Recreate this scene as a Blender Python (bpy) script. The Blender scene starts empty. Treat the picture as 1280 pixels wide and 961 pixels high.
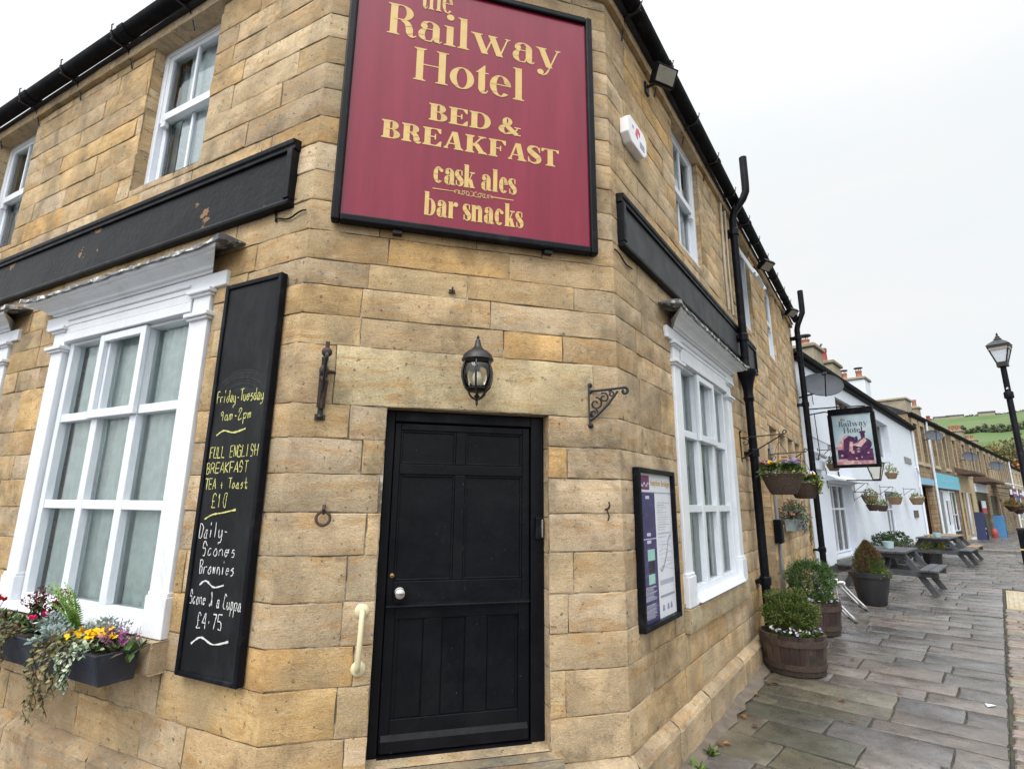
import bpy, bmesh, math, random
from mathutils import Matrix, Vector, noise as mnoise
R = math.radians
sc = bpy.context.scene
COL = sc.collection
rng = random.Random(11)

# ------------------------------------------------------------------ mesh helpers
class MB:
    def __init__(s): s.v = []; s.f = []; s.c = []
    def add(s, vs, fs, col=None):
        b = len(s.v); s.v += [tuple(p) for p in vs]
        for f in fs:
            s.f.append(tuple(b + i for i in f)); s.c.append(col)
        return s
    def box(s, x0, x1, y0, y1, z0, z1, col=None):
        x0, x1 = min(x0, x1), max(x0, x1); y0, y1 = min(y0, y1), max(y0, y1); z0, z1 = min(z0, z1), max(z0, z1)
        return s.add([(x0,y0,z0),(x1,y0,z0),(x1,y1,z0),(x0,y1,z0),(x0,y0,z1),(x1,y0,z1),(x1,y1,z1),(x0,y1,z1)],
                     [(0,3,2,1),(4,5,6,7),(0,1,5,4),(1,2,6,5),(2,3,7,6),(3,0,4,7)], col)
    def obox(s, a, b, w, h, col=None, up=(0,0,1)):
        """a beam of section w x h from a to b"""
        a, b = Vector(a), Vector(b); d = (b-a).normalized(); u = Vector(up)
        x = d.cross(u)
        if x.length < 1e-4: x = d.cross(Vector((1,0,0)))
        x.normalize(); u = x.cross(d).normalized()
        vs = []
        for p in (a, b):
            for sx, su in ((-1,-1),(1,-1),(1,1),(-1,1)): vs.append(p + x*sx*w/2 + u*su*h/2)
        return s.add(vs, [(0,1,2,3),(7,6,5,4),(0,4,5,1),(1,5,6,2),(2,6,7,3),(3,7,4,0)], col)
    def prism(s, poly, x0, x1, axis='x', e0=0, e1=0, col=None):
        """poly of (y,z) swept along x; e0/e1: extra length per unit of -y at the ends (mitre)"""
        n = len(poly)
        vs = [(x0 + e0*y, y, z) for y, z in poly] + [(x1 + e1*y, y, z) for y, z in poly]
        fs = [tuple(range(n)), tuple(range(2*n-1, n-1, -1))] + [(i, i+n, (i+1) % n + n, (i+1) % n) for i in range(n)]
        if axis == 'z': vs = [(y, z, x) for x, y, z in vs]
        if axis == 'y': vs = [(y, x, z) for x, y, z in vs]
        return s.add(vs, fs, col)
    def tube(s, pts, r, n=8, col=None, cap=True, r1=None, flat=None):
        pts = [Vector(p) for p in pts]; m = len(pts); rings = []
        prev = None
        for i, p in enumerate(pts):
            d = (pts[min(i+1, m-1)] - pts[max(i-1, 0)]).normalized()
            if prev is None:
                u = d.cross(Vector((0,0,1)));  u = u if u.length > 1e-3 else d.cross(Vector((0,1,0)))
            else: u = prev - d*prev.dot(d)
            u.normalize(); prev = u; w = d.cross(u)
            rr = r if r1 is None else r + (r1-r)*i/max(1, m-1)
            rings += [p + (u*math.cos(2*math.pi*k/n) + w*math.sin(2*math.pi*k/n))*rr for k in range(n)]
        fs = [(i*n+k, i*n+(k+1) % n, (i+1)*n+(k+1) % n, (i+1)*n+k) for i in range(m-1) for k in range(n)]
        if cap: fs += [tuple(range(n-1, -1, -1)), tuple(range((m-1)*n, m*n))]
        return s.add(rings, fs, col)
    def lathe(s, prof, c=(0,0,0), n=16, col=None, a0=0, sx=1, sy=1):
        m = len(prof); vs = []
        for r, z in prof:
            vs += [(c[0]+sx*r*math.cos(a0+2*math.pi*k/n), c[1]+sy*r*math.sin(a0+2*math.pi*k/n), c[2]+z) for k in range(n)]
        fs = [(i*n+k, i*n+(k+1) % n, (i+1)*n+(k+1) % n, (i+1)*n+k) for i in range(m-1) for k in range(n)]
        fs += [tuple(range(n-1, -1, -1)), tuple(range((m-1)*n, m*n))]
        return s.add(vs, fs, col)
    def card(s, p, d, w, l, nrm, col=None, fold=.25):
        """a leaf: a folded diamond from p along d"""
        p, d, nrm = Vector(p), Vector(d).normalized(), Vector(nrm)
        x = d.cross(nrm)
        if x.length < 1e-4: x = d.orthogonal()
        x.normalize(); u = x.cross(d)
        return s.add([p, p + d*l*.5 + x*w/2 + u*w*fold, p + d*l, p + d*l*.5 - x*w/2 + u*w*fold], [(0,1,2),(0,2,3)], col)
    def ball(s, c, r, n=8, m=6, col=None, sx=1, sy=1, sz=1):
        vs = [(c[0], c[1], c[2]-r*sz)]
        for i in range(1, m):
            a = -math.pi/2 + math.pi*i/m
            vs += [(c[0]+sx*r*math.cos(a)*math.cos(2*math.pi*k/n), c[1]+sy*r*math.cos(a)*math.sin(2*math.pi*k/n), c[2]+sz*r*math.sin(a)) for k in range(n)]
        vs.append((c[0], c[1], c[2]+r*sz)); t = len(vs)-1
        fs = [(0, 1+(k+1) % n, 1+k) for k in range(n)] + [(t, t-n+k, t-n+(k+1) % n) for k in range(n)]
        fs += [(1+i*n+k, 1+i*n+(k+1) % n, 1+(i+1)*n+(k+1) % n, 1+(i+1)*n+k) for i in range(m-2) for k in range(n)]
        return s.add(vs, fs, col)
    def build(s, name, mat, parent=None, smooth=False, bevel=0, seg=2):
        me = bpy.data.meshes.new(name); me.from_pydata(s.v, [], s.f)
        if any(c is not None for c in s.c):
            at = me.color_attributes.new('Col', 'FLOAT_COLOR', 'CORNER'); buf = []
            for f, c in zip(s.f, s.c):
                c = c or (.5,.5,.5)
                c = tuple(c) + ((.5,) if len(c) == 3 else ())
                buf += list(c)*len(f)
            at.data.foreach_set('color', buf)
        me.materials.append(mat); me.update()
        if smooth: me.shade_smooth() if smooth is True else me.shade_auto_smooth(angle=R(smooth)) if hasattr(me, 'shade_auto_smooth') else None
        o = bpy.data.objects.new(name, me); COL.objects.link(o)
        if smooth and smooth is not True:
            for p in me.polygons: p.use_smooth = True
            try: me.set_sharp_from_angle(angle=R(smooth))
            except Exception: pass
        if parent is not None: o.parent = parent
        if bevel:
            b = o.modifiers.new('bevel', 'BEVEL'); b.width = bevel; b.segments = seg; b.limit_method = 'ANGLE'; b.angle_limit = R(40)
        return o

def frame(o, az):
    """x along the wall to the right as seen from outside, y into the wall, z up"""
    a = R(az); x = Vector((math.sin(a), math.cos(a), 0)); y = Vector((-math.cos(a), math.sin(a), 0))
    return Matrix(((x.x, y.x, 0, o[0]), (x.y, y.y, 0, o[1]), (0, 0, 1, o[2] if len(o) > 2 else 0), (0,0,0,1)))
def tag(o, label=None, cat=None, group=None, kind=None):
    if label: o['label'] = label
    if cat: o['category'] = cat
    if group: o['group'] = group
    if kind: o['kind'] = kind
    return o
def thing(name, label, cat, M=None, loc=(0,0,0), rz=0, group=None):
    o = bpy.data.objects.new(name, None); COL.objects.link(o); o.empty_display_size = .1
    o.matrix_world = (M or Matrix.Identity(4)) @ Matrix.Translation(loc) @ Matrix.Rotation(rz, 4, 'Z')
    return tag(o, label, cat, group)
def copy_tree(o, parent=None):
    c = o.copy(); COL.objects.link(c)
    if parent is not None: c.parent = parent
    for ch in [x for x in o.children]: copy_tree(ch, c)
    return c

# the surveyed lines of the place: the chamfered corner and the walls on each side of it
FL = frame((-1.3086, 3.0920), 116.836)      # x runs to 0 at the corner
FC = frame((-1.3086, 3.0920), 75.393)       # 0 .. 2.12
FR = frame((.7425, 3.6265), 35.137)         # 0 .. 10.15
FW = frame((6.613, 11.968), 44.10)          # white pub
FT = frame((18.343, 24.073), 47.7)          # terrace
AX = Vector((math.sin(R(35.137)), math.cos(R(35.137)), 0)); CR = Vector((.7425, 3.6265, 0))
def gz(x, y):
    s = (Vector((x, y, 0)) - CR).dot(AX)
    t = [(-50,0),(3,0),(10.5,.27),(13,.28),(16,.22),(22,.17),(32,.05),(50,-.05),(400,-.05)]
    for (a, za), (b, zb) in zip(t, t[1:]):
        if a <= s <= b:
            return za + (zb-za)*(s-a)/(b-a)
    return 0 if s < 0 else -.05

# ------------------------------------------------------------------ materials
class NT:
    def __init__(s, name):
        s.m = bpy.data.materials.new(name); s.m.use_nodes = True; s.t = s.m.node_tree; s.n = s.t.nodes
        s.b = s.n['Principled BSDF']; s.tc = s.n.new('ShaderNodeTexCoord')
    def link(s, a, b): s.t.links.new(a, b)
    def val(s, sock, v):
        if hasattr(v, 'links') or isinstance(v, bpy.types.NodeSocket): s.link(v, sock)
        else: sock.default_value = v
    def noise(s, scale, detail=4, vec=None, rough=.55, dist=0):
        n = s.n.new('ShaderNodeTexNoise'); n.inputs['Scale'].default_value = scale; n.inputs['Detail'].default_value = detail
        n.inputs['Roughness'].default_value = rough; n.inputs['Distortion'].default_value = dist
        s.link(vec or s.tc.outputs['Object'], n.inputs['Vector']); return n.outputs['Fac']
    def stretch(s, sx, sy, sz, vec=None, loc=None):
        m = s.n.new('ShaderNodeMapping'); m.inputs['Scale'].default_value = (sx, sy, sz)
        s.link(vec or s.tc.outputs['Object'], m.inputs['Vector'])
        if loc is not None: s.link(loc, m.inputs['Location'])
        return m.outputs['Vector']
    def ramp(s, f, a, b, va=0, vb=1):
        r = s.n.new('ShaderNodeMapRange'); r.inputs['From Min'].default_value = a; r.inputs['From Max'].default_value = b
        r.inputs['To Min'].default_value = va; r.inputs['To Max'].default_value = vb
        s.link(f, r.inputs['Value']); return r.outputs['Result']
    def mix(s, f, a, b, mode='MIX'):
        x = s.n.new('ShaderNodeMix'); x.data_type = 'RGBA'; x.blend_type = mode
        s.val(x.inputs['Factor'], f)
        for k, v in ((6, a), (7, b)):
            if isinstance(v, (tuple, list)): v = tuple(v)[:3] + (1,)
            s.val(x.inputs[k], v)
        return x.outputs[2]
    def math(s, op, a, b=0):
        x = s.n.new('ShaderNodeMath'); x.operation = op; s.val(x.inputs[0], a); s.val(x.inputs[1], b); return x.outputs[0]
    def bump(s, h, strength=.3, dist=.01, prev=None):
        b = s.n.new('ShaderNodeBump'); b.inputs['Strength'].default_value = strength; b.inputs['Distance'].default_value = dist
        s.link(h, b.inputs['Height'])
        if prev is not None: s.link(prev, b.inputs['Normal'])
        return b.outputs['Normal']
    def done(s, col=None, rough=None, normal=None, metal=None, spec=None):
        if col is not None:
            if isinstance(col, (tuple, list)): col = tuple(col)[:3] + (1,)
            s.val(s.b.inputs['Base Color'], col)
        if rough is not None: s.val(s.b.inputs['Roughness'], rough)
        if metal is not None: s.val(s.b.inputs['Metallic'], metal)
        if spec is not None: s.b.inputs['Specular IOR Level'].default_value = spec
        if normal is not None: s.link(normal, s.b.inputs['Normal'])
        return s.m
    def attr(s, name='Col'):
        a = s.n.new('ShaderNodeAttribute'); a.attribute_name = name; return a

def plain(name, col, rough=.5, var=.12, scale=8, bump=.1, bscale=60, metal=0, dirt=None, dscale=3, dthr=(.55,.75), dist=.004, spec=.5):
    m = NT(name)
    f = m.ramp(m.noise(scale, 5), .3, .7, 1-var, 1+var)
    c = m.mix(1, tuple(col), f, 'MULTIPLY')
    if dirt: c = m.mix(m.ramp(m.noise(dscale, 8, rough=.7), dthr[0], dthr[1]), c, dirt)
    r = m.ramp(m.noise(scale*1.7, 3), .3, .7, max(0, rough-.08), min(1, rough+.08))
    return m.done(c, r, m.bump(m.noise(bscale, 4), bump, dist) if bump else None, metal, spec)

def sandstone(name, tool=0, soot=.5):
    m = NT(name); a = m.attr(); rnd = m.stretch(1, 1, 1)
    v = m.n.new('ShaderNodeCombineXYZ'); k = m.math('MULTIPLY', a.outputs['Alpha'], 61)
    for i in range(3): m.link(k, v.inputs[i])
    p = m.stretch(1, 1, 1, loc=v.outputs[0]); bed = m.stretch(1, 1, 6, loc=v.outputs[0])
    c = a.outputs['Color']
    c = m.mix(1, c, m.ramp(m.noise(3.2, 7, p, rough=.6), .36, .64, .74, 1.22), 'MULTIPLY')
    c = m.mix(m.ramp(m.noise(2.4, 5, bed, dist=1.2), .50, .64, 0, .55), c, (.46,.26,.09))
    c = m.mix(m.ramp(m.noise(1.9, 6, p), .50, .62, 0, .45), c, (.38,.315,.205))
    c = m.mix(m.ramp(m.noise(4.2, 5, bed, dist=1.5), .56, .68, 0, .5), c, (.54,.43,.26))
    c = m.mix(m.ramp(m.noise(1.3, 9, rough=.75, dist=.4), .515, .67, 0, soot*1.2), c, (.085,.075,.056))
    c = m.mix(m.ramp(m.noise(5.5, 9, p, rough=.8), .56, .66, 0, .5), c, (.16,.12,.08))
    c = m.mix(m.ramp(m.noise(20, 6, m.stretch(1, 1, 5, loc=v.outputs[0]), dist=2), .61, .67, 0, .5), c, (.16,.10,.05))
    c = m.mix(1, c, m.ramp(m.noise(110, 5, rough=.75), .34, .66, .80, 1.18), 'MULTIPLY')
    c = m.mix(m.ramp(m.noise(30, 4), .63, .69, 0, .7), c, (.09,.07,.05))
    n = m.bump(m.noise(7, 9, p, rough=.78), .8, .017)
    n = m.bump(m.noise(70, 6, rough=.8), .8, .008, n)
    c = m.mix(m.ramp(m.noise(.9, 9, m.stretch(1.6, 1.6, .55), rough=.72, dist=.5), .55, .72, 0, .5), c, (.14,.13,.10))
    n = m.bump(m.noise(30, 5, m.stretch(1, 1, 2, loc=v.outputs[0]), dist=2.5, rough=.65), .7, .010, n)
    return m.done(c, .92, n, spec=.2)

def leafmat(name, rough=.5, spec=.3):
    m = NT(name); a = m.attr(); c = m.mix(1, a.outputs['Color'], m.ramp(m.noise(30, 3), .3, .7, .8, 1.2), 'MULTIPLY')
    m.done(c, rough, spec=spec)
    return m.m

def glassmat(name, tint=(.91,.985,.98), wav=.02):
    m = NT(name); t = m.t
    t.nodes.remove(m.b)
    tr = t.nodes.new('ShaderNodeBsdfTransparent'); tr.inputs[0].default_value = (*tint, 1)
    gl = t.nodes.new('ShaderNodeBsdfGlossy'); gl.inputs['Roughness'].default_value = .02
    fr = t.nodes.new('ShaderNodeFresnel'); fr.inputs['IOR'].default_value = 1.62
    mx = t.nodes.new('ShaderNodeMixShader'); out = t.nodes['Material Output']
    b = m.bump(m.noise(1.6, 2), wav, .2)
    m.link(b, gl.inputs['Normal']); m.link(b, fr.inputs['Normal'])
    m.link(fr.outputs[0], mx.inputs[0]); m.link(tr.outputs[0], mx.inputs[1]); m.link(gl.outputs[0], mx.inputs[2]); m.link(mx.outputs[0], out.inputs[0])
    return m.m

def paintmat(name, col, rough=.4, dirt=(.35,.33,.29), amt=(.62,.8)):
    m = NT(name)
    c = m.mix(1, col, m.ramp(m.noise(5, 5), .3, .7, .94, 1.04), 'MULTIPLY')
    c = m.mix(m.ramp(m.noise(5, 9, m.stretch(1,1,.45), rough=.78), amt[0]-.12, amt[1]-.10, 0, .42), c, dirt)
    c = m.mix(m.ramp(m.noise(38, 5, rough=.7), .69, .72, 0, .8), c, (.25,.22,.18))
    n = m.bump(m.noise(9, 6, rough=.7), .3, .01, m.bump(m.noise(60, 4, m.stretch(1, 1, .25)), .35, .005))
    return m.done(c, rough, n)

M_stone = sandstone('sandstone')
M_mortar = plain('mortar', (.13,.105,.075), .95, .35, 14, .5, 90, dirt=(.46,.41,.32), dscale=2.2, dthr=(.50,.56))
M_white = paintmat('white_paint', (.70,.73,.78), .38, amt=(.66,.84))
M_upvc = paintmat('white_frame', (.68,.72,.78), .3, amt=(.75,.9))
M_black = plain('black_gloss', (.0042,.0048,.0075), .42, .3, 6, .15, 30, dirt=(.020,.020,.022), dscale=7, dthr=(.54,.70), spec=.12)
def doorpaint():
    m = NT('door_paint'); c = m.mix(m.ramp(m.noise(4, 8, rough=.7), .5, .7), (.0030,.0034,.0055), (.0068,.0072,.0092))
    c = m.mix(m.ramp(m.noise(13, 9, m.stretch(1,1,.35), rough=.8), .63, .67, 0, .5), c, (.035,.034,.033))
    c = m.mix(m.ramp(m.noise(60, 3), .74, .76, 0, .7), c, (.12,.11,.10))
    n = m.bump(m.noise(30, 5, m.stretch(1,1,.18), rough=.7), .45, .004, m.bump(m.noise(3, 5), .4, .02))
    return m.done(c, m.ramp(m.noise(5, 5), .35, .65, .30, .55), n, spec=.16)
M_door = doorpaint()
M_iron = plain('black_iron', (.008,.008,.010), .5, .4, 20, .3, 70, dirt=(.05,.035,.026), dscale=18, dthr=(.62,.75))
M_rust = plain('rusty_iron', (.045,.028,.020), .75, .4, 25, .4, 90, dirt=(.015,.013,.012), dscale=20)
M_lead = plain('lead', (.10,.105,.115), .55, .3, 12, .5, 30, dirt=(.60,.60,.58), dscale=11, dthr=(.5,.6))
M_slate = plain('slate_roof', (.045,.046,.052), .85, .35, 9, .5, 20, dirt=(.07,.07,.06), dscale=3, spec=.08)
M_gutter = plain('gutter_black', (.005,.0055,.008), .65, .3, 6, .15, 30, dirt=(.02,.02,.02), dscale=7, dthr=(.54,.70), spec=.1)
M_glass = glassmat('window_glass')
M_room = plain('room_dark', (.045,.043,.04), .9, .2, 3, 0)
M_net = plain('curtain', (.82,.86,.85), .9, .10, 12, .2, 60)
M_lace = plain('lace_curtain', (.84,.86,.89), .9, .12, 40, .2, 90)
M_white_wall = None
# ------------------------------------------------------------------ ashlar walling
PAL = [(.57,.43,.235),(.55,.41,.215),(.59,.46,.275),(.52,.385,.205),(.56,.45,.285),(.54,.435,.28),(.51,.415,.275),(.57,.41,.195),(.49,.365,.20),(.56,.465,.32),(.60,.47,.27),(.52,.38,.19),(.57,.385,.17),(.46,.37,.245),(.60,.49,.31),(.50,.39,.235)]
def block_col(r, cool=0):
    c = r.choice(PAL); k = r.uniform(.83, 1.05)
    g = (.53,.435,.295)
    return tuple((c[i]*(1-cool)+g[i]*cool)*k*(1.05,.995,1.0)[i] for i in range(3)) + (r.random(),)
def smoothn(p, s): return mnoise.noise(Vector(p)*s)
def stone(mb, x0, x1, z0, z1, col, r, proud=0, sl=True, sr=True, st=True, sb=True, cell=.085, rough=.0045, depth=.03, joint=.0032, ch=.006, seed=None):
    """one dressed block: rippled face, worn arrises, sides that run back into the joint"""
    sd = r.uniform(0, 90) if seed is None else seed
    jl, jr, jb, jt = (joint if sl else 0), (joint if sr else 0), (joint if sb else 0), (joint if st else 0)
    X0, X1, Z0, Z1 = x0+jl, x1-jr, z0+jb, z1-jt
    if X1-X0 < .02 or Z1-Z0 < .02: return
    def ticks(a, b, ea, eb):
        n = max(1, int(round((b-a-2*ch)/cell))); t = [a+ch+(b-a-2*ch)*i/n for i in range(n+1)]
        return ([a] if ea else []) + (t if ea else [a]+t[1:]) [0 if True else 0:] + []
    nx = max(1, int(round((X1-X0-2*ch)/cell))); nz = max(1, int(round((Z1-Z0-2*ch)/cell)))
    xs = [X0] + [X0+ch+(X1-X0-2*ch)*i/nx for i in range(nx+1)] + [X1]
    zs = [Z0] + [Z0+ch+(Z1-Z0-2*ch)*i/nz for i in range(nz+1)] + [Z1]
    nX, nZ = len(xs), len(zs); vs = []
    tx, tz = r.uniform(-.002,.002), r.uniform(-.0025,.0025)
    for j, z in enumerate(zs):
        for i, x in enumerate(xs):
            ex = (i == 0 and sl) or (i == nX-1 and sr); ez = (j == 0 and sb) or (j == nZ-1 and st)
            y = -proud
            fx = 1
            if (i <= 1 and not sl) or (i >= nX-2 and not sr): fx = 0
            if fx: y += smoothn((x+sd, z*1.5, sd), 5)*rough + smoothn((x*1.3, z+sd, sd), 14)*rough*.7 + tx*(2*(x-x0)/(x1-x0)-1) + tz*(2*(z-z0)/(z1-z0)-1)
            px, pz = x, z
            if ex or ez:
                y += .0015 + r.uniform(0,.006)*r.random()**2
                if ez: pz += r.uniform(-.0035,.0035)
                if ex: px += r.uniform(-.0035,.0035)
            vs.append((px, y, pz))
    fs = [(j*nX+i, j*nX+i+1, (j+1)*nX+i+1, (j+1)*nX+i) for j in range(nZ-1) for i in range(nX-1)]
    ring = [i for i in range(nX)] + [j*nX+nX-1 for j in range(1, nZ)] + [(nZ-1)*nX+i for i in range(nX-2, -1, -1)] + [j*nX for j in range(nZ-2, 0, -1)]
    b = len(vs)
    for q in ring: vs.append((vs[q][0], depth, vs[q][2]))
    m = len(ring)
    fs += [(ring[k], b+k, b+(k+1) % m, ring[(k+1) % m]) for k in range(m)]
    mb.add(vs, fs, col)

def subtract(rects, o):
    out = []
    a0, a1, c0, c1 = o
    for (x0, x1, z0, z1) in rects:
        if a1 <= x0+1e-6 or a0 >= x1-1e-6 or c1 <= z0+1e-6 or c0 >= z1-1e-6: out.append((x0,x1,z0,z1)); continue
        if a0 > x0: out.append((x0, a0, z0, z1))
        if a1 < x1: out.append((a1, x1, z0, z1))
        m0, m1 = max(x0, a0), min(x1, a1)
        if c0 > z0: out.append((m0, m1, z0, c0))
        if c1 < z1: out.append((m0, m1, c1, z1))
    return [q for q in out if q[1]-q[0] > .015 and q[3]-q[2] > .015]

def ashlar(mb, x0, x1, courses, holes, seed, wr=(.38,.95), cornerL=None, cornerR=None, cool=0, cell=.085, far=None):
    r = random.Random(seed)
    for k, (z0, z1) in enumerate(zip(courses, courses[1:])):
        xs = [x0]; x = x0 + r.uniform(.25, .6)
        while x < x1-.28:
            xs.append(x); x += r.uniform(*wr)*(1.15 if z1-z0 > .26 else 1)
        xs.append(x1)
        for i in range(len(xs)-1):
            a, b = xs[i], xs[i+1]
            c = block_col(r, cool if r.random() < .6 else 0)
            L = R_ = True
            if i == 0 and cornerL is not None: c = corner_cols[(cornerL, k)]; L = False
            if i == len(xs)-2 and cornerR is not None: c = corner_cols[(cornerR, k)]; R_ = False
            rects = [(a, b, z0, z1)]
            for h in holes: rects = subtract(rects, h)
            pr = r.uniform(-.002, .004)
            for q in rects:
                stone(mb, q[0], q[1], q[2], q[3], c, r, 0 if not (L and R_) else pr, L or q[0] > a+1e-6, R_ or q[1] < b-1e-6, cell=cell if (far is None or q[0] < far) else .2)
corner_cols = {}
_r = random.Random(5)
COURSES = [.30,.545,.80,1.01,1.24,1.49,1.73,1.953,2.16,2.368,2.738,2.93,3.128,3.30,3.50,3.71,3.93,4.135,4.34,4.56,4.765,4.98,5.18,5.385,5.59,5.79,5.88]
for kk in range(len(COURSES)):
    for cc in 'AB': corner_cols[(cc, kk)] = block_col(_r, .5 if cc == 'B' else 0)

hotel = thing('corner_hotel', 'sandstone corner hotel with a black door in its cut-off corner and tall white windows', 'building', FC)
def rel(F):  # an offset under the hotel: wall-local geometry is baked into the hotel's own space
    return FC.inverted() @ F
def bake(mb, F, parentF=FC):
    A = parentF.inverted() @ F; mb.v = [tuple(A @ Vector(p)) for p in mb.v]; return mb

# openings (x0,x1,z0,z1) in each wall's own coordinates
WL = [(-1.95, .97), (-4.93, .97), (-7.70, .97)]            # big ground-floor windows: centre, sill top
UL = [(-2.27,-1.31), (-5.37,-4.43), (-8.4,-7.5)]
holesL = [(c-1.07, c+1.07, .97, 3.34) for c, z in WL] + [(c-1.07, c+1.07, .78, .97) for c, z in WL] + [(a, b, 4.40, 5.90) for a, b in UL]
holesC = [(.555, 1.605, .30, 2.368), (.232, 1.935, 2.368, 2.738)]
UR = [(1.68, 2.60), (4.65, 5.50), (6.78, 7.68)]
holesR = [(1.20, 3.34, .97, 3.34), (1.15, 3.40, .78, .97), (4.62, 5.50, .30, 2.40)] + [(a, b, 4.43, 5.90) for a, b in UR]
MUL = [(5.92,6.62), (6.84,7.54), (7.80,8.46), (8.70,9.36)]
holesR += [(5.75, 9.55, 1.36, 3.22)]
LEN_L, LEN_R = -9.2, 10.15
wl = MB(); ashlar(wl, LEN_L, 0, COURSES, holesL, 21, cornerR='A')
wc = MB(); ashlar(wc, 0, 2.12, COURSES, holesC, 34, cornerL='A', cornerR='B', wr=(.42,.95))
wr_ = MB(); ashlar(wr_, 0, LEN_R, COURSES, holesR, 55, cornerL='B', cool=.55, wr=(.36,.85), far=5.6)
rr = random.Random(8)
# door lintel, big dressed slab
stone(wc, .232, 1.935, 2.368, 2.738, (.56,.455,.28,.37), rr, .004, rough=.004)
# plinth blocks, standing proud with a weathered top
def plinth(mb, x0, x1, seed, endl=0, endr=0, skip=()):
    r = random.Random(seed); x = x0
    while x < x1-.05:
        w = min(r.uniform(.55, 1.25), x1-x)
        if x1-(x+w) < .3: w = x1-x
        a, b = x, x+w
        for s0, s1 in [(a, b)]:
            c = block_col(r, .75); c = tuple(v*.86 for v in c[:3]) + (c[3],)
            stone(mb, s0, s1, -.25, .235, c, r, .075, cell=.1, rough=.012, ch=.02, depth=.02, st=False)
            k = len(mb.v)
            n = max(2, int((s1-s0)/.12)); vs = []
            for i in range(n+1):
                xx = s0+.004+(s1-s0-.008)*i/n; e = r.uniform(-.006,.006)
                vs += [(xx, -.075+e*.5, .236), (xx, -.062, .262+e), (xx, -.03, .285+e), (xx, .0, .300), (xx, .03, .302)]
            fs = [(i*5+j, (i+1)*5+j, (i+1)*5+j+1, i*5+j+1) for i in range(n) for j in range(4)]
            mb.add(vs, fs, c)
        x += w
plinth(wl, LEN_L, .02, 3); plinth(wr_, -.02, LEN_R, 4)
plinth(wc, -.02, .552, 5); plinth(wc, 1.608, 2.14, 6)
# sills
for c, z in WL:
    stone(wl, c-1.13, c-1.13+1.05, .782, .968, block_col(rr, .6), rr, .10, cell=.1, depth=.25); stone(wl, c-.08, c+1.10, .782, .968, block_col(rr, .7), rr, .10, cell=.1, depth=.25)
stone(wr_, 1.15, 3.40, .782, .968, (.40,.335,.225,.2), rr, .045, cell=.1, depth=.25)
# upper-window lintels and sills are cut into the courses; jamb reveals, soffits and sills in stone
def reveal(mb, x0, x1, z0, z1, d, r, k=5):
    n = max(1, int(round((z1-z0)/.21)))
    for i in range(n):
        a, b = z0+(z1-z0)*i/n, z0+(z1-z0)*(i+1)/n
        for x, s in ((x0, 1), (x1, -1)):
            c = block_col(r, .4)
            mb.add([(x, .012, a+.003), (x, d, a+.003), (x, d, b-.003), (x, .012, b-.003)], [(0,1,2,3) if s > 0 else (3,2,1,0)], c)
            mb.add([(x-.004*s, .012, a), (x-.004*s, d, a), (x-.004*s, d, b), (x-.004*s, .012, b)], [(0,1,2,3) if s > 0 else (3,2,1,0)], (.16,.14,.10,.5))
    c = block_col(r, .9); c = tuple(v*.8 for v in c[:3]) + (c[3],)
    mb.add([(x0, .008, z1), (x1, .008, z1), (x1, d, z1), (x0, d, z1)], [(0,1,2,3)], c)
    c = block_col(r, .5)
    mb.add([(x0, .0, z0), (x1, .0, z0), (x1, d, z0+.02), (x0, d, z0+.02)], [(0,1,2,3)], c)
for a, b in UL: reveal(wl, a, b, 4.40, 5.90, .16, rr)
for a, b in UR: reveal(wr_, a, b, 4.43, 5.90, .16, rr)
reveal(wc, .555, 1.605, .38, 2.368, .16, rr)
reveal(wr_, 4.62, 5.50, .30, 2.40, .28, rr)
for c, z in WL: reveal(wl, c-1.07, c+1.07, .97, 3.34, .3, rr)
reveal(wr_, 1.20, 3.34, .97, 3.34, .3, rr)
# mullioned window: sill, head, mullions of dressed stone
x = 5.75
for w in (1.25, 1.3, 1.25):
    stone(wr_, x, x+w, 1.36, 1.50, block_col(rr, .5), rr, .03, cell=.2, depth=.3); stone(wr_, x, x+w, 3.05, 3.22, block_col(rr, .3), rr, .002, cell=.2, depth=.3); x += w
prev = 5.75
for i, (a, b) in enumerate(MUL + [(9.55, 9.55)]):
    for q in range(4): stone(wr_, prev, a, 1.50+q*.3875, 1.50+(q+1)*.3875, block_col(rr, .35), rr, .0, cell=.2, depth=.28)
    prev = b
# doorstep
stone(wc, .50, 1.66, .20, .372, (.26,.225,.17,.6), rr, .10, cell=.12, rough=.006, depth=.25, ch=.02)
wc.add([(.505,-.095,.372),(1.655,-.095,.372),(1.655,.25,.380),(.505,.25,.380)], [(0,1,2,3)], (.24,.21,.16,.3))
# projecting eaves course
for mb, a, b in ((wl, LEN_L, .03), (wc, -.03, 2.15), (wr_, -.03, LEN_R)):
    x = a
    while x < b-.01:
        w = min(rr.uniform(.6, 1.1), b-x); w = b-x if b-x-w < .3 else w
        stone(mb, x, x+w, 5.885, 5.99, block_col(rr, .4), rr, .045, cell=.15, depth=.1); x += w
for mb, F in ((wl, FL), (wc, FC), (wr_, FR)):
    bake(mb, F).build('wall', M_stone, hotel, smooth=24)
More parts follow.
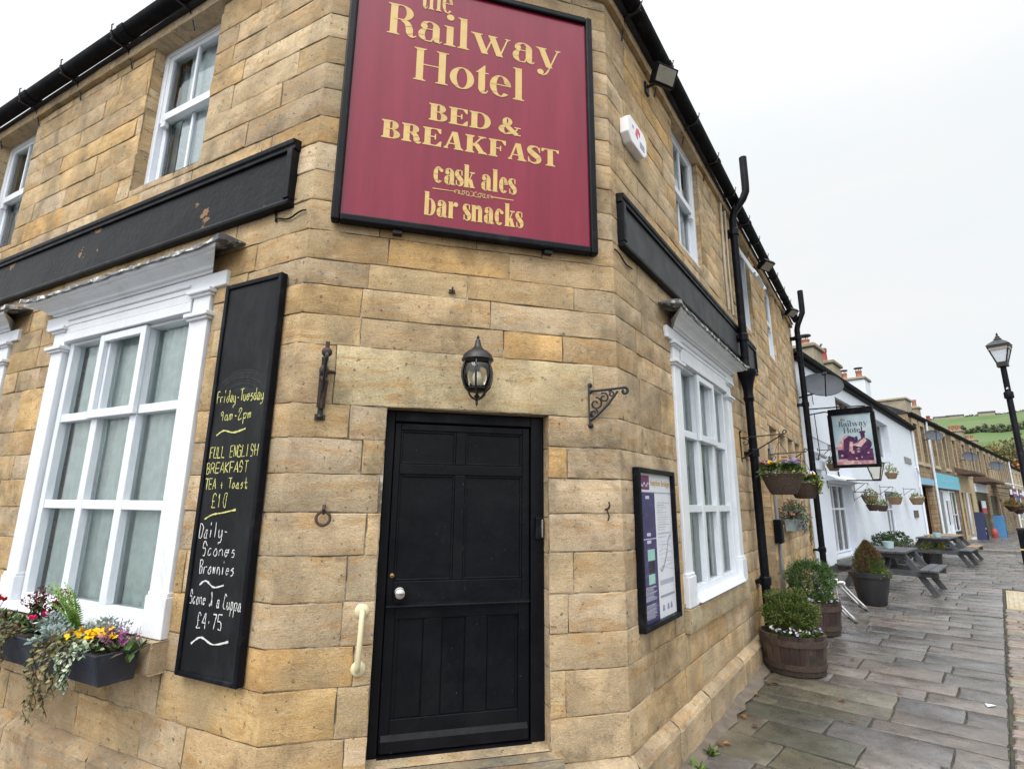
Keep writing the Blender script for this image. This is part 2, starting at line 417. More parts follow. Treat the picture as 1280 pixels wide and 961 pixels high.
# mortar bed and core behind the face stones
core = MB()
def backing(F, x0, x1, holes, ztop=5.98):
    m = MB()
    rects = [(x0, x1, -.3, ztop)]
    for h in holes: rects = subtract(rects, h)
    for q in rects: m.add([(q[0], .0075, q[2]), (q[1], .0075, q[2]), (q[1], .0075, q[3]), (q[0], .0075, q[3])], [(0,1,2,3)])
    bake(m, F); core.add(m.v, m.f)
backing(FL, LEN_L, 0, [(c-1.07, c+1.07, .78, 3.34) for c, z in WL] + [(a, b, 4.40, 5.90) for a, b in UL])
backing(FC, 0, 2.12, [(.555, 1.605, .30, 2.368)])
backing(FR, 0, LEN_R, [(1.20, 3.34, .78, 3.34), (4.62, 5.50, .30, 2.40)] + [(a, b, 4.43, 5.90) for a, b in UR] + [(a, b, 1.50, 3.05) for a, b in MUL])
# far walls that close the building, and the roof
P = [FL @ Vector((LEN_L, .01, 0)), FL @ Vector((0, .01, 0)), FR @ Vector((0, .01, 0)), FR @ Vector((LEN_R, .01, 0)), FR @ Vector((LEN_R, 6.5, 0)), FL @ Vector((LEN_L, 6.5, 0))]
Pi = [FC.inverted() @ p for p in P]
for a, b in ((3,4),(4,5),(5,0)):
    A, B = Pi[a], Pi[b]; core.add([(A.x,A.y,-.3),(B.x,B.y,-.3),(B.x,B.y,5.98),(A.x,A.y,5.98)], [(0,1,2,3)])
core.build('wall_core', M_mortar, hotel)
rf = MB(); cx = sum(p.x for p in Pi)/6; cy = sum(p.y for p in Pi)/6 + .5
out = []
for p in Pi:
    d = Vector((p.x-cx, p.y-cy, 0)).normalized(); out.append((p.x+d.x*.12, p.y+d.y*.12, 5.99))
E1 = (FC.inverted() @ (FL @ Vector((LEN_L+2, 3.3, 8.3)))); E2 = FC.inverted() @ (FR @ Vector((LEN_R-2, 3.3, 8.3))); apex = (cx, cy, 8.3)
rf.add(out + [tuple(E1), apex, tuple(E2)], [(0,1,7,6), (1,2,7), (2,3,8,7), (3,4,8), (4,5,6,7,8), (5,0,6), (5,4,3,2,1,0)])
rf.build('roof', M_slate, hotel)

# ------------------------------------------------------------------ windows of the hotel
def wavy(x0, x1, z0, z1, y, amp, wl_, n=90, lace=0, seed=0):
    m = MB(); r = random.Random(seed); ph = r.uniform(0, 6)
    vs = []
    nz = 14 if lace else 3
    for j in range(nz+1):
        for i in range(n+1):
            x = x0+(x1-x0)*i/n; yy = y + amp*math.sin(2*math.pi*x/wl_ + ph + .7*math.sin(x*5+seed)) + amp*.5*math.sin(x*23+j*.1)
            vs.append((x, yy, z0+(z1-z0)*j/nz))
    if lace:
        for j in range(nz+1):
            for i in (0, n): vs[j*(n+1)+i] = (vs[j*(n+1)+i][0] + (-1 if i else 1)*lace*abs(math.sin(j*1.9)), vs[j*(n+1)+i][1], vs[j*(n+1)+i][2])
    return m.add(vs, [(j*(n+1)+i, j*(n+1)+i+1, (j+1)*(n+1)+i+1, (j+1)*(n+1)+i) for j in range(nz) for i in range(n)])
def room(x0, x1, z0, z1, y0, y1):
    m = MB()
    return m.add([(x0,y0,z0),(x1,y0,z0),(x1,y1,z0),(x0,y1,z0),(x0,y0,z1),(x1,y0,z1),(x1,y1,z1),(x0,y1,z1)], [(0,1,2,3),(7,6,5,4),(1,5,6,2),(2,6,7,3),(3,7,4,0)])
def big_window(F, c, seed, right=True):
    s = MB(); B = lambda m: bake(m, F)
    x0, x1 = c-1.07, c+1.07
    for sx in (-1, 1):
        e = c+sx*1.07; i = c+sx*.875
        s.box(e-sx*.01, i, -.022, .10, .97, 3.24)                                  # pilaster
        s.box(e+sx*.006, i-sx*.012, -.042, .10, .968, 1.21)                  # base block
        s.box(e, i-sx*.006, -.034, .10, 1.21, 1.235)
        for z, h, o in ((3.02,.02,.022),(3.04,.03,.04),(3.195,.018,.02),(3.213,.03,.04)):
            s.box(e-sx*.01+sx*o, i-sx*o*.8, -.022-o, .09, z, z+h)                  # capital mouldings
    s.box(c-1.22, c+1.22, -.03, .10, 3.243, 3.352)                         # architrave board with its ends
    s.box(c-.86, c+.86, -.026, .02, 3.175, 3.242)
    s.prism([(-.029,3.28),(-.043,3.285),(-.048,3.30),(-.029,3.305)], c-.84, c+.84)
    s.box(x0+.21, x1-.21, -.03, .12, 3.10, 3.175)
    s.box(x0+.21, x1-.21, -.045, .12, .972, 1.035)                          # timber sill
    s.prism([(-.075,.985),(-.045,1.036),(.1,1.036),(.1,.985)], x0+.225, x1-.225)
    w = B(s).build('window', M_white, hotel, bevel=.006)
    cn = MB()                                                               # the projecting cornice
    prof = [(.0,3.353),(-.045,3.353),(-.05,3.366),(-.07,3.371),(-.078,3.388),(-.105,3.410),(-.15,3.424),(-.155,3.436),(-.185,3.440),(-.19,3.460),(0,3.460)]
    cn.prism(prof, c-1.02, c+1.02, e0=1.5, e1=-1.5)
    B(cn).build('cornice', M_white, w)
    ld = MB(); r = random.Random(seed+9); n = 46
    vs = []
    for i in range(n+1):
        t = -1.35+2.70*i/n; up = .035*max(0, (abs(t)-1.15)/.2)**2
        vs += [(c+t, .02, 3.53), (c+t, -.15, 3.490+up), (c+t, -.205+r.uniform(-.006,.006), 3.474+up+r.uniform(-.004,.004)), (c+t, -.209+r.uniform(-.008,.008), 3.446+up+r.uniform(-.010,.008)), (c+t, -.15, 3.462+up*.7)]
    ld.add(vs, [(i*5+j, (i+1)*5+j, (i+1)*5+j+1, i*5+j+1) for i in range(n) for j in range(4)] + [(0,1,2,3,4), (n*5+4,n*5+3,n*5+2,n*5+1,n*5)])
    B(ld).build('lead_flashing', M_lead, w)
    f = MB()                                                                # sash frame and glazing bars
    gx0, gx1, z0, z1 = c-.79, c+.79, 1.09, 3.085
    f.box(c-.853, gx0, .02, .11, 1.036, 3.10); f.box(gx1, c+.853, .02, .11, 1.036, 3.10)
    f.box(gx0, gx1, .021, .11, 1.036, z0); f.box(gx0, gx1, .021, .11, z1-.01, 3.10)
    mx = [c-.79+1.58/3*k for k in (1, 2)]
    for xm in mx: f.box(xm-.042, xm+.042, .024, .10, z0, z1-.01)
    for zr in (1.757, 2.446):
        for a, b in ((gx0, mx[0]-.042), (mx[0]+.042, mx[1]-.042), (mx[1]+.042, gx1)): f.box(a, b, .027, .10, zr-.033, zr+.033)
    a, b, p, q = mx[0]-.05, mx[1]+.05, 2.41, 3.09                            # the top-hung light in the middle
    f.box(a, a+.065, -.012, .024, p, q); f.box(b-.065, b, -.012, .024, p, q); f.box(a+.065, b-.065, -.012, .022, p, p+.065); f.box(a+.065, b-.065, -.012, .022, q-.06, q)
    B(f).build('frame', M_upvc, w, bevel=.005)
    g = MB(); g.add([(gx0,.075,z0),(gx1,.075,z0),(gx1,.075,z1),(gx0,.075,z1)], [(0,1,2,3)])
    B(g).build('glass', M_glass, w)
    B(wavy(gx0-.03, gx1+.03, 1.05, 3.12, .14, .013, .12, 240, seed=seed)).build('curtain', M_net, w)
    B(room(x0-.3, x1+.3, .8, 3.5, .3, 2.0)).build('room', M_room, w)
for k, (c, z) in enumerate(WL[:2]): big_window(FL, c, 3+k)
big_window(FR, 2.27, 9)
def sash_window(F, x0, x1, z0, z1, y, seed, tilt=False, curtain=True):
    B = lambda m: bake(m, F)
    s = MB(); w_ = x1-x0; zm = (z0+z1)/2; cm = (x0+x1)/2
    s.box(x0, x0+.06, y-.005, y+.1, z0, z1); s.box(x1-.06, x1, y-.005, y+.1, z0, z1); s.box(x0+.06, x1-.06, y-.005, y+.1, z1-.06, z1); s.box(x0+.06, x1-.06, y-.03, y+.1, z0, z0+.055)
    w = B(s).build('window', M_upvc, hotel, bevel=.005)
    for nm, a, b, yy in (('sash', zm-.03, z1-.06, y+.005), ('sash', z0+.055, zm+.03, y+.045)):
        f = MB(); l, r_ = x0+.06, x1-.06; t = .055
        if tilt and yy < y+.02:
            # the upper light stands open, hung at its top
            A = Matrix.Translation((0, y, b)) @ Matrix.Rotation(R(-24), 4, 'X') @ Matrix.Translation((0, -y, -b))
        else: A = Matrix.Identity(4)
        f.box(l, l+t, yy, yy+.04, a, b); f.box(r_-t, r_, yy, yy+.04, a, b); f.box(l+t, r_-t, yy, yy+.04, b-t*.8, b); f.box(l+t, r_-t, yy-.01, yy+.04, a, a+.075); f.box(cm-.014, cm+.014, yy+.005, yy+.035, a+.075, b-t*.8)
        if nm == 'sash' and yy < y+.02:
            for sx in (-1, 1): f.box(cm+sx*(w_/2-.13)-.03, cm+sx*(w_/2-.13)+.03, yy-.01, yy+.03, a-.06, a-.001)
        f.v = [tuple(A @ Vector(p)) for p in f.v]
        o = B(f).build(nm, M_upvc, w, bevel=.004)
        g = MB(); g.add([(l+t,yy+.02,a+.075),(r_-t,yy+.02,a+.075),(r_-t,yy+.02,b-.04),(l+t,yy+.02,b-.04)], [(0,1,2,3)]); g.v = [tuple(A @ Vector(p)) for p in g.v]
        B(g).build('glass', M_glass, w)
    if curtain:
        B(wavy(x0+.22, x1-.02, z0+.08, z1-.03, y+.105, .012, .16, 50, .035, seed)).build('curtain', M_lace, w)
        B(wavy(x0+.02, x0+.14, z0+.05, z1-.03, y+.16, .02, .07, 30, 0, seed)).build('curtain', M_net, w)
    B(room(x0-.4, x1+.4, z0-.2, z1+.06, y+.35, y+2.2)).build('room', M_room, w)
for i, (a, b) in enumerate(UL[:2]): sash_window(FL, a, b, 4.42, 5.90, .105, 31+i)
for i, (a, b) in enumerate(UR): sash_window(FR, a, b, 4.45, 5.90, .06, 41+i, tilt=(i == 1))
for a, b in MUL:
    s = MB(); s.box(a, a+.05, .12, .17, 1.5, 3.05); s.box(b-.05, b, .12, .17, 1.5, 3.05); s.box(a+.05, b-.05, .12, .17, 1.5, 1.56); s.box(a+.05, b-.05, .12, .17, 2.99, 3.05); s.box(a+.05, b-.05, .125, .165, 2.42, 2.47)
    w = bake(s, FR).build('window', M_upvc, hotel)
    g = MB(); g.add([(a+.05,.145,1.56),(b-.05,.145,1.56),(b-.05,.145,2.99),(a+.05,.145,2.99)], [(0,1,2,3)]); bake(g, FR).build('glass', M_glass, w)
    bake(room(a-.05, b+.05, 1.4, 3.1, .285, 1.5), FR).build('room', M_room, w)

# ------------------------------------------------------------------ the corner door
fr = MB(); fr.box(.557, .612, .10, .2, .381, 2.366); fr.box(1.515, 1.603, .10, .2, .381, 2.366); fr.box(.612, 1.515, .10, .2, 2.295, 2.366)
bake(fr, FC).build('door_frame', M_door, hotel, bevel=.006)
d = MB(); X0, X1 = .616, 1.511; yf = .125
d.box(X0, X1, yf+.018, yf+.05, .40, 2.29)
def rail(m, x0, x1, z0, z1, y=yf): m.box(x0, x1, y, yf+.03, z0, z1)
# upper half: stiles, rails, muntin
rail(d, X0, .655, 1.192, 2.29); rail(d, 1.462, X1, 1.192, 2.29)
for z0, z1 in ((1.192,1.325),(1.965,2.03),(2.245,2.29)): rail(d, .655, 1.462, z0, z1, yf+.001)
rail(d, 1.012, 1.075, 1.325, 1.965, yf+.001); rail(d, 1.012, 1.075, 2.03, 2.245, yf+.001)
# lower half
rail(d, X0, .675, .40, 1.186); rail(d, 1.44, X1, .40, 1.186); rail(d, .675, 1.44, 1.11, 1.186, yf+.001); rail(d, .675, 1.44, .40, .575, yf+.001)
for a, b in ((.70,.845),(.85,.96),(.965,1.10),(1.105,1.24),(1.245,1.42)): d.box(a, b, yf+.006 if a in (.85,1.105) else yf+.013, yf+.03, .575, 1.11)
d.prism([(yf-.03,1.180),(yf-.03,1.19),(yf+.002,1.205),(yf+.002,1.180)], X0, X1)
d.prism([(yf-.02,.408),(yf-.02,.47),(yf+.002,.50),(yf+.002,.408)], X0+.01, X1-.01)
for x0, x1, z0, z1 in ((.655,1.012,1.325,1.965),(1.075,1.462,1.325,1.965),(.655,1.012,2.03,2.245),(1.075,1.462,2.03,2.245)):
    for a in (x0, x1-.014): d.box(a, a+.014, yf+.006, yf+.03, z0, z1)
    for a in (z0, z1-.014): d.box(x0+.014, x1-.014, yf+.007, yf+.03, a, a+.014)
door = bake(d, FC).build('door', M_door, hotel, bevel=.004)
M_chrome = plain('satin_chrome', (.62,.60,.56), .22, .1, 30, .05, 90, metal=1)
M_brass = plain('old_brass', (.35,.24,.10), .35, .3, 30, .1, 90, metal=1)
k = MB(); k.lathe([(.030,0),(.030,.006),(.012,.010),(.012,.03),(.026,.036),(.031,.048),(.028,.06),(.015,.066),(.002,.067)], (0,0,0), 20)
A = FC @ Matrix.Translation((.695, yf-.002, 1.262)) @ Matrix.Rotation(R(90), 4, 'X')
bake(k, A).build('handle', M_chrome, door, smooth=50)
k = MB(); k.lathe([(.013,0),(.013,.006),(.004,.008)], (0,0,0), 14); bake(k, FC @ Matrix.Translation((.645, yf-.001, 1.36)) @ Matrix.Rotation(R(90), 4, 'X')).build('lock', M_brass, door)
th = MB(); th.box(.612, 1.515, .085, .2, .381, .40); bake(th, FC).build('threshold', M_door, hotel)
back = MB(); back.add([(.5,.22,.3),(1.7,.22,.3),(1.7,.22,2.45),(.5,.22,2.45)], [(0,1,2,3)]); bake(back, FC).build('door_backing', M_door, hotel)
# second door, deep in the right-hand wall
d = MB(); d.box(4.63, 5.49, .22, .27, .32, 2.39); M_oak = plain('brown_timber', (.10,.055,.028), .6, .3, 6, .3, 30)
d2 = bake(d, FR).build('door', M_oak, hotel, bevel=.004); d2['label'] = 'brown timber side door deep in its reveal'

# ------------------------------------------------------------------ fascia boards, gutters, pipes
def peel(name):
    m = NT(name)
    c = m.mix(m.ramp(m.noise(3.1, 4, m.stretch(1, 1, 1.6)), .65, .664), (.0055,.006,.0085), (.23,.13,.06))
    c = m.mix(m.ramp(m.noise(5, 6), .55, .8, 0, .6), c, (.016,.017,.02))
    n = m.bump(m.noise(7, 7, m.stretch(1, 1, 1), rough=.7), .6, .012)
    return m.done(c, .42, m.bump(m.noise(2.0, 6), .6, .04, n), spec=.12)
M_peel = peel('peeling_black_paint')
M_panel = plain('slate_grey_board', (.017,.020,.025), .6, .15, 3, .06, 40)
def fascia(F, x0, x1, mat, z0=3.745, z1=4.25):
    m = MB(); m.box(x0+.05, x1-.05, -.03, .008, z0+.04, z1-.05)
    b = bake(m, F).build('fascia_board', mat, hotel)
    f = MB()
    f.prism([(.008,z1-.055),(-.05,z1-.055),(-.05,z1-.03),(-.062,z1-.02),(-.066,z1+.012),(.008,z1+.03)], x0-.01, x1+.01)
    f.prism([(.008,z0),(-.055,z0),(-.06,z0+.02),(-.05,z0+.045),(.008,z0+.045)], x0, x1)
    f.box(x0, x0+.05, -.06, .008, z0+.046, z1-.056); f.box(x1-.05, x1, -.06, .008, z0+.046, z1-.056)
    bake(f, F).build('moulding', M_black, b, bevel=.005)
    return b
fb = fascia(FL, -8.9, -.165, M_peel, 3.69, 4.16); fb['label'] = 'long black fascia board with peeling paint'
fascia(FR, .10, 5.10, M_panel, 3.70, 4.13)
def gutter(F, x0, x1, seed):
    g = MB(); n = 9; prof = []
    for k in range(n+1): a = math.pi + math.pi*k/n; prof.append((-.135+.072*math.cos(a), 6.06+.072*math.sin(a)))
    for k in range(n, -1, -1): a = math.pi + math.pi*k/n; prof.append((-.135+.064*math.cos(a), 6.062+.064*math.sin(a)))
    prof = [(y, z) for y, z in prof]
    g.prism(prof, x0, x1)
    r = random.Random(seed); x = x0+.4
    gu = bake(g, F).build('gutter', M_gutter, hotel, smooth=50)
    while x < x1:
        b = MB(); pts = [(x, -.135+.076*math.cos(math.pi+math.pi*q/8), 6.06+.076*math.sin(math.pi+math.pi*q/8)) for q in range(9)]
        b.tube(pts, .009, 6); b.tube([(x+.01,-.21,6.06),(x+.02,-.22,6.11),(x+.03,-.21,6.12)], .006, 6); b.tube([(x,-.06,6.0),(x+.02,-.03,5.9),(x+.03,-.005,5.80)], .008, 6)
        b.box(x-.012, x+.012, -.2, -.05, 5.978, 5.985)
        bake(b, F).build('bracket', M_iron, gu); x += r.uniform(.75, 1.0)
    x = x0+1.2
    while x < x1:
        jt = MB(); jt.prism([(-.135+.080*math.cos(math.pi+math.pi*q/8), 6.06+.080*math.sin(math.pi+math.pi*q/8)) for q in range(9)], x-.05, x+.05); x += 1.83; bake(jt, F).build('joint_collar', M_gutter, gu)
    return gu
gutter(FL, LEN_L, .08, 1); gutter(FC, -.08, 2.2, 2); gutter(FR, -.08, LEN_R-.02, 3)
def downpipe(x, top_stub, hopper=None, z_end=.12, off=.10, r0=.052):
    m = MB(); y = -off
    if top_stub:
        m.tube([(x,-.31,6.66),(x,-.31,6.22),(x,-.305,6.12),(x,-.26,6.02),(x,y-.03,5.86),(x,y,5.74),(x,y,z_end)], r0, 12)
    else: m.tube([(x,y-.06,6.0),(x,y-.02,5.9),(x,y,5.75),(x,y,z_end)], r0, 12)
    p = bake(m, FR).build('downpipe', M_black, hotel, smooth=50)
    z = 5.5
    while z > .3:
        j = MB(); j.lathe([(r0+.016,0),(r0+.016,.085),(r0+.006,.10)], (x, y, z), 12); j.box(x-.1, x+.1, y+.03, .01, z+.02, z+.06); z -= 1.55; bake(j, FR).build('collar', M_black, p)
    return p
p1 = downpipe(3.98, True)
h = MB(); h.lathe([(.055,-.24),(.062,-.20),(.07,-.19),(.062,-.17),(.058,-.10),(.075,0),(.10,.10),(.125,.14),(.125,.19),(.06,.20)], (3.98,-.10,3.35), 14)
bake(h, FR).build('hopper', M_black, p1, smooth=40)
p2 = downpipe(9.86, True, off=.16, r0=.06)
cp = MB()
for x, r0 in ((3.62,.016),(3.86,.014)): cp.tube([(x,-.03,5.85),(x-.01,-.02,5.0),(x+.02,-.02,4.3)], r0, 6)
bake(cp, FR).build('cable_pipe', plain('pale_pipe', (.42,.37,.28), .6), hotel)
cp = MB(); cp.tube([(5.68,-.03,2.75),(5.68,-.03,.2)], .022, 8); bake(cp, FR).build('conduit', plain('grey_conduit', (.22,.24,.26), .5), hotel)
cp = MB(); cp.tube([(-.33+.002*i, -.012, 3.70-.16*(i/14)**1.5 - .01*math.sin(i)) if i < 10 else (-.33+.03*(i-9), -.014, 3.62+.015*math.sin(i*.8)) for i in range(20)], .006, 5)
bake(cp, FL).build('cable', M_black, hotel)
cp = MB(); cp.tube([(.0+.03*i, -.014, 3.64-.004*i+.012*math.sin(i*.7)) for i in range(12)], .006, 5); bake(cp, FR).build('cable', M_black, hotel)
# ------------------------------------------------------------------ lettering
def crv(pts, n=6):
    """Catmull-Rom through the points"""
    P = [pts[0]] + list(pts) + [pts[-1]]; out = []
    for i in range(1, len(P)-2):
        for k in range(n):
            t = k/n
            out.append(tuple(.5*((2*P[i][q]) + (-P[i-1][q]+P[i+1][q])*t + (2*P[i-1][q]-5*P[i][q]+4*P[i+1][q]-P[i+2][q])*t*t + (-P[i-1][q]+3*P[i][q]-3*P[i+1][q]+P[i+2][q])*t**3) for q in range(len(pts[0]))))
    out.append(tuple(pts[-1])); return out
class Serif:
    """a thick-and-thin serif letter drawn from stems, hairlines and bowls; each glyph returns (polygons, advance)"""
    def __init__(s, T=.13, t=.028, X=.48, A=.72, w=1.0, sb=.05, ser=.055): s.T, s.t, s.X, s.A, s.w, s.sb, s.ser = T, t, X, A, w, sb, ser
    def stem(s, x, y0, y1, T=None): T = T or s.T; s.P.append([(x-T/2,y0),(x+T/2,y0),(x+T/2,y1),(x-T/2,y1)])
    def hair(s, x0, x1, y, t=None): t = t or s.t; s.P.append([(x0,y-t/2),(x1,y-t/2),(x1,y+t/2),(x0,y+t/2)])
    def serif(s, x, y, up=True, half=None, left=True, right=True, T=None):
        T = T or s.T; h = T/2+s.ser if half is None else half; d = s.t if up else -s.t
        a, b = (x-h if left else x-T/2), (x+h if right else x+T/2)
        s.P.append([(a,y),(b,y),(b,y+d),(a,y+d)] if up else [(a,y+d),(b,y+d),(b,y),(a,y)])
        k = s.ser*.55; d2 = d*2.1
        s.P.append([(x-T/2-(k if left else 0),y+d*.98),(x+T/2+(k if right else 0),y+d*.98),(x+T/2,y+d2),(x-T/2,y+d2)][::1 if up else -1])
    def stroke(s, pts, smooth=True):
        q = crv(pts) if smooth else pts
        L = []
        for i, p in enumerate(q):
            a, b = q[max(0,i-1)], q[min(len(q)-1,i+1)]; dx, dy = b[0]-a[0], b[1]-a[1]; l = math.hypot(dx,dy) or 1
            nx, ny = -dy/l, dx/l; L.append(((p[0]+nx*p[2]/2, p[1]+ny*p[2]/2), (p[0]-nx*p[2]/2, p[1]-ny*p[2]/2)))
        for (a, b), (c, d) in zip(L, L[1:]): s.P.append([b, d, c, a])
    def diag(s, x0, y0, x1, y1, T):
        """slanted stem, T measured level"""
        s.P.append([(x0-T/2,y0),(x0+T/2,y0),(x1+T/2,y1),(x1-T/2,y1)] if y1 > y0 else [(x1-T/2,y1),(x1+T/2,y1),(x0+T/2,y0),(x0-T/2,y0)])
    def ring(s, cx, cy, rx, ry, a0=0, a1=360, T=None, t=None, n=28):
        T = T or s.T; t = t or s.t; L = []
        for i in range(n+1):
            a = R(a0+(a1-a0)*i/n); c, d = math.cos(a), math.sin(a)
            L.append(((cx+rx*c, cy+ry*d), (cx+(rx-T)*c, cy+(ry-t)*d)))
        for (a, b), (c, d) in zip(L, L[1:]): s.P.append([b, a, c, d])
    def dot(s, x, y, r): s.P.append([(x+r*math.cos(2*math.pi*k/14), y+r*math.sin(2*math.pi*k/14)) for k in range(14)])
    def glyph(s, ch):
        s.P = []; T, t, X, A, w = s.T, s.t, s.X, s.A, s.w; h = T/2; e = s.ser; adv = .3
        if ch == 'o':
            rx = .235*w; s.ring(rx, X/2, rx, X/2+.008); adv = 2*rx
        elif ch in 'ec':
            rx = .215*w; s.ring(rx, X/2, rx, X/2+.008, 18 if ch == 'e' else 38, 180, t=t); s.ring(rx, X/2, rx, X/2+.008, 180, 318, t=t*1.3)
            if ch == 'e': s.hair(h, 2*rx-.01, X*.56); s.ring(rx, X/2, rx, X/2+.008, 8, 40, T=T*.8)
            else: s.dot(2*rx-T*.42, X*.80, T*.42)
            adv = 2*rx
        elif ch == 'a':
            x = .34*w; s.stem(x, .06, X*.78); s.ring(x-.125*w, X*.70, .125*w+h, X*.30+.008, 0, 150, T=T*.9)
            s.dot(.06*w+T*.35, X*.74, T*.5)
            s.ring(.17*w, .145, .17*w, .155, 90, 270, T=T*.95); s.hair(.17*w, x-h, .30-t*.5); s.stroke([(.17*w,.0,t),(.25*w,.015,t*1.4),(x-h,.09,t)])
            s.stroke([(x,.10,T),(x+.02,.045,T*.8),(x+h+.01,.015,t*1.5),(x+h+e,.05,t)]); adv = x+h+e
        elif ch in 'il':
            top = X if ch == 'i' else A+.02; x = h+e; s.stem(x, 0, top); s.serif(x, 0); s.serif(x, top, False, right=False)
            if ch == 'i': s.dot(x, A-.03, T*.56)
            adv = 2*x
        elif ch in 'thnrbk' or ch == 'u':
            x = h+e
            if ch == 't':
                s.stem(x, .07, X); s.P.append([(x-h-e,X-t),(x+h,X-t),(x+h,X+.16),(x+h-.02,X+.16)]); s.hair(x-h-e, x+h+e*1.4, X-t/2)
                s.stroke([(x,.10,T),(x+.015,.03,T*.7),(x+h+.02,.012,t*1.4),(x+h+e*1.1,.07,t)]); adv = x+h+e*1.2
            else:
                top = A+.02 if ch in 'hbk' else X; s.stem(x, 0, top); s.serif(x, top, False, right=False)
                if ch != 'b': s.serif(x, 0)
                if ch in 'hn':
                    x2 = x+.30*w; s.stem(x2, 0, X*.72); s.ring(x2+h-.17*w, X*.70, .17*w, X*.30+.008, 0, 165, T=T, t=t*1.2); s.serif(x2, 0); adv = x2+h+e
                elif ch == 'r':
                    s.stroke([(x+h-.01,X*.66,t),(x+h+.06*w,X*.92,t*1.4),(x+h+.13*w,X*.95,T*.5)]); s.dot(x+h+.13*w, X*.86, T*.55); adv = x+h+.13*w+T*.5
                elif ch == 'b': s.ring(x+.15*w, X/2, .26*w, X/2+.008, -115, 115, t=t*1.1); s.P.append([(x-h,0),(x+.02,0),(x+h,.05),(x-h,.05)]); adv = x+.41*w
                elif ch == 'k':
                    s.diag(x+h, X*.38, x+.27*w, X-.01, t*1.6); s.diag(x+h+.06*w, X*.53, x+.27*w, 0, T*.95); s.serif(x+.27*w, 0); s.serif(x+.26*w, X, False, half=h+e*.6); adv = x+.27*w+h+e
        elif ch in 'wy':
            a = .17*w; x = h+e*.9
            s.diag(x, X, x+a, 0 if ch == 'w' else .0, T); s.serif(x, X, False)
            if ch == 'w':
                s.diag(x+a+.0, 0, x+2*a, X*1.0, t*1.5); s.diag(x+2*a-.04, X, x+3*a-.04, 0, T); s.serif(x+2*a-.04, X, False, left=False)
                s.diag(x+3*a-.04, 0, x+4*a-.05, X, t*1.5); s.serif(x+4*a-.05, X, False, half=e*1.1, T=t); adv = x+4*a+e*.4
            else:
                s.diag(x+a+.01, 0, x+2*a+.02, X, t*1.5); s.serif(x+2*a+.02, X, False, half=e*1.2, T=t)
                s.stroke([(x+a+.02,.03,t*1.5),(x+a-.05,-.13,t*1.6),(x+a-.12,-.20,t*1.4),(x+a-.19,-.17,T*.5)]); s.dot(x+a-.19, -.14, T*.52); adv = x+2*a+e*1.2
        elif ch in 'sS':
            H = X if ch == 's' else A; W = (.30 if ch == 's' else .40)*w; m = T*1.02
            s.stroke([(W-.02,H*.73,t),(W*.78,H*.955,t*1.2),(W*.5,H-.01,t*1.5),(W*.2,H*.90,T*.72),(W*.16,H*.70,m),(W*.5,H*.52,m*1.1),(W*.86,H*.32,m),(W*.82,H*.11,T*.7),(W*.5,.01,t*1.5),(W*.2,.05,t*1.2),(.015,H*.27,t)])
            s.P.append([(W-.035,H*.66),(W-.005,H*.66),(W-.005,H+.005),(W-.045,H*.9)]); s.P.append([(.0,-.005),(.04,H*.1),(.03,H*.34),(.0,H*.34)]); adv = W
        elif ch in 'RBDEFHKT':
            x = h+e; s.W = w
            if ch == 'T':
                W = .58*w; s.stem(W/2, 0, A); s.serif(W/2, 0, half=h+e*1.3); s.hair(0, W, A-t/2)
                for q, d in ((0, 1), (W, -1)): s.P.append([(q,A-.2*A),(q+d*t*1.2,A-.2*A),(q+d*T*.62,A-t),(q,A-t)][::d])
                return s.P, W
            s.stem(x, 0, A); s.serif(x, 0, left=True); s.serif(x, A, False)
            if ch in 'RB':
                rx = .21*w if ch == 'R' else .19*w
                s.ring(x+.15*w, A*.75, rx, A*.25, -90, 90); s.hair(x, x+.16*w, A-t/2); s.hair(x, x+.16*w, A*.5+t/2)
                if ch == 'B': s.ring(x+.17*w, A*.255, .22*w, A*.255, -90, 90); s.hair(x, x+.18*w, t/2); adv = x+.39*w
                else:
                    s.stroke([(x+.13*w,A*.51,t*2),(x+.24*w,A*.44,T*.8),(x+.29*w,A*.28,T),(x+.305*w,A*.12,T*.95),(x+.36*w,.012,t*2),(x+.43*w,.05,t)]); adv = x+.43*w
            elif ch == 'D': s.ring(x+.16*w, A/2, .33*w, A/2, -90, 90); s.hair(x, x+.17*w, A-t/2); s.hair(x, x+.17*w, t/2); adv = x+.49*w
            elif ch in 'EF':
                W = x+.40*w; s.hair(x, W, A-t/2); s.hair(x, x+.25*w, A*.51)
                s.P.append([(x+.25*w-t,A*.36),(x+.25*w,A*.36),(x+.25*w,A*.66),(x+.25*w-t,A*.66)])
                s.P.append([(W-t*1.1,A*.72),(W,A*.72),(W,A-t),(W-T*.75,A-t)])
                if ch == 'E': s.hair(x, W+.01, t/2); s.P.append([(W-T*.8,t),(W+.01,t),(W+.02,A*.3),(W+.02-t,A*.3)])
                adv = W+(.02 if ch == 'E' else 0)
            elif ch == 'H':
                x2 = x+.42*w; s.stem(x2, 0, A); s.serif(x2, 0); s.serif(x2, A, False); s.hair(x, x2, A*.51); adv = x2+h+e
            elif ch == 'K':
                s.diag(x+h, A*.38, x+.38*w, A, t*1.6); s.serif(x+.38*w, A, False, half=h+e*.7, T=t); s.diag(x+h+.08*w, A*.55, x+.40*w, 0, T*1.05); s.serif(x+.40*w, 0, half=h+e); adv = x+.40*w+h+e
        elif ch == 'A':
            W = .62*w; a = W/2-.01; s.diag(e+t, 0, a, A, t*1.5); s.diag(W-h-e, 0, a+h*.5, A, T); s.serif(e+t, 0, half=e*1.3, T=t); s.serif(W-h-e, 0); s.hair(e+.09*w, W-h-e, A*.30); adv = W+.01
        elif ch == '&':
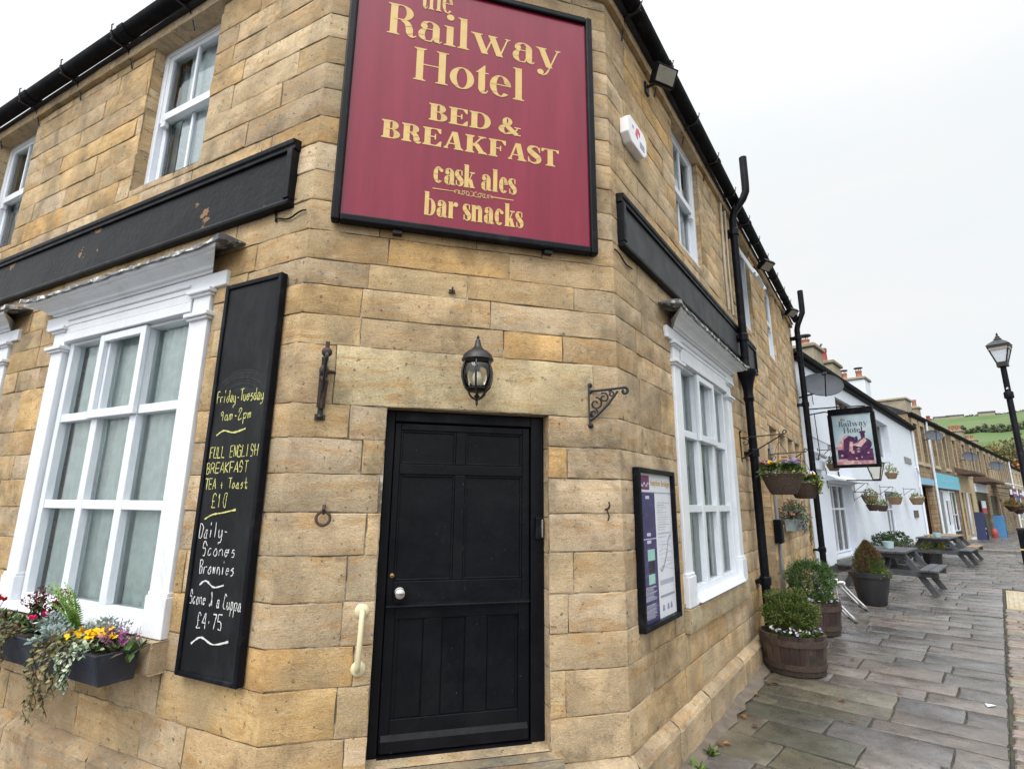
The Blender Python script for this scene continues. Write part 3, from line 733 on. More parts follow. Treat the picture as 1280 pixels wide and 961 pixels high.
            s.ring(.27*w, A*.76, .15*w, A*.25, 0, 360, T=T*.7); s.ring(.24*w, A*.27, .24*w, A*.285, 95, 330, T=T*.95)
            s.stroke([(.16*w,A*.70,T*.8),(.34*w,A*.36,T*.9),(.56*w,.02,T*.8)], False); s.stroke([(.43*w,A*.10,t),(.54*w,A*.30,t*1.3),(.58*w,A*.45,t*1.2)]); s.hair(.48*w, .68*w, A*.46); s.hair(.48*w, .68*w, .012); adv = .66*w
        return s.P, adv
def letter_word(mb, text, st, x0, x1, z, capH, y, spc=.3, ref=None):
    """set TEXT from x0 to x1 with its baseline at z and capitals capH high, standing at depth y"""
    x = 0; polys = []
    for ch in text:
        if ch == ' ': x += spc; continue
        P, adv = st.glyph(ch)
        polys.append([[(px+x, py) for px, py in p] for p in P]); x += adv+st.sb
    x -= st.sb; k = capH/(ref or st.A); kx = (x1-x0)/x; lift = 0
    for g in polys:
        for j, p in enumerate(g):
            q = [(x0+px*kx, y-.00022*(j % 9), z+py*k) for px, py in p]
            ar = sum(q[i][0]*q[(i+1) % len(q)][2]-q[(i+1) % len(q)][0]*q[i][2] for i in range(len(q)))
            if ar < 0: q = q[::-1]
            mb.add(q, [tuple(range(len(q)))])
SIGN_F = Serif(T=.132, t=.022, X=.47, A=.72, sb=.035, ser=.05)
SLAB_F = Serif(T=.20, t=.045, X=.48, A=.72, w=1.12, sb=.05, ser=.06)
COND_F = Serif(T=.135, t=.022, X=.52, A=.72, w=.70, sb=.04, ser=.022)

# chalk hand: each glyph is strokes of xy digit pairs on a 0-6 by 0-9 grid, baseline 3, small letters to 6, capitals to 9
CH = {}
for _row in """F 0903 0959 0646|r 0603 05163646|i 2623 2829|d 464626150413334445 4943|a 464626150413334445 464353|y 0604133344 4642311110|- 1545
T 0969 3933|u 0604133344 4643|e 054545463616040413344 4|s 46261505354433130 3|9 4828171626364748 4843|m 0603 05162625 2523 25364645 4543|2 07193948370353|p 0600 051646454433130 4
U 0904133353 5459|L 090353|E 59090353 0656|N 03095359|G 58391907041343545636|I 2923|S 5739190716364533130 4|H 0309 5359 0656
B 0903 0929483716 1646443303|R 0903 092948473606 2653|K 0903 5906 0653|A 0339 3963 1545|+ 2723 0545|o 261504133344453626|t 2924334344 0646|£ 58492917140353 0636|1 172923|0 2917152343475929
D 0903 09294857443303|l 2923|n 0603 05163645 4543|c 46261504133344|w 0613263346|C 58391906041343|4 3905 0555 4943|. 2526|7 095923|5 5909 0906 0636454333130 4|k 0903 5605 0553|& 533918293613041344 45""".replace('\n', '|').split('|'):
    _c, _, _g = _row.partition(' ')
    _o = []
    for _s in _g.split(' '):
        if len(_s) > 1: _o.append(_s[:len(_s)//2*2])
    CH[_c] = ' '.join(_o)
def chalk(mb, text, x0, x1, z0, z1, h, y, w, r, seed=0):
    n = len(text); step = 1/n; asp = (x1-x0)/n
    for i, ch in enumerate(text):
        g = CH.get(ch, '')
        if not g: continue
        bx = x0+(x1-x0)*(i+.06)*step; bz = z0+(z1-z0)*i*step; ww = asp*.84
        narrow = .6 if ch in 'il1I.' else 1
        for st in g.split():
            pts = [(int(st[k]), int(st[k+1])) for k in range(0, len(st)-1, 2)]
            if len(pts) == 1: pts.append((pts[0][0]+.6, pts[0][1]+.3))
            q = [(bx+ww*(a/6)*1.0+r.uniform(-.003,.003), bz+h*(b-3)/6+r.uniform(-.003,.003)) for a, b in pts]
            smooth_ = ch.islower() or ch in 'SCGDBRU029&£5'
            if smooth_ and len(q) > 2: ribbon(mb, crv(q, 4), y, w*r.uniform(.85, 1.15), r)
            else:
                for e0, e1 in zip(q, q[1:]): ribbon(mb, [e0, ((e0[0]+e1[0])/2+r.uniform(-.001,.001), (e0[1]+e1[1])/2), e1], y, w*r.uniform(.85, 1.15), r)
def ribbon(mb, q, y, w, r):
    vs = []
    y = y - r.uniform(0, .0012)
    for i, p in enumerate(q):
        a, b = q[max(0,i-1)], q[min(len(q)-1,i+1)]; dx, dz = b[0]-a[0], b[1]-a[1]; l = math.hypot(dx,dz) or 1
        ww = w*r.uniform(.5,1.3)/2
        vs += [(p[0]+dz/l*ww, y, p[1]-dx/l*ww), (p[0]-dz/l*ww, y, p[1]+dx/l*ww)]
    mb.add(vs, [(2*i, 2*i+2, 2*i+3, 2*i+1) for i in range(len(q)-1)])

# ------------------------------------------------------------------ the big maroon sign
M_maroon = (lambda m: m.done(m.mix(m.ramp(m.noise(2.2, 8, m.stretch(2.2, 1, .22), rough=.65), .36, .66, 0, 1), (.165,.0045,.024), (.22,.011,.038)), .2, m.bump(m.noise(1.2, 2), .03, .05), spec=.38))(NT('maroon_panel'))
M_gold = plain('gold_lettering', (.56,.385,.125), .45, .06, 14, 0)
t = thing('hotel_sign', 'big maroon sign board with gold hotel lettering above the black door', 'sign', FC, (1.05, -.05, 3.55))
def loc(m, dx, dz, dy=0): m.v = [(x-dx, y-dy, z-dz) for x, y, z in m.v]; return m
SX = (1.05, 3.55, -.05)
L3 = lambda m: loc(m, *SX)
p = MB(); p.box(.165, 1.935, -.055, -.02, 3.58, 5.57); L3(p).build('panel', M_maroon, t)
f = MB()
for a, b, c, d in ((.13,.185,3.545,5.60),(1.915,1.97,3.545,5.60)): f.box(a, b, -.082, -.012, c, d)
for c, d in ((3.545,3.60),(5.545,5.60)): f.box(.185, 1.915, -.081, -.012, c, d)
L3(f).build('frame', M_black, t, bevel=.012)
w = MB()
letter_word(w, 'the', SIGN_F, .625, .855, 5.345, .235, -.057)
letter_word(w, 'Railway', SIGN_F, .392, 1.700, 5.062, .262, -.057)
letter_word(w, 'Hotel', SIGN_F, .592, 1.413, 4.718, .272, -.057)
letter_word(w, 'BED &', SLAB_F, .716, 1.382, 4.412, .137, -.057, .22)
letter_word(w, 'BREAKFAST', SLAB_F, .404, 1.682, 4.210, .140, -.057)
letter_word(w, 'cask ales', COND_F, .768, 1.351, 3.929, .172, -.057, .16)
letter_word(w, 'bar snacks', COND_F, .713, 1.403, 3.676, .172, -.057, .16)
L3(w).build('lettering', M_gold, t)
o = MB(); r = random.Random(2)
ribbon(o, [(.766,3.882),(.93,3.883)], -.0575, .006, r); ribbon(o, [(1.17,3.884),(1.338,3.884)], -.0575, .006, r)
for sx in (-1, 1):
    for k in range(4):
        cx_, rr_ = 1.05+sx*(.025+.030*k), .019-.002*k
        ribbon(o, [(cx_+sx*rr_*1.5*math.cos(R(a)), 3.883+rr_*math.sin(R(a))*(1 if k % 2 else -1)) for a in range(-60, 290, 25)], -.0575, .004, r)
L3(o).build('ornament', M_gold, t)
b = MB()
for x in (.55, 1.6): b.box(x-.03, x+.03, -.05, .0, 3.52, 3.545)
L3(b).build('bracket', M_iron, t)

# ------------------------------------------------------------------ chalkboard menu
M_board = (lambda m: m.done(m.mix(m.ramp(m.noise(2.2, 7, m.stretch(1.5, 1, .7), rough=.7), .46, .68, 0, .4), (.0055,.0065,.008), (.040,.043,.045)), .6, spec=.2))(NT('blackboard'))
t = thing('chalkboard', 'tall narrow chalkboard with a handwritten breakfast and scones menu', 'chalkboard', FL, (-.41, 0, .81))
LB = lambda m: loc(m, -.41, .81)
m = MB(); m.box(-.655, -.155, -.045, -.008, .83, 3.185); LB(m).build('board', M_board, t)
m = MB(); m.box(-.675, -.642, -.058, -.008, .812, 3.205); m.box(-.168, -.135, -.058, -.008, .812, 3.205); m.box(-.642, -.168, -.0575, -.008, 3.172, 3.205); m.box(-.642, -.168, -.0575, -.008, .812, .84)
LB(m).build('frame', M_black, t, bevel=.006)
M_chy = plain('yellow_chalk', (.50,.49,.17), .9, .3, 60, 0); M_chw = plain('white_chalk', (.56,.56,.56), .9, .3, 60, 0)
cr = random.Random(4)
my, mw = MB(), MB()
def squig(mb, x0, x1, z0, z1, a): ribbon(mb, crv([(x0,z0-a*.4),(x0+(x1-x0)*.25,z0+a),(x0+(x1-x0)*.6,z1-a*.35),(x1,z1+a*.6)], 6), -.0462, .011, cr)
for txt, x0, x1, z0, z1, h in (('Friday-Tuesday',-.625,-.185,2.400,2.395,.075),('9am-2pm',-.575,-.27,2.283,2.285,.065),('FULL ENGLISH',-.625,-.18,2.050,2.056,.068),('BREAKFAST',-.640,-.25,1.955,1.962,.064),('TEA + Toast',-.635,-.235,1.862,1.866,.062),('£10',-.550,-.40,1.752,1.760,.078)):
    chalk(my, txt, x0, x1, z0, z1, h, -.0458, .0056, cr)
squig(my, -.587, -.32, 2.198, 2.209, .02); squig(my, -.595, -.321, 1.690, 1.730, .02)
for txt, x0, x1, z0, z1, h in (('Daily-',-.628,-.36,1.572,1.590,.085),('Scones',-.580,-.268,1.476,1.478,.075),('Brownies',-.582,-.265,1.374,1.378,.075),('Scone & a Cuppa',-.636,-.176,1.204,1.196,.075),('£4.75',-.545,-.315,1.078,1.088,.078)):
    chalk(mw, txt, x0, x1, z0, z1, h, -.0458, .0056, cr)
squig(mw, -.563, -.347, 1.316, 1.310, .018); squig(mw, -.571, -.251, 1.000, 1.015, .03)
LB(my).build('yellow_writing', M_chy, t); LB(mw).build('white_writing', M_chw, t)
sm = MB(); rs = random.Random(6)
M_smear = plain('chalk_smear', (.035,.037,.04), .95, .5, 25, 0)
for k in range(34):
    rr0 = .22+.0045*k+rs.uniform(-.004,.004); a0, a1 = rs.uniform(40, 70), rs.uniform(105, 150)
    ribbon(sm, [(-.41+rr0*1.0*math.cos(R(a0+(a1-a0)*j/14)), 2.245+rr0*.95*math.sin(R(a0+(a1-a0)*j/14))) for j in range(15)], -.0453, rs.uniform(.001,.0028), rs)
LB(sm).build('smear', M_smear, t)

# ------------------------------------------------------------------ lantern over the door
M_opal = plain('frosted_glass', (.72,.70,.62), .25, .1, 10, 0)
t = thing('wall_lantern', 'black round-bodied carriage lantern on the stone lintel over the door', 'lantern', FC, (1.088, -.15, 2.38))
m = MB(); m.lathe([(a, .268+(z-.232)*.80) for a, z in ((.004,.46),(.010,.445),(.006,.435),(.014,.425),(.016,.41),(.024,.37),(.040,.345),(.066,.325),(.088,.300),(.098,.268),(.102,.255),(.092,.252),(.085,.235),(.02,.232))], n=20); cap = m.build('cap', M_iron, t, smooth=50)
m = MB(); m.lathe([(.058,.095),(.084,.125),(.098,.17),(.100,.205),(.092,.245),(.082,.270)], n=20); m.build('glass', glassmat('lantern_glass', (.86,.86,.80), .3), t, smooth=True)
m = MB(); m.lathe([(.014,.10),(.02,.13),(.03,.155),(.032,.18),(.022,.205),(.008,.215)], n=12); m.build('bulb', M_opal, t, smooth=True)
m = MB()
for k in range(6):
    a = math.pi/3*k+.25
    m.tube([(r_*math.cos(a), r_*math.sin(a), z) for r_, z in ((.062,.092),(.088,.122),(.102,.168),(.104,.205),(.096,.245),(.085,.275))], .0065, 6)
    m.tube([(r_*math.cos(a), r_*math.sin(a), z) for r_, z in ((.060,.10),(.055,.07),(.035,.05),(.016,.04))], .005, 5)
m.lathe([(.055,.098),(.068,.10),(.068,.112),(.055,.115)], n=20); m.lathe([(.058,.088),(.066,.092),(.058,.098)], n=20)
m.lathe([(.003,-.005),(.009,.012),(.006,.024),(.014,.034),(.008,.044),(.020,.055),(.010,.066)], n=12)
m.build('cage', M_iron, t, smooth=40)
m = MB(); m.lathe([(.05,0),(.05,.012),(.03,.02)], n=16); m.v = [(x, .15-z, .30+y) for x, y, z in m.v]
m.tube([(0,.13,.30),(0,.07,.285),(0,.03,.30)], .011, 8); m.build('wall_plate', M_iron, t)

# ------------------------------------------------------------------ scroll brackets, rings, hooks, handle
def spiral(c, r0, r1, a0, a1, n=16): return [(0, c[0]+(r0+(r1-r0)*i/n)*math.cos(R(a0+(a1-a0)*i/n)), c[1]+(r0+(r1-r0)*i/n)*math.sin(R(a0+(a1-a0)*i/n))) for i in range(n+1)]
def scroll_bracket(nm, label, F, x, z, reach, drop, rz=0, group=None):
    t = thing(nm, label, 'bracket', F, (x, 0, z), rz, group)
    m = MB(); m.box(-.016, .016, -.010, .001, -drop*.62, .10); m.ball((0,-.012,.10), .018); m.ball((0,-.012,-drop*.62), .02); m.ball((0,-.013,.05), .012); m.ball((0,-.013,-.1), .012); m.build('back_plate', M_iron, t)
    m = MB(); A = lambda q: [(0, -abs(y), zz) for _, y, zz in q]
    m.tube([(0,-.01,.06),(0,-reach*.4,.065),(0,-reach*.8,.075),(0,-reach,.08)], .010, 6)
    m.tube([(0,-.012,-drop*.5),(0,-reach*.28,-drop*.34),(0,-reach*.55,-drop*.10),(0,-reach*.8,.055)], .0095, 6)
    for c, r0, s0 in (((-reach*.20,-.03),.045,90),((-reach*.42,.01),.036,60),((-reach*.62,.035),.022,40),((-reach*.14,-drop*.32),.03,120)):
        m.tube(spiral(c, r0, r0*.25, s0, s0+430, 22), .006, 5)
    m.tube(spiral((-reach*.98,.055), .026, .008, 90, 420, 14), .011, 6)
    m.build('scroll', M_iron, t); return t
scroll_bracket('scroll_bracket', 'ornate black scroll bracket on the stone to the right of the lantern', FC, 1.895, 2.49, .25, .29, rz=R(66))
bt = scroll_bracket('scroll_bracket', 'rusty dark scroll bracket seen edge-on beside the lintel end above the iron ring', FC, .165, 2.545, .22, .42, rz=R(8))
m = MB(); m.box(-.03,.03,-.012,.0,-.28,-.245); m.box(-.024,.024,-.012,.0,-.2,.03); m.ball((0,-.03,.02), .036, 10, 8, sx=.8); m.ball((0,-.20,.09), .03, 10, 8); m.tube([(-.02,-.01,.02),(.03,-.012,.022),(.075,-.006,.02)], .010, 6); m.tube([(.0,-.01,-.02),(.012,-.10,-.06),(.006,-.03,-.21)], .02, 8, r1=.012); m.tube([(0,-.205,.09),(0,-.21,.15)], .012, 6); m.build('old_fixing', M_rust, bt, smooth=50)
t = thing('tethering_ring', 'rusty iron ring hanging from an eye left of the door', 'ring', FC, (.235, 0, 1.73))
m = MB(); m.tube([(0,.01,.03),(0,-.03,.04),(.0,-.045,.02),(0,-.03,-.005),(0,-.015,.0)], .009, 6); m.build('eye', M_rust, t)
m = MB(); m.tube([(.038*math.cos(R(a)), -.035+.006*math.sin(R(a)), -.032+.038*math.sin(R(a))) for a in range(0, 361, 20)], .0085, 6); m.build('ring', M_rust, t)
t = thing('wall_hook', 'small rusty iron hook in the stone right of the door', 'hook', FC, (2.0, 0, 1.755))
m = MB(); m.tube([(0,.01,0),(0,-.05,.01),(0.0,-.065,.03),(0,-.055,.05)], .007, 6); m.tube([(0,-.02,0),(.012,-.025,-.04),(.006,-.02,-.07)], .006, 6); m.build('hook', M_rust, t)
M_cream = plain('cream_plastic', (.62,.56,.36), .35, .06, 10, .05, 60)
t = thing('grab_handle', 'cream plastic grab handle fixed upright on the stone left of the door', 'grab handle', FC, (.482, 0, 1.04))
m = MB(); m.tube([(-.005,-.012,-.15),(-.004,-.045,-.148),(-.003,-.06,-.12),(.0,-.062,0),(.003,-.06,.12),(.004,-.045,.148),(.005,-.012,.15)], .0155, 12); m.build('bar', M_cream, t, smooth=True)
for z in (-.15, .15):
    m = MB(); m.lathe([(.040,0),(.040,.008),(.030,.016),(.018,.02)], n=18); m.v = [(x, -q, z+y) for x, y, q in m.v]; m.build('rose', M_cream, t, smooth=50)
t = thing('door_entry_pad', 'small black entry keypad on the frame at the right of the black door', 'keypad', FC, (1.565, .10, 1.635))
m = MB(); m.box(-.026, .026, -.03, .005, -.07, .07); m.build('case', M_black, t, bevel=.006)
m = MB(); m.box(.012, .022, -.033, -.029, -.055, .055); m.build('metal_strip', M_chrome, t)
t = thing('pipe_bracket', 'tiny iron fixing left in the wall above the lantern', 'fixing', FC, (.93, 0, 3.17))
m = MB(); m.tube([(0,.01,0),(0,-.03,0),(0,-.035,.02)], .006, 6); m.box(-.02,.02,-.012,.002,-.012,.012); m.build('stub', M_rust, t)
t = thing('aerial_hook', 'iron eye bolt standing out high between the upstairs window and the sign', 'hook', FL, (-.93, 0, 5.95))
m = MB(); m.tube([(0,.01,0),(-.02,-.16,.06),(-.03,-.22,.07)], .010, 6); m.tube([(-.03+.03*math.cos(R(a))-.03, -.24, .085+.03*math.sin(R(a))) for a in range(0, 361, 30)], .008, 5); m.build('eye_bolt', M_iron, t)

# ------------------------------------------------------------------ notice board
t = thing('notice_board', 'black framed purple and white village information poster on the right-hand wall', 'notice board', FR, (.575, 0, .95))
LN = lambda m: loc(m, .575, .95)
x0, x1, z0, z1 = .195, .955, .955, 2.05
m = MB(); m.box(x0, x0+.035, -.052, 0, z0, z1); m.box(x1-.035, x1, -.052, 0, z0, z1); m.box(x0+.035, x1-.035, -.0515, 0, z0, z0+.035); m.box(x0+.035, x1-.035, -.0515, 0, z1-.035, z1)
LN(m).build('frame', M_black, t, bevel=.005)
a, b, c, d = x0+.035, x1-.035, z0+.035, z1-.035; W_, H_ = b-a, d-c
def pr(name, u0, u1, v0, v1, mat, k, par): 
    m = MB(); y = -.020-.0006*k; m.add([(a+W_*u0,y,c+H_*v0),(a+W_*u1,y,c+H_*v0),(a+W_*u1,y,c+H_*v1),(a+W_*u0,y,c+H_*v1)], [(0,1,2,3)])
    return LN(m).build(name, mat, par)
M_paper = plain('poster_white', (.66,.68,.74), .35, .05, 5, 0); M_purp = plain('poster_purple', (.040,.028,.125), .3, .35, 7, 0, dirt=(.10,.10,.22), dscale=4)
M_yel = plain('poster_yellow', (.62,.36,.07), .4, .05, 5, 0); M_mag = plain('poster_plum', (.16,.02,.13), .4, .1, 5, 0); M_mint = plain('poster_mint', (.30,.55,.47), .4, .1, 5, 0); M_grey = plain('poster_print', (.25,.27,.36), .5, .1, 5, 0); M_pale = plain('poster_pale', (.50,.52,.62), .4, .1, 6, 0)
m = MB(); m.box(a, b, -.019, -.002, c, d); sh = LN(m).build('poster', M_paper, t)
pr('panel', .0, .47, .0, .865, M_purp, 1, sh); pr('panel', .02, .33, .885, .985, M_mag, 1, sh)
m = MB(); rb = random.Random(3)
for k in range(26): ribbon(m, [(a+W_*(.06+.0), c+H_*(.030+k*.0072+ (.02 if k > 12 else 0))), (a+W_*rb.uniform(.30,.42), c+H_*(.030+k*.0072+(.02 if k > 12 else 0)))], -.0212, .0035, rb)
for v in (.82, .565, .515): m.add([(a+W_*.2,-.0213,c+H_*v),(a+W_*.31,-.0213,c+H_*v),(a+W_*.31,-.0213,c+H_*(v+.022)),(a+W_*.2,-.0213,c+H_*(v+.022))], [(0,1,2,3)])
m.add([(a,-.0213,c+H_*.543),(a+W_*.47,-.0213,c+H_*.543),(a+W_*.47,-.0213,c+H_*.549),(a,-.0213,c+H_*.549)], [(0,1,2,3)])
LN(m).build('print', M_pale, sh)
pr('panel', .20, .40, .40, .475, M_mint, 2, sh); pr('panel', .20, .38, .245, .31, M_mint, 2, sh); pr('panel', .22, .38, .32, .395, M_slate, 2, sh)
m = MB()
for k in range(40):
    v = .84-k*.0088
    if .60 < v < .80 or k % 7 == 5: 
        if k % 2: ribbon(m, [(a+W_*.53, c+H_*v), (a+W_*rb.uniform(.7,.95), c+H_*v)], -.0212, .0028, rb)
for v in (.58,.573,.25,.243,.236,.229,.222): ribbon(m, [(a+W_*.52, c+H_*v), (a+W_*.95, c+H_*v)], -.0212, .003, rb)
ribbon(m, crv([(a+W_*u, c+H_*v) for u, v in ((.55,.335),(.60,.315),(.68,.36),(.76,.42),(.80,.47),(.84,.53),(.93,.56))], 5), -.0214, .011, rb)
for k in range(9): ribbon(m, crv([(a+W_*rb.uniform(.52,.6), c+H_*(.33+.024*k)), (a+W_*rb.uniform(.62,.8), c+H_*(.33+.025*k+rb.uniform(-.02,.02))), (a+W_*.95, c+H_*(.33+.024*k+rb.uniform(-.03,.03)))], 4), -.0211, .0022, rb)
for u in (.56, .70, .80): m.add([(a+W_*u,-.0213,c+H_*.045),(a+W_*(u+.07),-.0213,c+H_*.045),(a+W_*(u+.05),-.0213,c+H_*.085),(a+W_*(u+.02),-.0213,c+H_*.085)], [(0,1,2,3)])
m.add([(a+W_*.52,-.0213,c+H_*.135),(a+W_*.95,-.0213,c+H_*.135),(a+W_*.95,-.0213,c+H_*.15),(a+W_*.52,-.0213,c+H_*.15)], [(0,1,2,3)])
ribbon(m, [(a,c+H_*.868),(b,c+H_*.868)], -.0214, .006, rb)
LN(m).build('print', M_grey, sh)
m = MB(); ribbon(m, crv([(a+W_*(.05+.26*k/12), c+H_*(.92+.012*math.sin(k*1.3))) for k in range(13)], 3), -.0222, .012, rb); LN(m).build('print', M_pale, sh)
def text_mesh(txt, size, mat, name, parent, M, width=None):
    cu = bpy.data.curves.new(name, 'FONT'); cu.body = txt; cu.size = size; cu.align_x = 'CENTER'; cu.extrude = .0004
    o = bpy.data.objects.new(name, cu); dg = bpy.context.evaluated_depsgraph_get(); me = bpy.data.meshes.new_from_object(o)
    bpy.data.objects.remove(o); bpy.data.curves.remove(cu)
    xs = [v.co.x for v in me.vertices]; w0 = max(xs)-min(xs); k = (width/w0) if width else 1
    for v in me.vertices: v.co = M @ Vector((v.co.x*k, -v.co.z, v.co.y))
    me.materials.clear(); me.materials.append(mat); o = bpy.data.objects.new(name, me); COL.objects.link(o); o.parent = parent; return o
text_mesh('haydon bridge', .062, M_yel, 'lettering', sh, Matrix.Translation((a+W_*.67-.575, -.0212, c+H_*.918-.95)), W_*.58)

# ------------------------------------------------------------------ alarm box and floodlights
t = thing('alarm_box', 'white burglar alarm box with a red emblem high on the right-hand wall', 'alarm box', FR, (.43, 0, 4.84)); t.scale = (.86, .9, .86)
m = MB(); hx = [(-.24,-.07),(-.16,-.145),(.16,-.145),(.245,-.07),(.245,.09),(.17,.145),(-.17,.145),(-.24,.09)]
m.prism(hx, -.085, 0, 'y'); m.v = [(x, y, z) for x, y, z in m.v]
M_alarm = plain('alarm_white', (.80,.80,.82), .35, .05, 8, 0); m.build('case', M_alarm, t, bevel=.012)
m = MB(); m.prism([(-.06,.0),(-.03,.08),(.02,.10),(.06,.07),(.05,.02),(.02,.05),(-.01,.03),(.0,-.03)], -.0885, -.086, 'y'); m.build('emblem', plain('red_emblem', (.62,.03,.10), .4, 0, 5, 0), t)
m = MB(); m.box(-.13, -.10, -.0875, -.085, .03, .06)
for k in range(3): m.box(.05, .17, -.0875, -.085, -.08+k*.025, -.07+k*.025)
m.build('print', M_grey, t)
def flood(label, x, z, s, rz=0, tilt=35):
    t = thing('floodlight', label, 'floodlight', FR, (x, 0, z), 0, None)
    m = MB(); m.box(-.05*s, .05*s, -.02, .0, -.10*s, .04*s); m.box(-.012, .012, -.16*s, -.02, -.02*s, .0); m.build('arm', M_iron, t)
    A = Matrix.Translation((0, -.20*s, .03*s)) @ Matrix.Rotation(R(rz), 4, 'Z') @ Matrix.Rotation(R(tilt), 4, 'X')
    m = MB(); m.box(-.15*s, .15*s, -.06*s, .02*s, -.10*s, .11*s); m.box(-.12*s, .12*s, .02*s, .06*s, -.08*s, .08*s); m.v = [tuple(A @ Vector(p)) for p in m.v]; m.build('housing', M_black, t, bevel=.01)
    m = MB(); m.box(-.12*s, .12*s, -.066*s, -.06*s, -.075*s, .085*s); m.v = [tuple(A @ Vector(p)) for p in m.v]; m.build('lens', plain('dusty_lens', (.26,.245,.20), .3, .1, 10, 0), t)
flood('dusty floodlight nearest the corner, under the gutter above the alarm box', .92, 5.74, .85, rz=-30, tilt=30)
flood('black floodlight under the gutter between the second and third upstairs windows', 6.0, 5.80, .9, rz=-25, tilt=55)
flood('floodlight under the end of the gutter by the farther downpipe', 8.9, 5.84, .9, rz=-25, tilt=55)
# ------------------------------------------------------------------ plants
M_leaf = leafmat('leaves'); M_petal = leafmat('petals', .6, .2)
M_soil = plain('soil', (.03,.022,.016), .95, .4, 20, .6, 40)
def rdir(r, up=0):
    while True:
        v = Vector((r.uniform(-1,1), r.uniform(-1,1), r.uniform(-1,1)))
        if .05 < v.length < 1: v.normalize(); v.z += up; return v.normalized()
def jit(c, r, k=.25):
    f = r.uniform(1-k, 1+k); return (c[0]*f*r.uniform(.9,1.1), c[1]*f, c[2]*f*r.uniform(.85,1.15))
def blob_leaves(m, c, rad, n, w, l, cols, r, up=.3, shell=.55, lump=.18, sz=1.0, flat=0):
    for i in range(n):
        d = rdir(r); k = (shell+(1-shell)*r.random()**.6)*(1+lump*2*mnoise.noise(Vector((d.x*2.1+c[0]*3, d.y*2.1+c[1]*3, d.z*2.1+n*.01))))
        p = (c[0]+d.x*rad[0]*k, c[1]+d.y*rad[1]*k, c[2]+d.z*rad[2]*k)
        if p[2] < flat: continue
        dd = (d*.8 + rdir(r)*.8 + Vector((0,0,up)))
        m.card(p, dd, w*r.uniform(.7,1.2), l*r.uniform(.7,1.25), rdir(r), jit(r.choice(cols), r), .2)
def pansy_mesh(r, petals, leaves, n_f=4, n_l=26, size=.024):
    lm = MB(); fm = MB()
    for i in range(n_l):
        a = r.uniform(0, 6.28); d = Vector((math.cos(a), math.sin(a), r.uniform(-.1,.9))); lm.card((r.uniform(-.03,.03), r.uniform(-.03,.03), r.uniform(0,.05)), d, .022, r.uniform(.035,.06), (0,0,1), jit(r.choice(leaves), r), .15)
    for i in range(n_f):
        p = Vector((r.uniform(-.07,.07), r.uniform(-.07,.07), r.uniform(.05,.095))); nrm = (rdir(r)*.6 + Vector((0,-.5,.5))).normalized(); u = nrm.orthogonal().normalized(); v = nrm.cross(u); c = r.choice(petals)
        for k in range(5):
            a = 2*math.pi*k/5; d = u*math.cos(a)+v*math.sin(a)
            fm.card(p, d+nrm*.15, size*1.25, size*r.uniform(.9,1.2), nrm, jit(c, r, .15), .05)
        fm.card(p+nrm*.004, u, .008, .010, nrm, (.6,.4,.03), 0)
    return lm, fm
GREENS = [(.05,.105,.022),(.065,.12,.028),(.035,.08,.02),(.09,.14,.03)]
BOX = [(.04,.08,.014),(.055,.10,.018),(.03,.06,.012),(.09,.125,.025),(.13,.135,.03)]
def pansies(label, M, loc_, petals, seed, n_f=5, n_l=34, group=None, size=.024, name='pansy_plant', scale=1):
    r = random.Random(seed); t = thing(name, label, 'flower', M, loc_, r.uniform(0, 6), group)
    l, f = pansy_mesh(r, petals, GREENS, n_f, n_l, size)
    l.build('foliage', M_leaf, t); f.build('flower', M_petal, t); t.scale = (scale,)*3; return t
LILAC, VIOL, YEL, WHITE, PINK, RED = (.42,.33,.62), (.13,.05,.30), (.75,.42,.01), (.72,.70,.72), (.55,.10,.25), (.35,.02,.03)
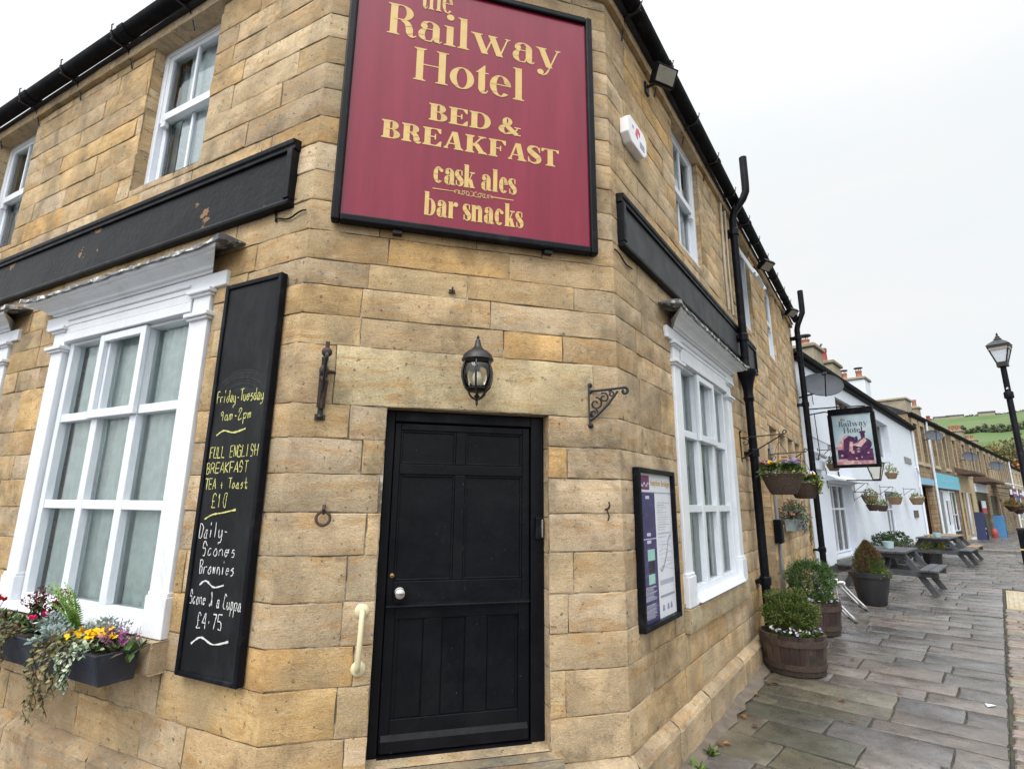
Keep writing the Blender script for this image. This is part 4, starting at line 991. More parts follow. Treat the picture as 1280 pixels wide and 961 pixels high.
# ---- half barrels
M_stave = (lambda m: m.done(m.mix(m.ramp(m.noise(3, 8, m.stretch(1,1,.2), rough=.7), .46, .62, 0, .8), m.mix(1, (.028,.014,.012), m.ramp(m.noise(9, 4, m.stretch(1,1,.12)), .3, .7, .6, 1.4), 'MULTIPLY'), (.10,.072,.052)), .55, m.bump(m.noise(26, 5, m.stretch(1,1,.1)), .5, .006)))(NT('barrel_wood'))
def barrel(label, pos, R0, H, seed):
    t = thing('barrel_planter', label, 'planter', None, (pos[0], pos[1], gz(*pos)), seed*.7)
    m = MB(); N = 22; r = random.Random(seed)
    prof = [(0.86,0),(.91,.2),(.955,.5),(.985,.8),(1.0,1)]
    for k in range(N):
        a0, a1 = 2*math.pi*k/N+.012, 2*math.pi*(k+1)/N-.012; dr = r.uniform(-.004,.004); vs = []
        for f, h in prof:
            for a in (a0, (a0+a1)/2, a1): vs.append((math.cos(a)*(R0*f+dr), math.sin(a)*(R0*f+dr), h*H+ (r.uniform(-.004,.004) if h == 1 else 0)))
        for a in (a0, (a0+a1)/2, a1): vs.append((math.cos(a)*(R0-.028), math.sin(a)*(R0-.028), H))
        for a in (a0, (a0+a1)/2, a1): vs.append((math.cos(a)*(R0-.028)*.96, math.sin(a)*(R0-.028)*.96, H-.12))
        m.add(vs, [(i*3+j, i*3+j+1, (i+1)*3+j+1, (i+1)*3+j) for i in range(6) for j in range(2)] + [(0,3,6,9,12)[::-1], (2,5,8,11,14)])
    m.build('stave', M_stave, t)
    b = MB(); b.lathe([(R0*.84,.0),(R0*.84,.01),(.01,.011)], n=22); b.lathe([(R0*.9,.01),(R0*.95,.5*H),(R0*.975,.98*H-.02)], n=30); b.build('bottom', M_soil, t)
    for h0, h1, f in ((.16,.30,.905),(.74,.90,.985)):
        h = MB(); h.lathe([(R0*f+.004,h0*H),(R0*(f+.016)+.006,h0*H),(R0*(f+.022)+.006,h1*H),(R0*(f+.01)+.003,h1*H)], n=36); h.build('hoop', M_rust, t, smooth=40)
    s = MB(); s.lathe([(R0-.03,H-.05),(R0*.5,H-.02),(.01,H-.01)], n=22); s.build('soil', M_soil, t)
    return t
def topiary(label, pos, z, rad, seed, cols, n=2600, leaf=(.020,.030)):
    r = random.Random(seed); t = thing('box_shrub', label, 'shrub', None, (pos[0], pos[1], z))
    s = MB()
    for k in range(7):
        a = r.uniform(0, 6.28); s.tube([(0,0,-.05),(.05*math.cos(a),.05*math.sin(a),.08),(rad[0]*.6*math.cos(a),rad[1]*.6*math.sin(a),rad[2]*r.uniform(.7,1.4))], .010, 5, r1=.003)
    s.build('stem', plain('twig', (.06,.045,.03), .9) if 'twig' not in bpy.data.materials else bpy.data.materials['twig'], t)
    m = MB(); blob_leaves(m, (0,0,rad[2]*.88), rad, n, leaf[0], leaf[1], cols, r, .1, .62, .24, flat=-.02)
    for k in range(34):
        d = rdir(r, .3); p = Vector((d.x*rad[0], d.y*rad[1], rad[2]*.88+d.z*rad[2]))
        for j in range(7): m.card(p+d*.007*j, d+rdir(r)*.8, leaf[0]*.9, leaf[1], rdir(r), jit(cols[-1], r), .2)
    for k in range(26):
        d = rdir(r, .8); p = Vector((d.x*rad[0]*.95, d.y*rad[1]*.95, rad[2]*.88+d.z*rad[2]*.95)); L_ = r.uniform(.04,.09)
        for j in range(9): m.card(p+d*L_*j/9, d*.5+rdir(r), leaf[0], leaf[1]*1.1, rdir(r), jit(cols[-1] if r.random() < .6 else cols[1], r), .2)
    m.build('foliage', M_leaf, t); return t
def polar(F, s, n): v = F @ Vector((s, -n, 0)); return (v.x, v.y)
B1 = polar(FR, 3.64, .39); B2 = polar(FR, 5.52, .40)
z1, z2 = gz(*B1), gz(*B2)
barrel('wooden half barrel planter standing nearest on the pavement by the wall', B1, .335, .40, 1)
topiary('clipped round box shrub in the nearer half barrel', B1, z1+.37, (.262,.262,.235), 4, BOX, 15000, (.014,.019))
barrel('second wooden half barrel planter, beside the metal seats', B2, .34, .42, 2)
topiary('loose spiky green shrub in the second half barrel', B2, z2+.38, (.30,.30,.30), 7, [(.05,.10,.03),(.04,.085,.025),(.06,.12,.03),(.08,.14,.035)], 9000, (.011,.042))
for k in range(13):
    a = math.pi*(1.02+k/12*1.15)+R(20); pos = (B1[0]+.262*math.cos(a), B1[1]+.262*math.sin(a), z1+.37)
    pansies('white and lilac pansy plant around the rim of the nearer half barrel', None, pos, [LILAC, WHITE, WHITE, (.35,.25,.55)] if k not in (9,10) else [PINK, (.5,.15,.4)], 20+k, 4, 30, 'pansies around the rim of the nearer half barrel', .017)
for k in range(9):
    a = math.pi*(1.1+k/8*1.1)+R(25); pos = (B2[0]+.28*math.cos(a), B2[1]+.28*math.sin(a), z2+.38)
    pansies('pansy plant around the rim of the second half barrel', None, pos, [LILAC, VIOL, WHITE, YEL] if k > 5 else [LILAC, WHITE], 40+k, 4, 28, 'pansies around the rim of the second half barrel', .02)

# ---- flower box under the left-hand window
M_box = plain('slate_blue_box', (.018,.023,.036), .5, .25, 6, .25, 30, dirt=(.06,.07,.085), dscale=6)
t = thing('flower_box', 'dark slate-blue flower box hanging under the big left-hand window', 'flower box', FL, (-1.88, -.11, .785))
m = MB(); bx = [(-.24,.165),(-.04,.165),(-.04,.0),(-.20,.0)]
m.prism([(-.26,.165),(-.235,.165),(-.205,.02),(-.06,.02),(-.05,.165),(-.025,.165),(-.035,0),(-.22,0)], -.98, .98)
m.add([(.981,-.26,.165),(.981,-.025,.165),(.981,-.035,0),(.981,-.22,0),(.965,-.26,.165),(.965,-.025,.165),(.965,-.035,0),(.965,-.22,0)], [(0,3,2,1),(4,5,6,7),(0,4,7,3),(1,2,6,5),(0,1,5,4)])
m.add([(-.981,-.26,.165),(-.981,-.025,.165),(-.981,-.035,0),(-.981,-.22,0)], [(0,1,2,3)]); m.build('trough', M_box, t, bevel=.004)
m = MB(); m.add([(-.96,-.235,.14),(.96,-.235,.14),(.96,-.05,.14),(-.96,-.05,.14)], [(0,1,2,3)]); m.build('soil', M_soil, t)
def in_box(x, y, z=.95): return (x, y, z)
def sprig(m, p, d, l, r, col, w=.006, n=26, lean=.5, tip=None):
    """an upright heather spike: fine scales along a stem"""
    d = Vector(d).normalized()
    for j in range(n):
        k = j/n; q = Vector(p)+d*l*k; a = r.uniform(0, 6.28); o = d.orthogonal().normalized(); o2 = d.cross(o)
        m.card(q, d*lean+o*math.cos(a)+o2*math.sin(a), w*1.6, w*2.4*(1.15-k*.5), d, jit(tip if (tip and k > .5) else col, r), .2)
def heather(label, F, pos, cols, seed, n=34, l=.16, group=None):
    r = random.Random(seed); t = thing('heather', label, 'plant', F, pos); m = MB()
    for i in range(n):
        d = rdir(r, 1.1); sprig(m, (r.uniform(-.03,.03), r.uniform(-.02,.02), -.02), d, l*r.uniform(.7,1.1), r, (.045,.06,.02), tip=r.choice(cols))
    m.build('foliage', M_leaf, t); return t
heather('purple heather at the near end of the dark flower box', FL, (-.99,-.22,.955), [(.20,.035,.17),(.30,.07,.24),(.14,.03,.10)], 1, 42, .17)
r = random.Random(3); t = thing('skimmia', 'dark red budded shrub behind the fern in the flower box', 'plant', FL, (-1.98,-.17,.95)); t.scale = (.8,.8,.72); m = MB(); f = MB()
for k in range(11):
    a = r.uniform(0, 6.28); h = r.uniform(.16,.30); q = Vector((r.uniform(-.26,.26), r.uniform(-.06,.05), h)); m.tube([(q.x*.4,q.y*.4,-.02), tuple(q)], .004, 5, (.10,.03,.02))
    for j in range(16): d = rdir(r, .1); m.card(q*(.55+.4*r.random()), d, .026, .075, (0,0,1), jit((.045,.07,.022) if r.random() < .6 else (.09,.02,.022), r), .1)
    for j in range(60): d = rdir(r, .3); p_ = q+Vector((d.x*.05, d.y*.05, d.z*.045+.02)); f.card(p_, d, .014, .017, rdir(r), jit((.15,.012,.018), r, .4), .3)
m.build('foliage', M_leaf, t); f.build('bud', M_petal, t)
r = random.Random(5); t = thing('fern', 'bright green upright fern in the flower box', 'fern', FL, (-1.60,-.16,.95)); m = MB()
for k in range(12):
    lean = Vector((r.uniform(-.35,.45), r.uniform(-.35,.2), 1)).normalized(); L_ = r.uniform(.22,.36); side = lean.cross(Vector((r.uniform(-.3,.3),1,0))).normalized(); c = r.choice([(.16,.30,.03),(.12,.25,.03),(.20,.34,.05)])
    for j in range(17):
        q = lean*L_*j/17 + Vector((0,-.0015*j*j*.3,0))
        for s_ in (-1, 1): m.card(q, side*s_+lean*.6, .012, .058*math.sin(math.pi*(.12+.85*j/17))+.006, (0,-1,.2), jit(c, r, .15), .1)
m.build('frond', M_leaf, t)
def silver(label, pos, seed, n=60, l=.12, F=None, droop=0):
    r = random.Random(seed); t = thing('silver_plant', label, 'plant', F or FL, pos); m = MB()
    for k in range(n):
        d = rdir(r, .5); q0 = Vector((r.uniform(-.05,.05), r.uniform(-.04,.03), 0))
        for j in range(5):
            q = q0+d*l*j/5
            for s_ in (-1, 1): m.card(q, d+d.orthogonal()*s_*r.uniform(.5,1), .014, .035, rdir(r), jit(r.choice([(.27,.34,.32),(.20,.27,.25),(.34,.40,.38)]), r, .15), .1)
    m.build('foliage', M_leaf, t); return t
silver('grey-blue silver foliage mound at the front middle of the flower box', (-1.50,-.30,.95), 2, 70, .095)
silver('silver foliage plant at the back of the flower box behind the yellow flowers', (-1.25,-.17,.97), 6, 60, .13)
silver('small silver plant beside the pink cyclamen in the flower box', (-1.72,-.2,1.0), 8, 36, .09)
r = random.Random(8); t = thing('yellow_pansies', 'clump of bright yellow pansies near the end of the flower box', 'flower', FL, (-1.14,-.25,.945)); l_, f_ = MB(), MB()
for k in range(7):
    a, b = pansy_mesh(random.Random(60+k), [(.80,.50,.005),(.78,.40,.005)], GREENS, 9, 22, .019); dx, dy = r.uniform(-.09,.09), r.uniform(-.05,.05)
    a.v = [(x+dx, y+dy, z) for x, y, z in a.v]; b.v = [(x+dx, y+dy, z) for x, y, z in b.v]; l_.add(a.v, a.f); l_.c = l_.c[:-len(a.f)]+a.c; f_.add(b.v, b.f); f_.c = f_.c[:-len(b.f)]+b.c
l_.build('foliage', M_leaf, t); f_.build('flower', M_petal, t)
for i, (x, y, z, lab) in enumerate(((-2.30,-.32,1.03,'bright pink cyclamen at the far front of the flower box'),(-1.86,-.25,1.02,'single pink cyclamen between the silver plants in the flower box'),(-2.58,-.2,1.06,'crimson flowers at the far end of the flower box'))):
    r = random.Random(80+i); t = thing('cyclamen', lab, 'flower', FL, (x, y, z-.08)); l_, f_ = MB(), MB()
    for k in range(24): a = r.uniform(0, 6.28); l_.card((0,0,0), (math.cos(a), math.sin(a), .5), .04, r.uniform(.05,.09), (0,0,1), jit((.04,.08,.04), r), .1)
    for k in range(3 if i != 1 else 2):
        q = Vector((r.uniform(-.05,.05), r.uniform(-.04,.02), r.uniform(.08,.13))); f_.tube([(0,0,0), tuple(q)], .003, 4, (.12,.05,.03))
        for j in range(6): a = j*1.05; f_.card(q, (math.cos(a)*.5, math.sin(a)*.5, .9), .024, .038, rdir(r), jit((.62,.02,.14) if i < 2 else (.45,.01,.02), r, .15), .2)
    l_.build('foliage', M_leaf, t); f_.build('flower', M_petal, t)
IVY = [(.10,.105,.04),(.15,.14,.06),(.07,.085,.03),(.20,.17,.085),(.14,.09,.04)]
VAR = [(.30,.34,.25),(.20,.27,.17),(.40,.42,.33),(.14,.20,.11)]
def trailing(label, F, pos, cols, seed, strands, length, spread, leaf=.034, name='trailing_ivy', top=40):
    r = random.Random(seed); t = thing(name, label, 'ivy', F, pos); m = MB(); st = MB()
    for k in range(top): d = rdir(r, .6); m.card((r.uniform(-spread,spread), r.uniform(-.06,.04), r.uniform(-.02,.06)), d, leaf, leaf*1.3, (0,0,1), jit(r.choice(cols), r), .1)
    for s_ in range(strands):
        x = r.uniform(-spread, spread); L_ = length*r.uniform(.5, 1); n = int(L_/.024)+2; x1 = x*r.uniform(.4,1.0)+r.uniform(-.04,.04); pts = []
        for j in range(n):
            f = j/n; y = -.05-.05*min(1, f*5)+.03*f; pts.append((x+(x1-x)*f+.018*math.sin(j*.6+s_), y+.012*math.sin(j*.9+s_*2), -L_*f**1.15+.03*(1-f)))
        st.tube(pts, .0022, 4)
        for j, q in enumerate(pts):
            for e in range(2):
                if r.random() < .82: m.card(q, (r.uniform(-1,1), r.uniform(-1,.2), r.uniform(-.9,.5)), leaf*r.uniform(.6,1.1), leaf*r.uniform(.8,1.4), (0,-1,.2), jit(r.choice(cols), r), .12)
    st.build('vine', bpy.data.materials['twig'], t); m.build('foliage', M_leaf, t); return t
trailing('bronze-green ivy trailing from the middle of the flower box', FL, (-1.34,-.33,.945), IVY, 2, 10, .42, .16, .028, top=110)
trailing('cream-edged ivy trailing over the near end of the flower box', FL, (-1.07,-.33,.935), VAR, 3, 9, .22, .11, .023, top=60)
trailing('long ivy trailing from the far end of the flower box', FL, (-2.05,-.34,.95), IVY, 5, 15, .52, .26, .028, top=140)
for k in range(5):
    r = random.Random(90+k); t = thing('bedding_plant', ('leafy green bedding plant filling the flower box'), 'plant', FL, (-2.5+.38*k, -.2, .95), 0, 'leafy fillers in the flower box'); m = MB()
    for j in range(80): d = rdir(r, .6); m.card((r.uniform(-.15,.15), r.uniform(-.06,.06), 0), d, .03, .075, (0,0,1), jit(r.choice(GREENS+[(.05,.075,.04),(.08,.05,.035)]), r), .15)
    m.build('foliage', M_leaf, t)

# ---- hanging baskets
M_wick = (lambda m: m.done(m.mix(m.ramp(m.noise(60, 3, m.stretch(1,1,2.5)), .4, .6), (.028,.018,.014), (.085,.052,.036)), .8, m.bump(m.noise(70, 3, m.stretch(1,1,2)), 1, .012)))(NT('dark_wicker'))
M_wick2 = (lambda m: m.done(m.mix(m.ramp(m.noise(60, 3, m.stretch(1,1,2.5)), .4, .6), (.13,.075,.035), (.33,.22,.12)), .8, m.bump(m.noise(70, 3, m.stretch(1,1,2)), 1, .012)))(NT('tan_wicker'))
def basket(label, F, pos, R0, mat, seed, chain=.5, bracket=None):
    t = thing('hanging_basket', label, 'hanging basket', F, pos)
    m = MB(); m.lathe([(R0*.42,-R0*.98),(R0*.62,-R0*.95),(R0*.80,-R0*.6),(R0*.93,-R0*.25),(R0,0),(R0*1.04,.012),(R0*1.0,.02),(R0*.9,-.02)], n=24); m.build('bowl', mat, t, smooth=50)
    c = MB()
    for k in range(3): a = 2.1*k+.4; c.tube([(R0*.95*math.cos(a), R0*.95*math.sin(a), 0), (0,0,chain)], .0035, 4)
    c.build('chain', M_iron, t)
    s = MB(); s.lathe([(R0*.95,-.02),(.01,0)], n=18); s.build('soil', M_soil, t); return t
def basket_plants(label, F, pos, R0, cols, seed, group, n=7):
    r = random.Random(seed)
    for k in range(n):
        a = 2*math.pi*k/n+r.uniform(-.2,.2); q = (pos[0]+R0*.72*math.cos(a), pos[1]+R0*.72*math.sin(a), pos[2]+.045)
        pansies(label, F, q, cols[k % len(cols)], seed*31+k, 6, 80, group, .024, scale=1.25)
def arm_bracket(label, F, x, z, reach):
    t = thing('basket_bracket', label, 'bracket', F, (x, 0, z)); m = MB(); m.box(-.012,.012,-.012,0,-.30,.08); m.ball((0,-.012,.08),.016); m.build('back_plate', M_iron, t)
    m = MB(); m.tube([(0,-.01,0),(0,-reach,.02)], .008, 6); m.tube([(0,-.01,-.26),(0,-reach*.9,.0)], .008, 6); m.tube(spiral((-reach,.045), .03, .01, -90, 270), .007, 5); m.tube(spiral((-.06,-.06), .05, .012, 60, 420), .006, 5); m.tube([(0,-.85*reach,.02),(0,-.85*reach,-.06)], .005, 4); m.build('arm', M_iron, t); return t
def basket_green(label, pos, R0, cols, seed):
    r = random.Random(seed); t = thing('basket_foliage', label, 'plant', FR, pos); m = MB()
    blob_leaves(m, (0,0,.02), (R0*1.16, R0*1.16, .105), 900, .020, .036, cols, r, .35, .55, .2, flat=-.075); m.build('foliage', M_leaf, t)
basket_green('mass of small green leaves filling the nearer dark hanging basket', (3.72,-.44,2.16), .225, GREENS, 1)
basket_green('mass of yellow-green leaves filling the farther dark hanging basket', (5.62,-.44,2.12), .21, GREENS+[(.22,.26,.06),(.30,.31,.10)], 2)
arm_bracket('wrought iron basket bracket beside the hopper of the nearer downpipe', FR, 3.72, 2.62, .52)
basket('dark wicker hanging basket with lilac and yellow pansies, nearer of the stone wall pair', FR, (3.72,-.44,2.14), .225, M_wick, 1, .42)
basket_plants('lilac, plum and yellow pansy plant in the nearer dark hanging basket', FR, (3.72,-.44,2.16), .225, [[LILAC],[LILAC,WHITE],[(.2,.02,.08)],[YEL],[LILAC,(.5,.3,.5)]], 3, 'pansies in the nearer dark hanging basket')
arm_bracket('wrought iron basket bracket on the stone wall before the mullioned window', FR, 5.62, 2.56, .52)
basket('dark wicker hanging basket with yellow-green trailing plants, farther of the stone wall pair', FR, (5.62,-.44,2.10), .21, M_wick, 2, .42)
basket_plants('pale variegated plant in the farther dark hanging basket', FR, (5.62,-.44,2.11), .2, [[YEL],[(.5,.5,.3)],[WHITE]], 5, 'plants in the farther dark hanging basket')
trailing('yellow-green ivy trailing over the farther dark hanging basket', FR, (5.60,-.56,2.13), [(.28,.30,.06),(.18,.22,.05),(.10,.15,.03)], 9, 8, .22, .14, .034)
M_galv = plain('galvanised_trough', (.30,.36,.38), .45, .25, 8, .2, 40)
t = thing('window_box', 'pale grey window box on the mullioned window sill in the right-hand wall', 'flower box', FR, (6.62,-.02,1.40))
m = MB(); m.prism([(-.22,.18),(-.03,.18),(-.03,0),(-.16,0)], -.42, .42); m.build('trough', M_galv, t, bevel=.004)
for k in range(6): pansies('red and white flowering plant in the pale grey window box', FR, (6.28+.14*k,-.14,1.57), [[(.5,.06,.04)],[WHITE],[(.35,.03,.05)],[(.5,.06,.04), WHITE]][k % 4], 300+k, 6, 40, 'plants in the pale grey window box', .03, scale=1.2)
r = random.Random(71); t = thing('window_box_foliage', 'mass of grey-green leaves filling the pale grey window box', 'plant', FR, (6.62,-.14,1.60)); m = MB()
blob_leaves(m, (0,0,.06), (.50,.20,.20), 1500, .024, .045, [(.10,.14,.07),(.16,.20,.14),(.07,.11,.04),(.22,.26,.2)], r, .3, .3, flat=-.14)
for k in range(150): d = rdir(r, .4); m.card((d.x*.48, d.y*.2, .06+d.z*.2), d, .03, .035, rdir(r), jit(r.choice([(.5,.06,.04),(.45,.12,.06),(.6,.55,.5),(.35,.03,.05)]), r), .1)
m.build('foliage', M_leaf, t)
trailing('silver trailing plant spilling from the pale grey window box', FR, (6.45,-.20,1.58), [(.28,.34,.33),(.20,.26,.24)], 12, 10, .26, .22, .03, name='silver_trailer')
trailing('dark-leaved trail hanging off the far end of the pale grey window box', FR, (6.98,-.22,1.56), [(.10,.11,.04),(.18,.20,.06)], 13, 5, .5, .08, .03)
t = thing('meter_box', 'black meter box fixed beside the grey conduit on the right-hand wall', 'meter box', FR, (5.56,0,1.42)); m = MB(); m.box(-.10,.10,-.10,0,-.17,.17); m.build('case', M_black, t, bevel=.01); m = MB(); m.box(-.085,.085,-.106,-.10,-.15,.15); m.build('door', M_black, t, bevel=.004)
# ------------------------------------------------------------------ the white pub next door
WU = 16.55
def wz(x): v = FW @ Vector((x, 0, 0)); return gz(v.x, v.y)
M_render = (lambda m: m.done(m.mix(m.ramp(m.noise(1.7, 8, m.stretch(1,1,.5), rough=.7), .55, .85, 0, .45), m.mix(1, (.66,.71,.79), m.ramp(m.noise(6, 5), .3, .7, .95, 1.03), 'MULTIPLY'), (.45,.44,.40)), .75, m.bump(m.noise(5, 6), .35, .02, m.bump(m.noise(60, 4), .25, .004))))(NT('white_render'))
M_plinth = plain('dark_plinth', (.02,.022,.026), .6, .2, 6, .2, 30)
def wall_with_holes(mb, x0, x1, z0, z1, holes, depth, y=0, cols=None):
    rects = [(x0, x1, z0, z1)]
    for h in holes: rects = subtract(rects, h)
    for a, b, c, d in rects: mb.add([(a,y,c),(b,y,c),(b,y,d),(a,y,d)], [(0,1,2,3)])
    for a, b, c, d in holes:
        mb.add([(a,y,c),(b,y,c),(b,y+depth,c),(a,y+depth,c)], [(0,1,2,3)][::1]); mb.add([(a,y,d),(b,y,d),(b,y+depth,d),(a,y+depth,d)], [(3,2,1,0)])
        mb.add([(a,y,c),(a,y+depth,c),(a,y+depth,d),(a,y,d)], [(3,2,1,0)]); mb.add([(b,y,c),(b,y+depth,c),(b,y+depth,d),(b,y,d)], [(0,1,2,3)])
def shell(mb, x0, x1, z0, z1, y1):
    """the sides and the back of a building behind its front"""
    mb.add([(x0,0,z0),(x0,y1,z0),(x0,y1,z1),(x0,0,z1)], [(3,2,1,0)]); mb.add([(x1,0,z0),(x1,y1,z0),(x1,y1,z1),(x1,0,z1)], [(0,1,2,3)]); mb.add([(x0,y1,z0),(x1,y1,z0),(x1,y1,z1),(x0,y1,z1)], [(3,2,1,0)])
def casement(par, x0, x1, z0, z1, y, lights=2, mat=None, transom=None, curtain=None, name='window', bars=True):
    mat = mat or M_upvc; f = MB(); t = .055
    f.box(x0, x0+t, y, y+.07, z0, z1); f.box(x1-t, x1, y, y+.07, z0, z1); f.box(x0+t, x1-t, y, y+.07, z0, z0+t); f.box(x0+t, x1-t, y, y+.07, z1-t, z1)
    for k in range(1, lights): xm = x0+(x1-x0)*k/lights; f.box(xm-.028, xm+.028, y+.002, y+.068, z0+t, z1-t)
    if transom:
        for k in range(lights):
            a = x0+(x1-x0)*k/lights+(t if k == 0 else .028); b = x0+(x1-x0)*(k+1)/lights-(t if k == lights-1 else .028); f.box(a, b, y+.004, y+.066, transom-.025, transom+.025)
    w = f.build(name, mat, par)
    g = MB(); g.add([(x0+t,y+.035,z0+t),(x1-t,y+.035,z0+t),(x1-t,y+.035,z1-t),(x0+t,y+.035,z1-t)], [(0,1,2,3)]); g.build('glass', M_glass, w)
    if curtain: wavy(x0+.02, x1-.02, z0+.03, z1-.03, y+.15, .02, .12, 40).build('curtain', curtain, w)
    room(x0-.05, x1+.05, z0-.05, z1+.05, y+.25, y+1.5).build('room', M_room, w); return w
pub = thing('white_pub', 'long white rendered building beyond the stone hotel, with recessed windows and black eaves', 'building', FW)
holes = [(1.72,4.0,.60,2.36),(8.4,10.9,.70,2.30),(3.35,5.2,3.25,4.75),(8.7,10.7,3.45,4.75)]
m = MB(); wall_with_holes(m, 0, WU, -.3, 5.18, holes, .33); shell(m, 0, WU, -.3, 5.18, 6.5); m.build('wall', M_render, pub)
casement(pub, 1.72, 4.0, .62, 2.36, .22, 4, transom=1.72); casement(pub, 8.4, 10.9, .72, 2.30, .22, 4, transom=1.7)
casement(pub, 3.35, 5.2, 3.25, 4.75, .1, 3, M_oak, curtain=plain('pink_curtain', (.50,.36,.34), .9, .1, 9)); casement(pub, 8.7, 10.7, 3.45, 4.75, .22, 3)
for a, b, z in ((1.58,4.2,.60),(8.25,11.05,.70)):
    m = MB(); m.prism([(-.07,z-.20),(-.07,z-.05),(.30,z+.003),(.30,z-.20)], a, b); m.build('sill', plain('slate_sill', (.17,.17,.16), .7, .2, 8, .3, 30) if a < 2 else bpy.data.materials['slate_sill'], pub)
    m = MB(); m.box(a-.02, b+.02, -.012, .01, z-.46, z-.202); m.build('sill_apron', M_plinth, pub)
m = MB(); m.prism([(-.20,2.42),(-.20,2.46),(.01,2.56),(.01,2.38)], 1.45, 4.25); m.build('hood', M_render, pub)
m = MB()
for k in range(14):
    a, b = WU*k/14, WU*(k+1)/14; m.add([(a,-.035,-.3),(b,-.035,-.3),(b,-.035,wz(b)+.17),(a,-.035,wz(a)+.17),(a,.01,wz(a)+.19),(b,.01,wz(b)+.19)], [(0,1,2,3),(3,2,5,4)])
m.build('plinth', M_plinth, pub)
m = MB(); m.box(-.06, WU+.02, -.10, .01, 5.12, 5.22); m.prism([(-.10,5.20),(-.18,5.20),(-.20,5.29),(-.09,5.31)], -.06, WU+.05); m.build('gutter', M_gutter, pub, bevel=.008)
m = MB(); m.add([(-.06,-.14,5.27),(WU+.06,-.14,5.27),(WU+.06,3.2,7.7),(-.06,3.2,7.7),(WU+.06,6.6,5.5),(-.06,6.6,5.5)], [(0,1,2,3),(3,2,4,5),(0,3,5),(1,4,2)]); m.build('roof', M_slate, pub)
M_pot = plain('clay_pot', (.34,.15,.09), .75, .25, 9, .2, 30); M_redpot = plain('red_pot', (.30,.05,.04), .6, .12, 6, .1, 30); M_chim = plain('chimney_render', (.30,.26,.19), .9, .25, 3, .5, 20, dirt=(.14,.12,.09), dscale=2.5)
def chimney(par, x0, x1, y0, y1, z0, z1, mat, pots, capm=None):
    m = MB(); m.box(x0, x1, y0, y1, z0, z1-.1); c = m.build('chimney', mat, par, bevel=.03)
    m = MB(); m.box(x0-.06, x1+.06, y0-.06, y1+.06, z1-.1, z1); m.build('coping', capm or M_chim, c, bevel=.02)
    for px, py, r0, h, pm, cowl in pots:
        m = MB(); m.lathe([(r0,0),(r0*.92,.05),(r0*.85,h*.7),(r0*.95,h*.75),(r0*.98,h),(r0*.7,h)], (px, py, z1), 14); p_ = m.build('pot', pm, c, smooth=50)
        if cowl:
            m = MB(); m.lathe([(r0*1.35,h+.10),(r0*1.3,h+.13),(.02,h+.16)], (px, py, z1), 14)
            for k in range(3): m.tube([(px+r0*.8*math.cos(2.1*k), py+r0*.8*math.sin(2.1*k), z1+h*.9), (px+r0*.9*math.cos(2.1*k), py+r0*.9*math.sin(2.1*k), z1+h+.11)], .01, 4)
            m.build('cowl', M_iron, p_)
chimney(pub, 2.0, 2.9, .06, .80, 5.4, 6.02, M_chim, [(2.35,.32,.12,.20,M_pot,True)])
chimney(pub, 5.0, 6.0, .30, .98, 5.4, 6.20, M_chim, [(5.2,.58,.13,.44,M_redpot,False)], plain('mossy_coping', (.22,.20,.12), .9, .4, 8))
chimney(pub, 11.6, 12.6, .66, 1.52, 5.6, 6.92, M_render, [(11.8,1.38,.11,.26,M_pot,True),(11.8,.86,.12,.28,M_pot,True)])
t = thing('jackdaw', 'small dark bird perched on the red chimney pot', 'bird', FW, (5.17, .64, 6.635))
m = MB(); m.ball((0,0,.09), .045, 10, 8, sx=.8, sy=1.5, sz=1.0); m.ball((0,-.06,.145), .03, 8, 6); m.tube([(0,-.085,.145),(0,-.12,.14)], .008, 5, r1=.002); m.tube([(0,.05,.08),(0,.15,.04)], .022, 6, r1=.012)
for s_ in (-1, 1): m.tube([(s_*.015,0,.05),(s_*.015,-.005,.0)], .004, 4)
m.build('body', M_iron, t, smooth=True)
m = MB(); m.tube([(.35,-.06,3.02),(.9,-.10,2.98),(1.15,-.12,2.93)], .05, 8); m.box(.3,1.15,-.1,.0,2.62,2.82); m.build('flue', M_render, pub)
m = MB(); m.box(2.0, 2.65, -.02, .0, 3.2, 3.30); m.build('vent', plain('grey_vent', (.22,.23,.22), .7), pub)
for zz, x in ((3.72,13.1),):
    t = thing('wall_plaque', 'small grey plaque high on the far end of the white building', 'plaque', FW, (x+1.1, 0, zz-.08)); m = MB(); m.box(-.8,.8,-.03,0,-.10,.14); m.build('plate', bpy.data.materials['grey_vent'], t)
t = thing('wall_plaque', 'dark square plaque low on the far end of the white building', 'plaque', FW, (14.2, 0, 1.5)); m = MB(); m.box(-.45,.45,-.05,0,-.13,.15); m.build('plate', plain('dark_plaque', (.08,.07,.06), .6), t)
m = MB(); m.tube([(WU-.25,-.05,5.3),(WU-.25,-.05,.2)], .045, 8); m.tube([(WU-1.2,-.1,3.45),(WU-.7,-.12,3.2),(WU-.7,-.05,2.6)], .03, 6); m.build('white_pipe', M_render, pub)
m = MB(); m.tube([(.35,-.02,4.8),(.6,-.02,4.55),(1.0,-.03,4.5),(1.05,-.03,4.2)], .008, 4); m.tube([(.2,-.02,3.4),(2,-.03,3.3),(4,-.02,3.38),(7,-.02,3.2)], .008, 4); m.tube([(1.5,-.02,2.7),(1.5,-.03,2.2)], .01, 4); m.build('cable', M_iron, pub)

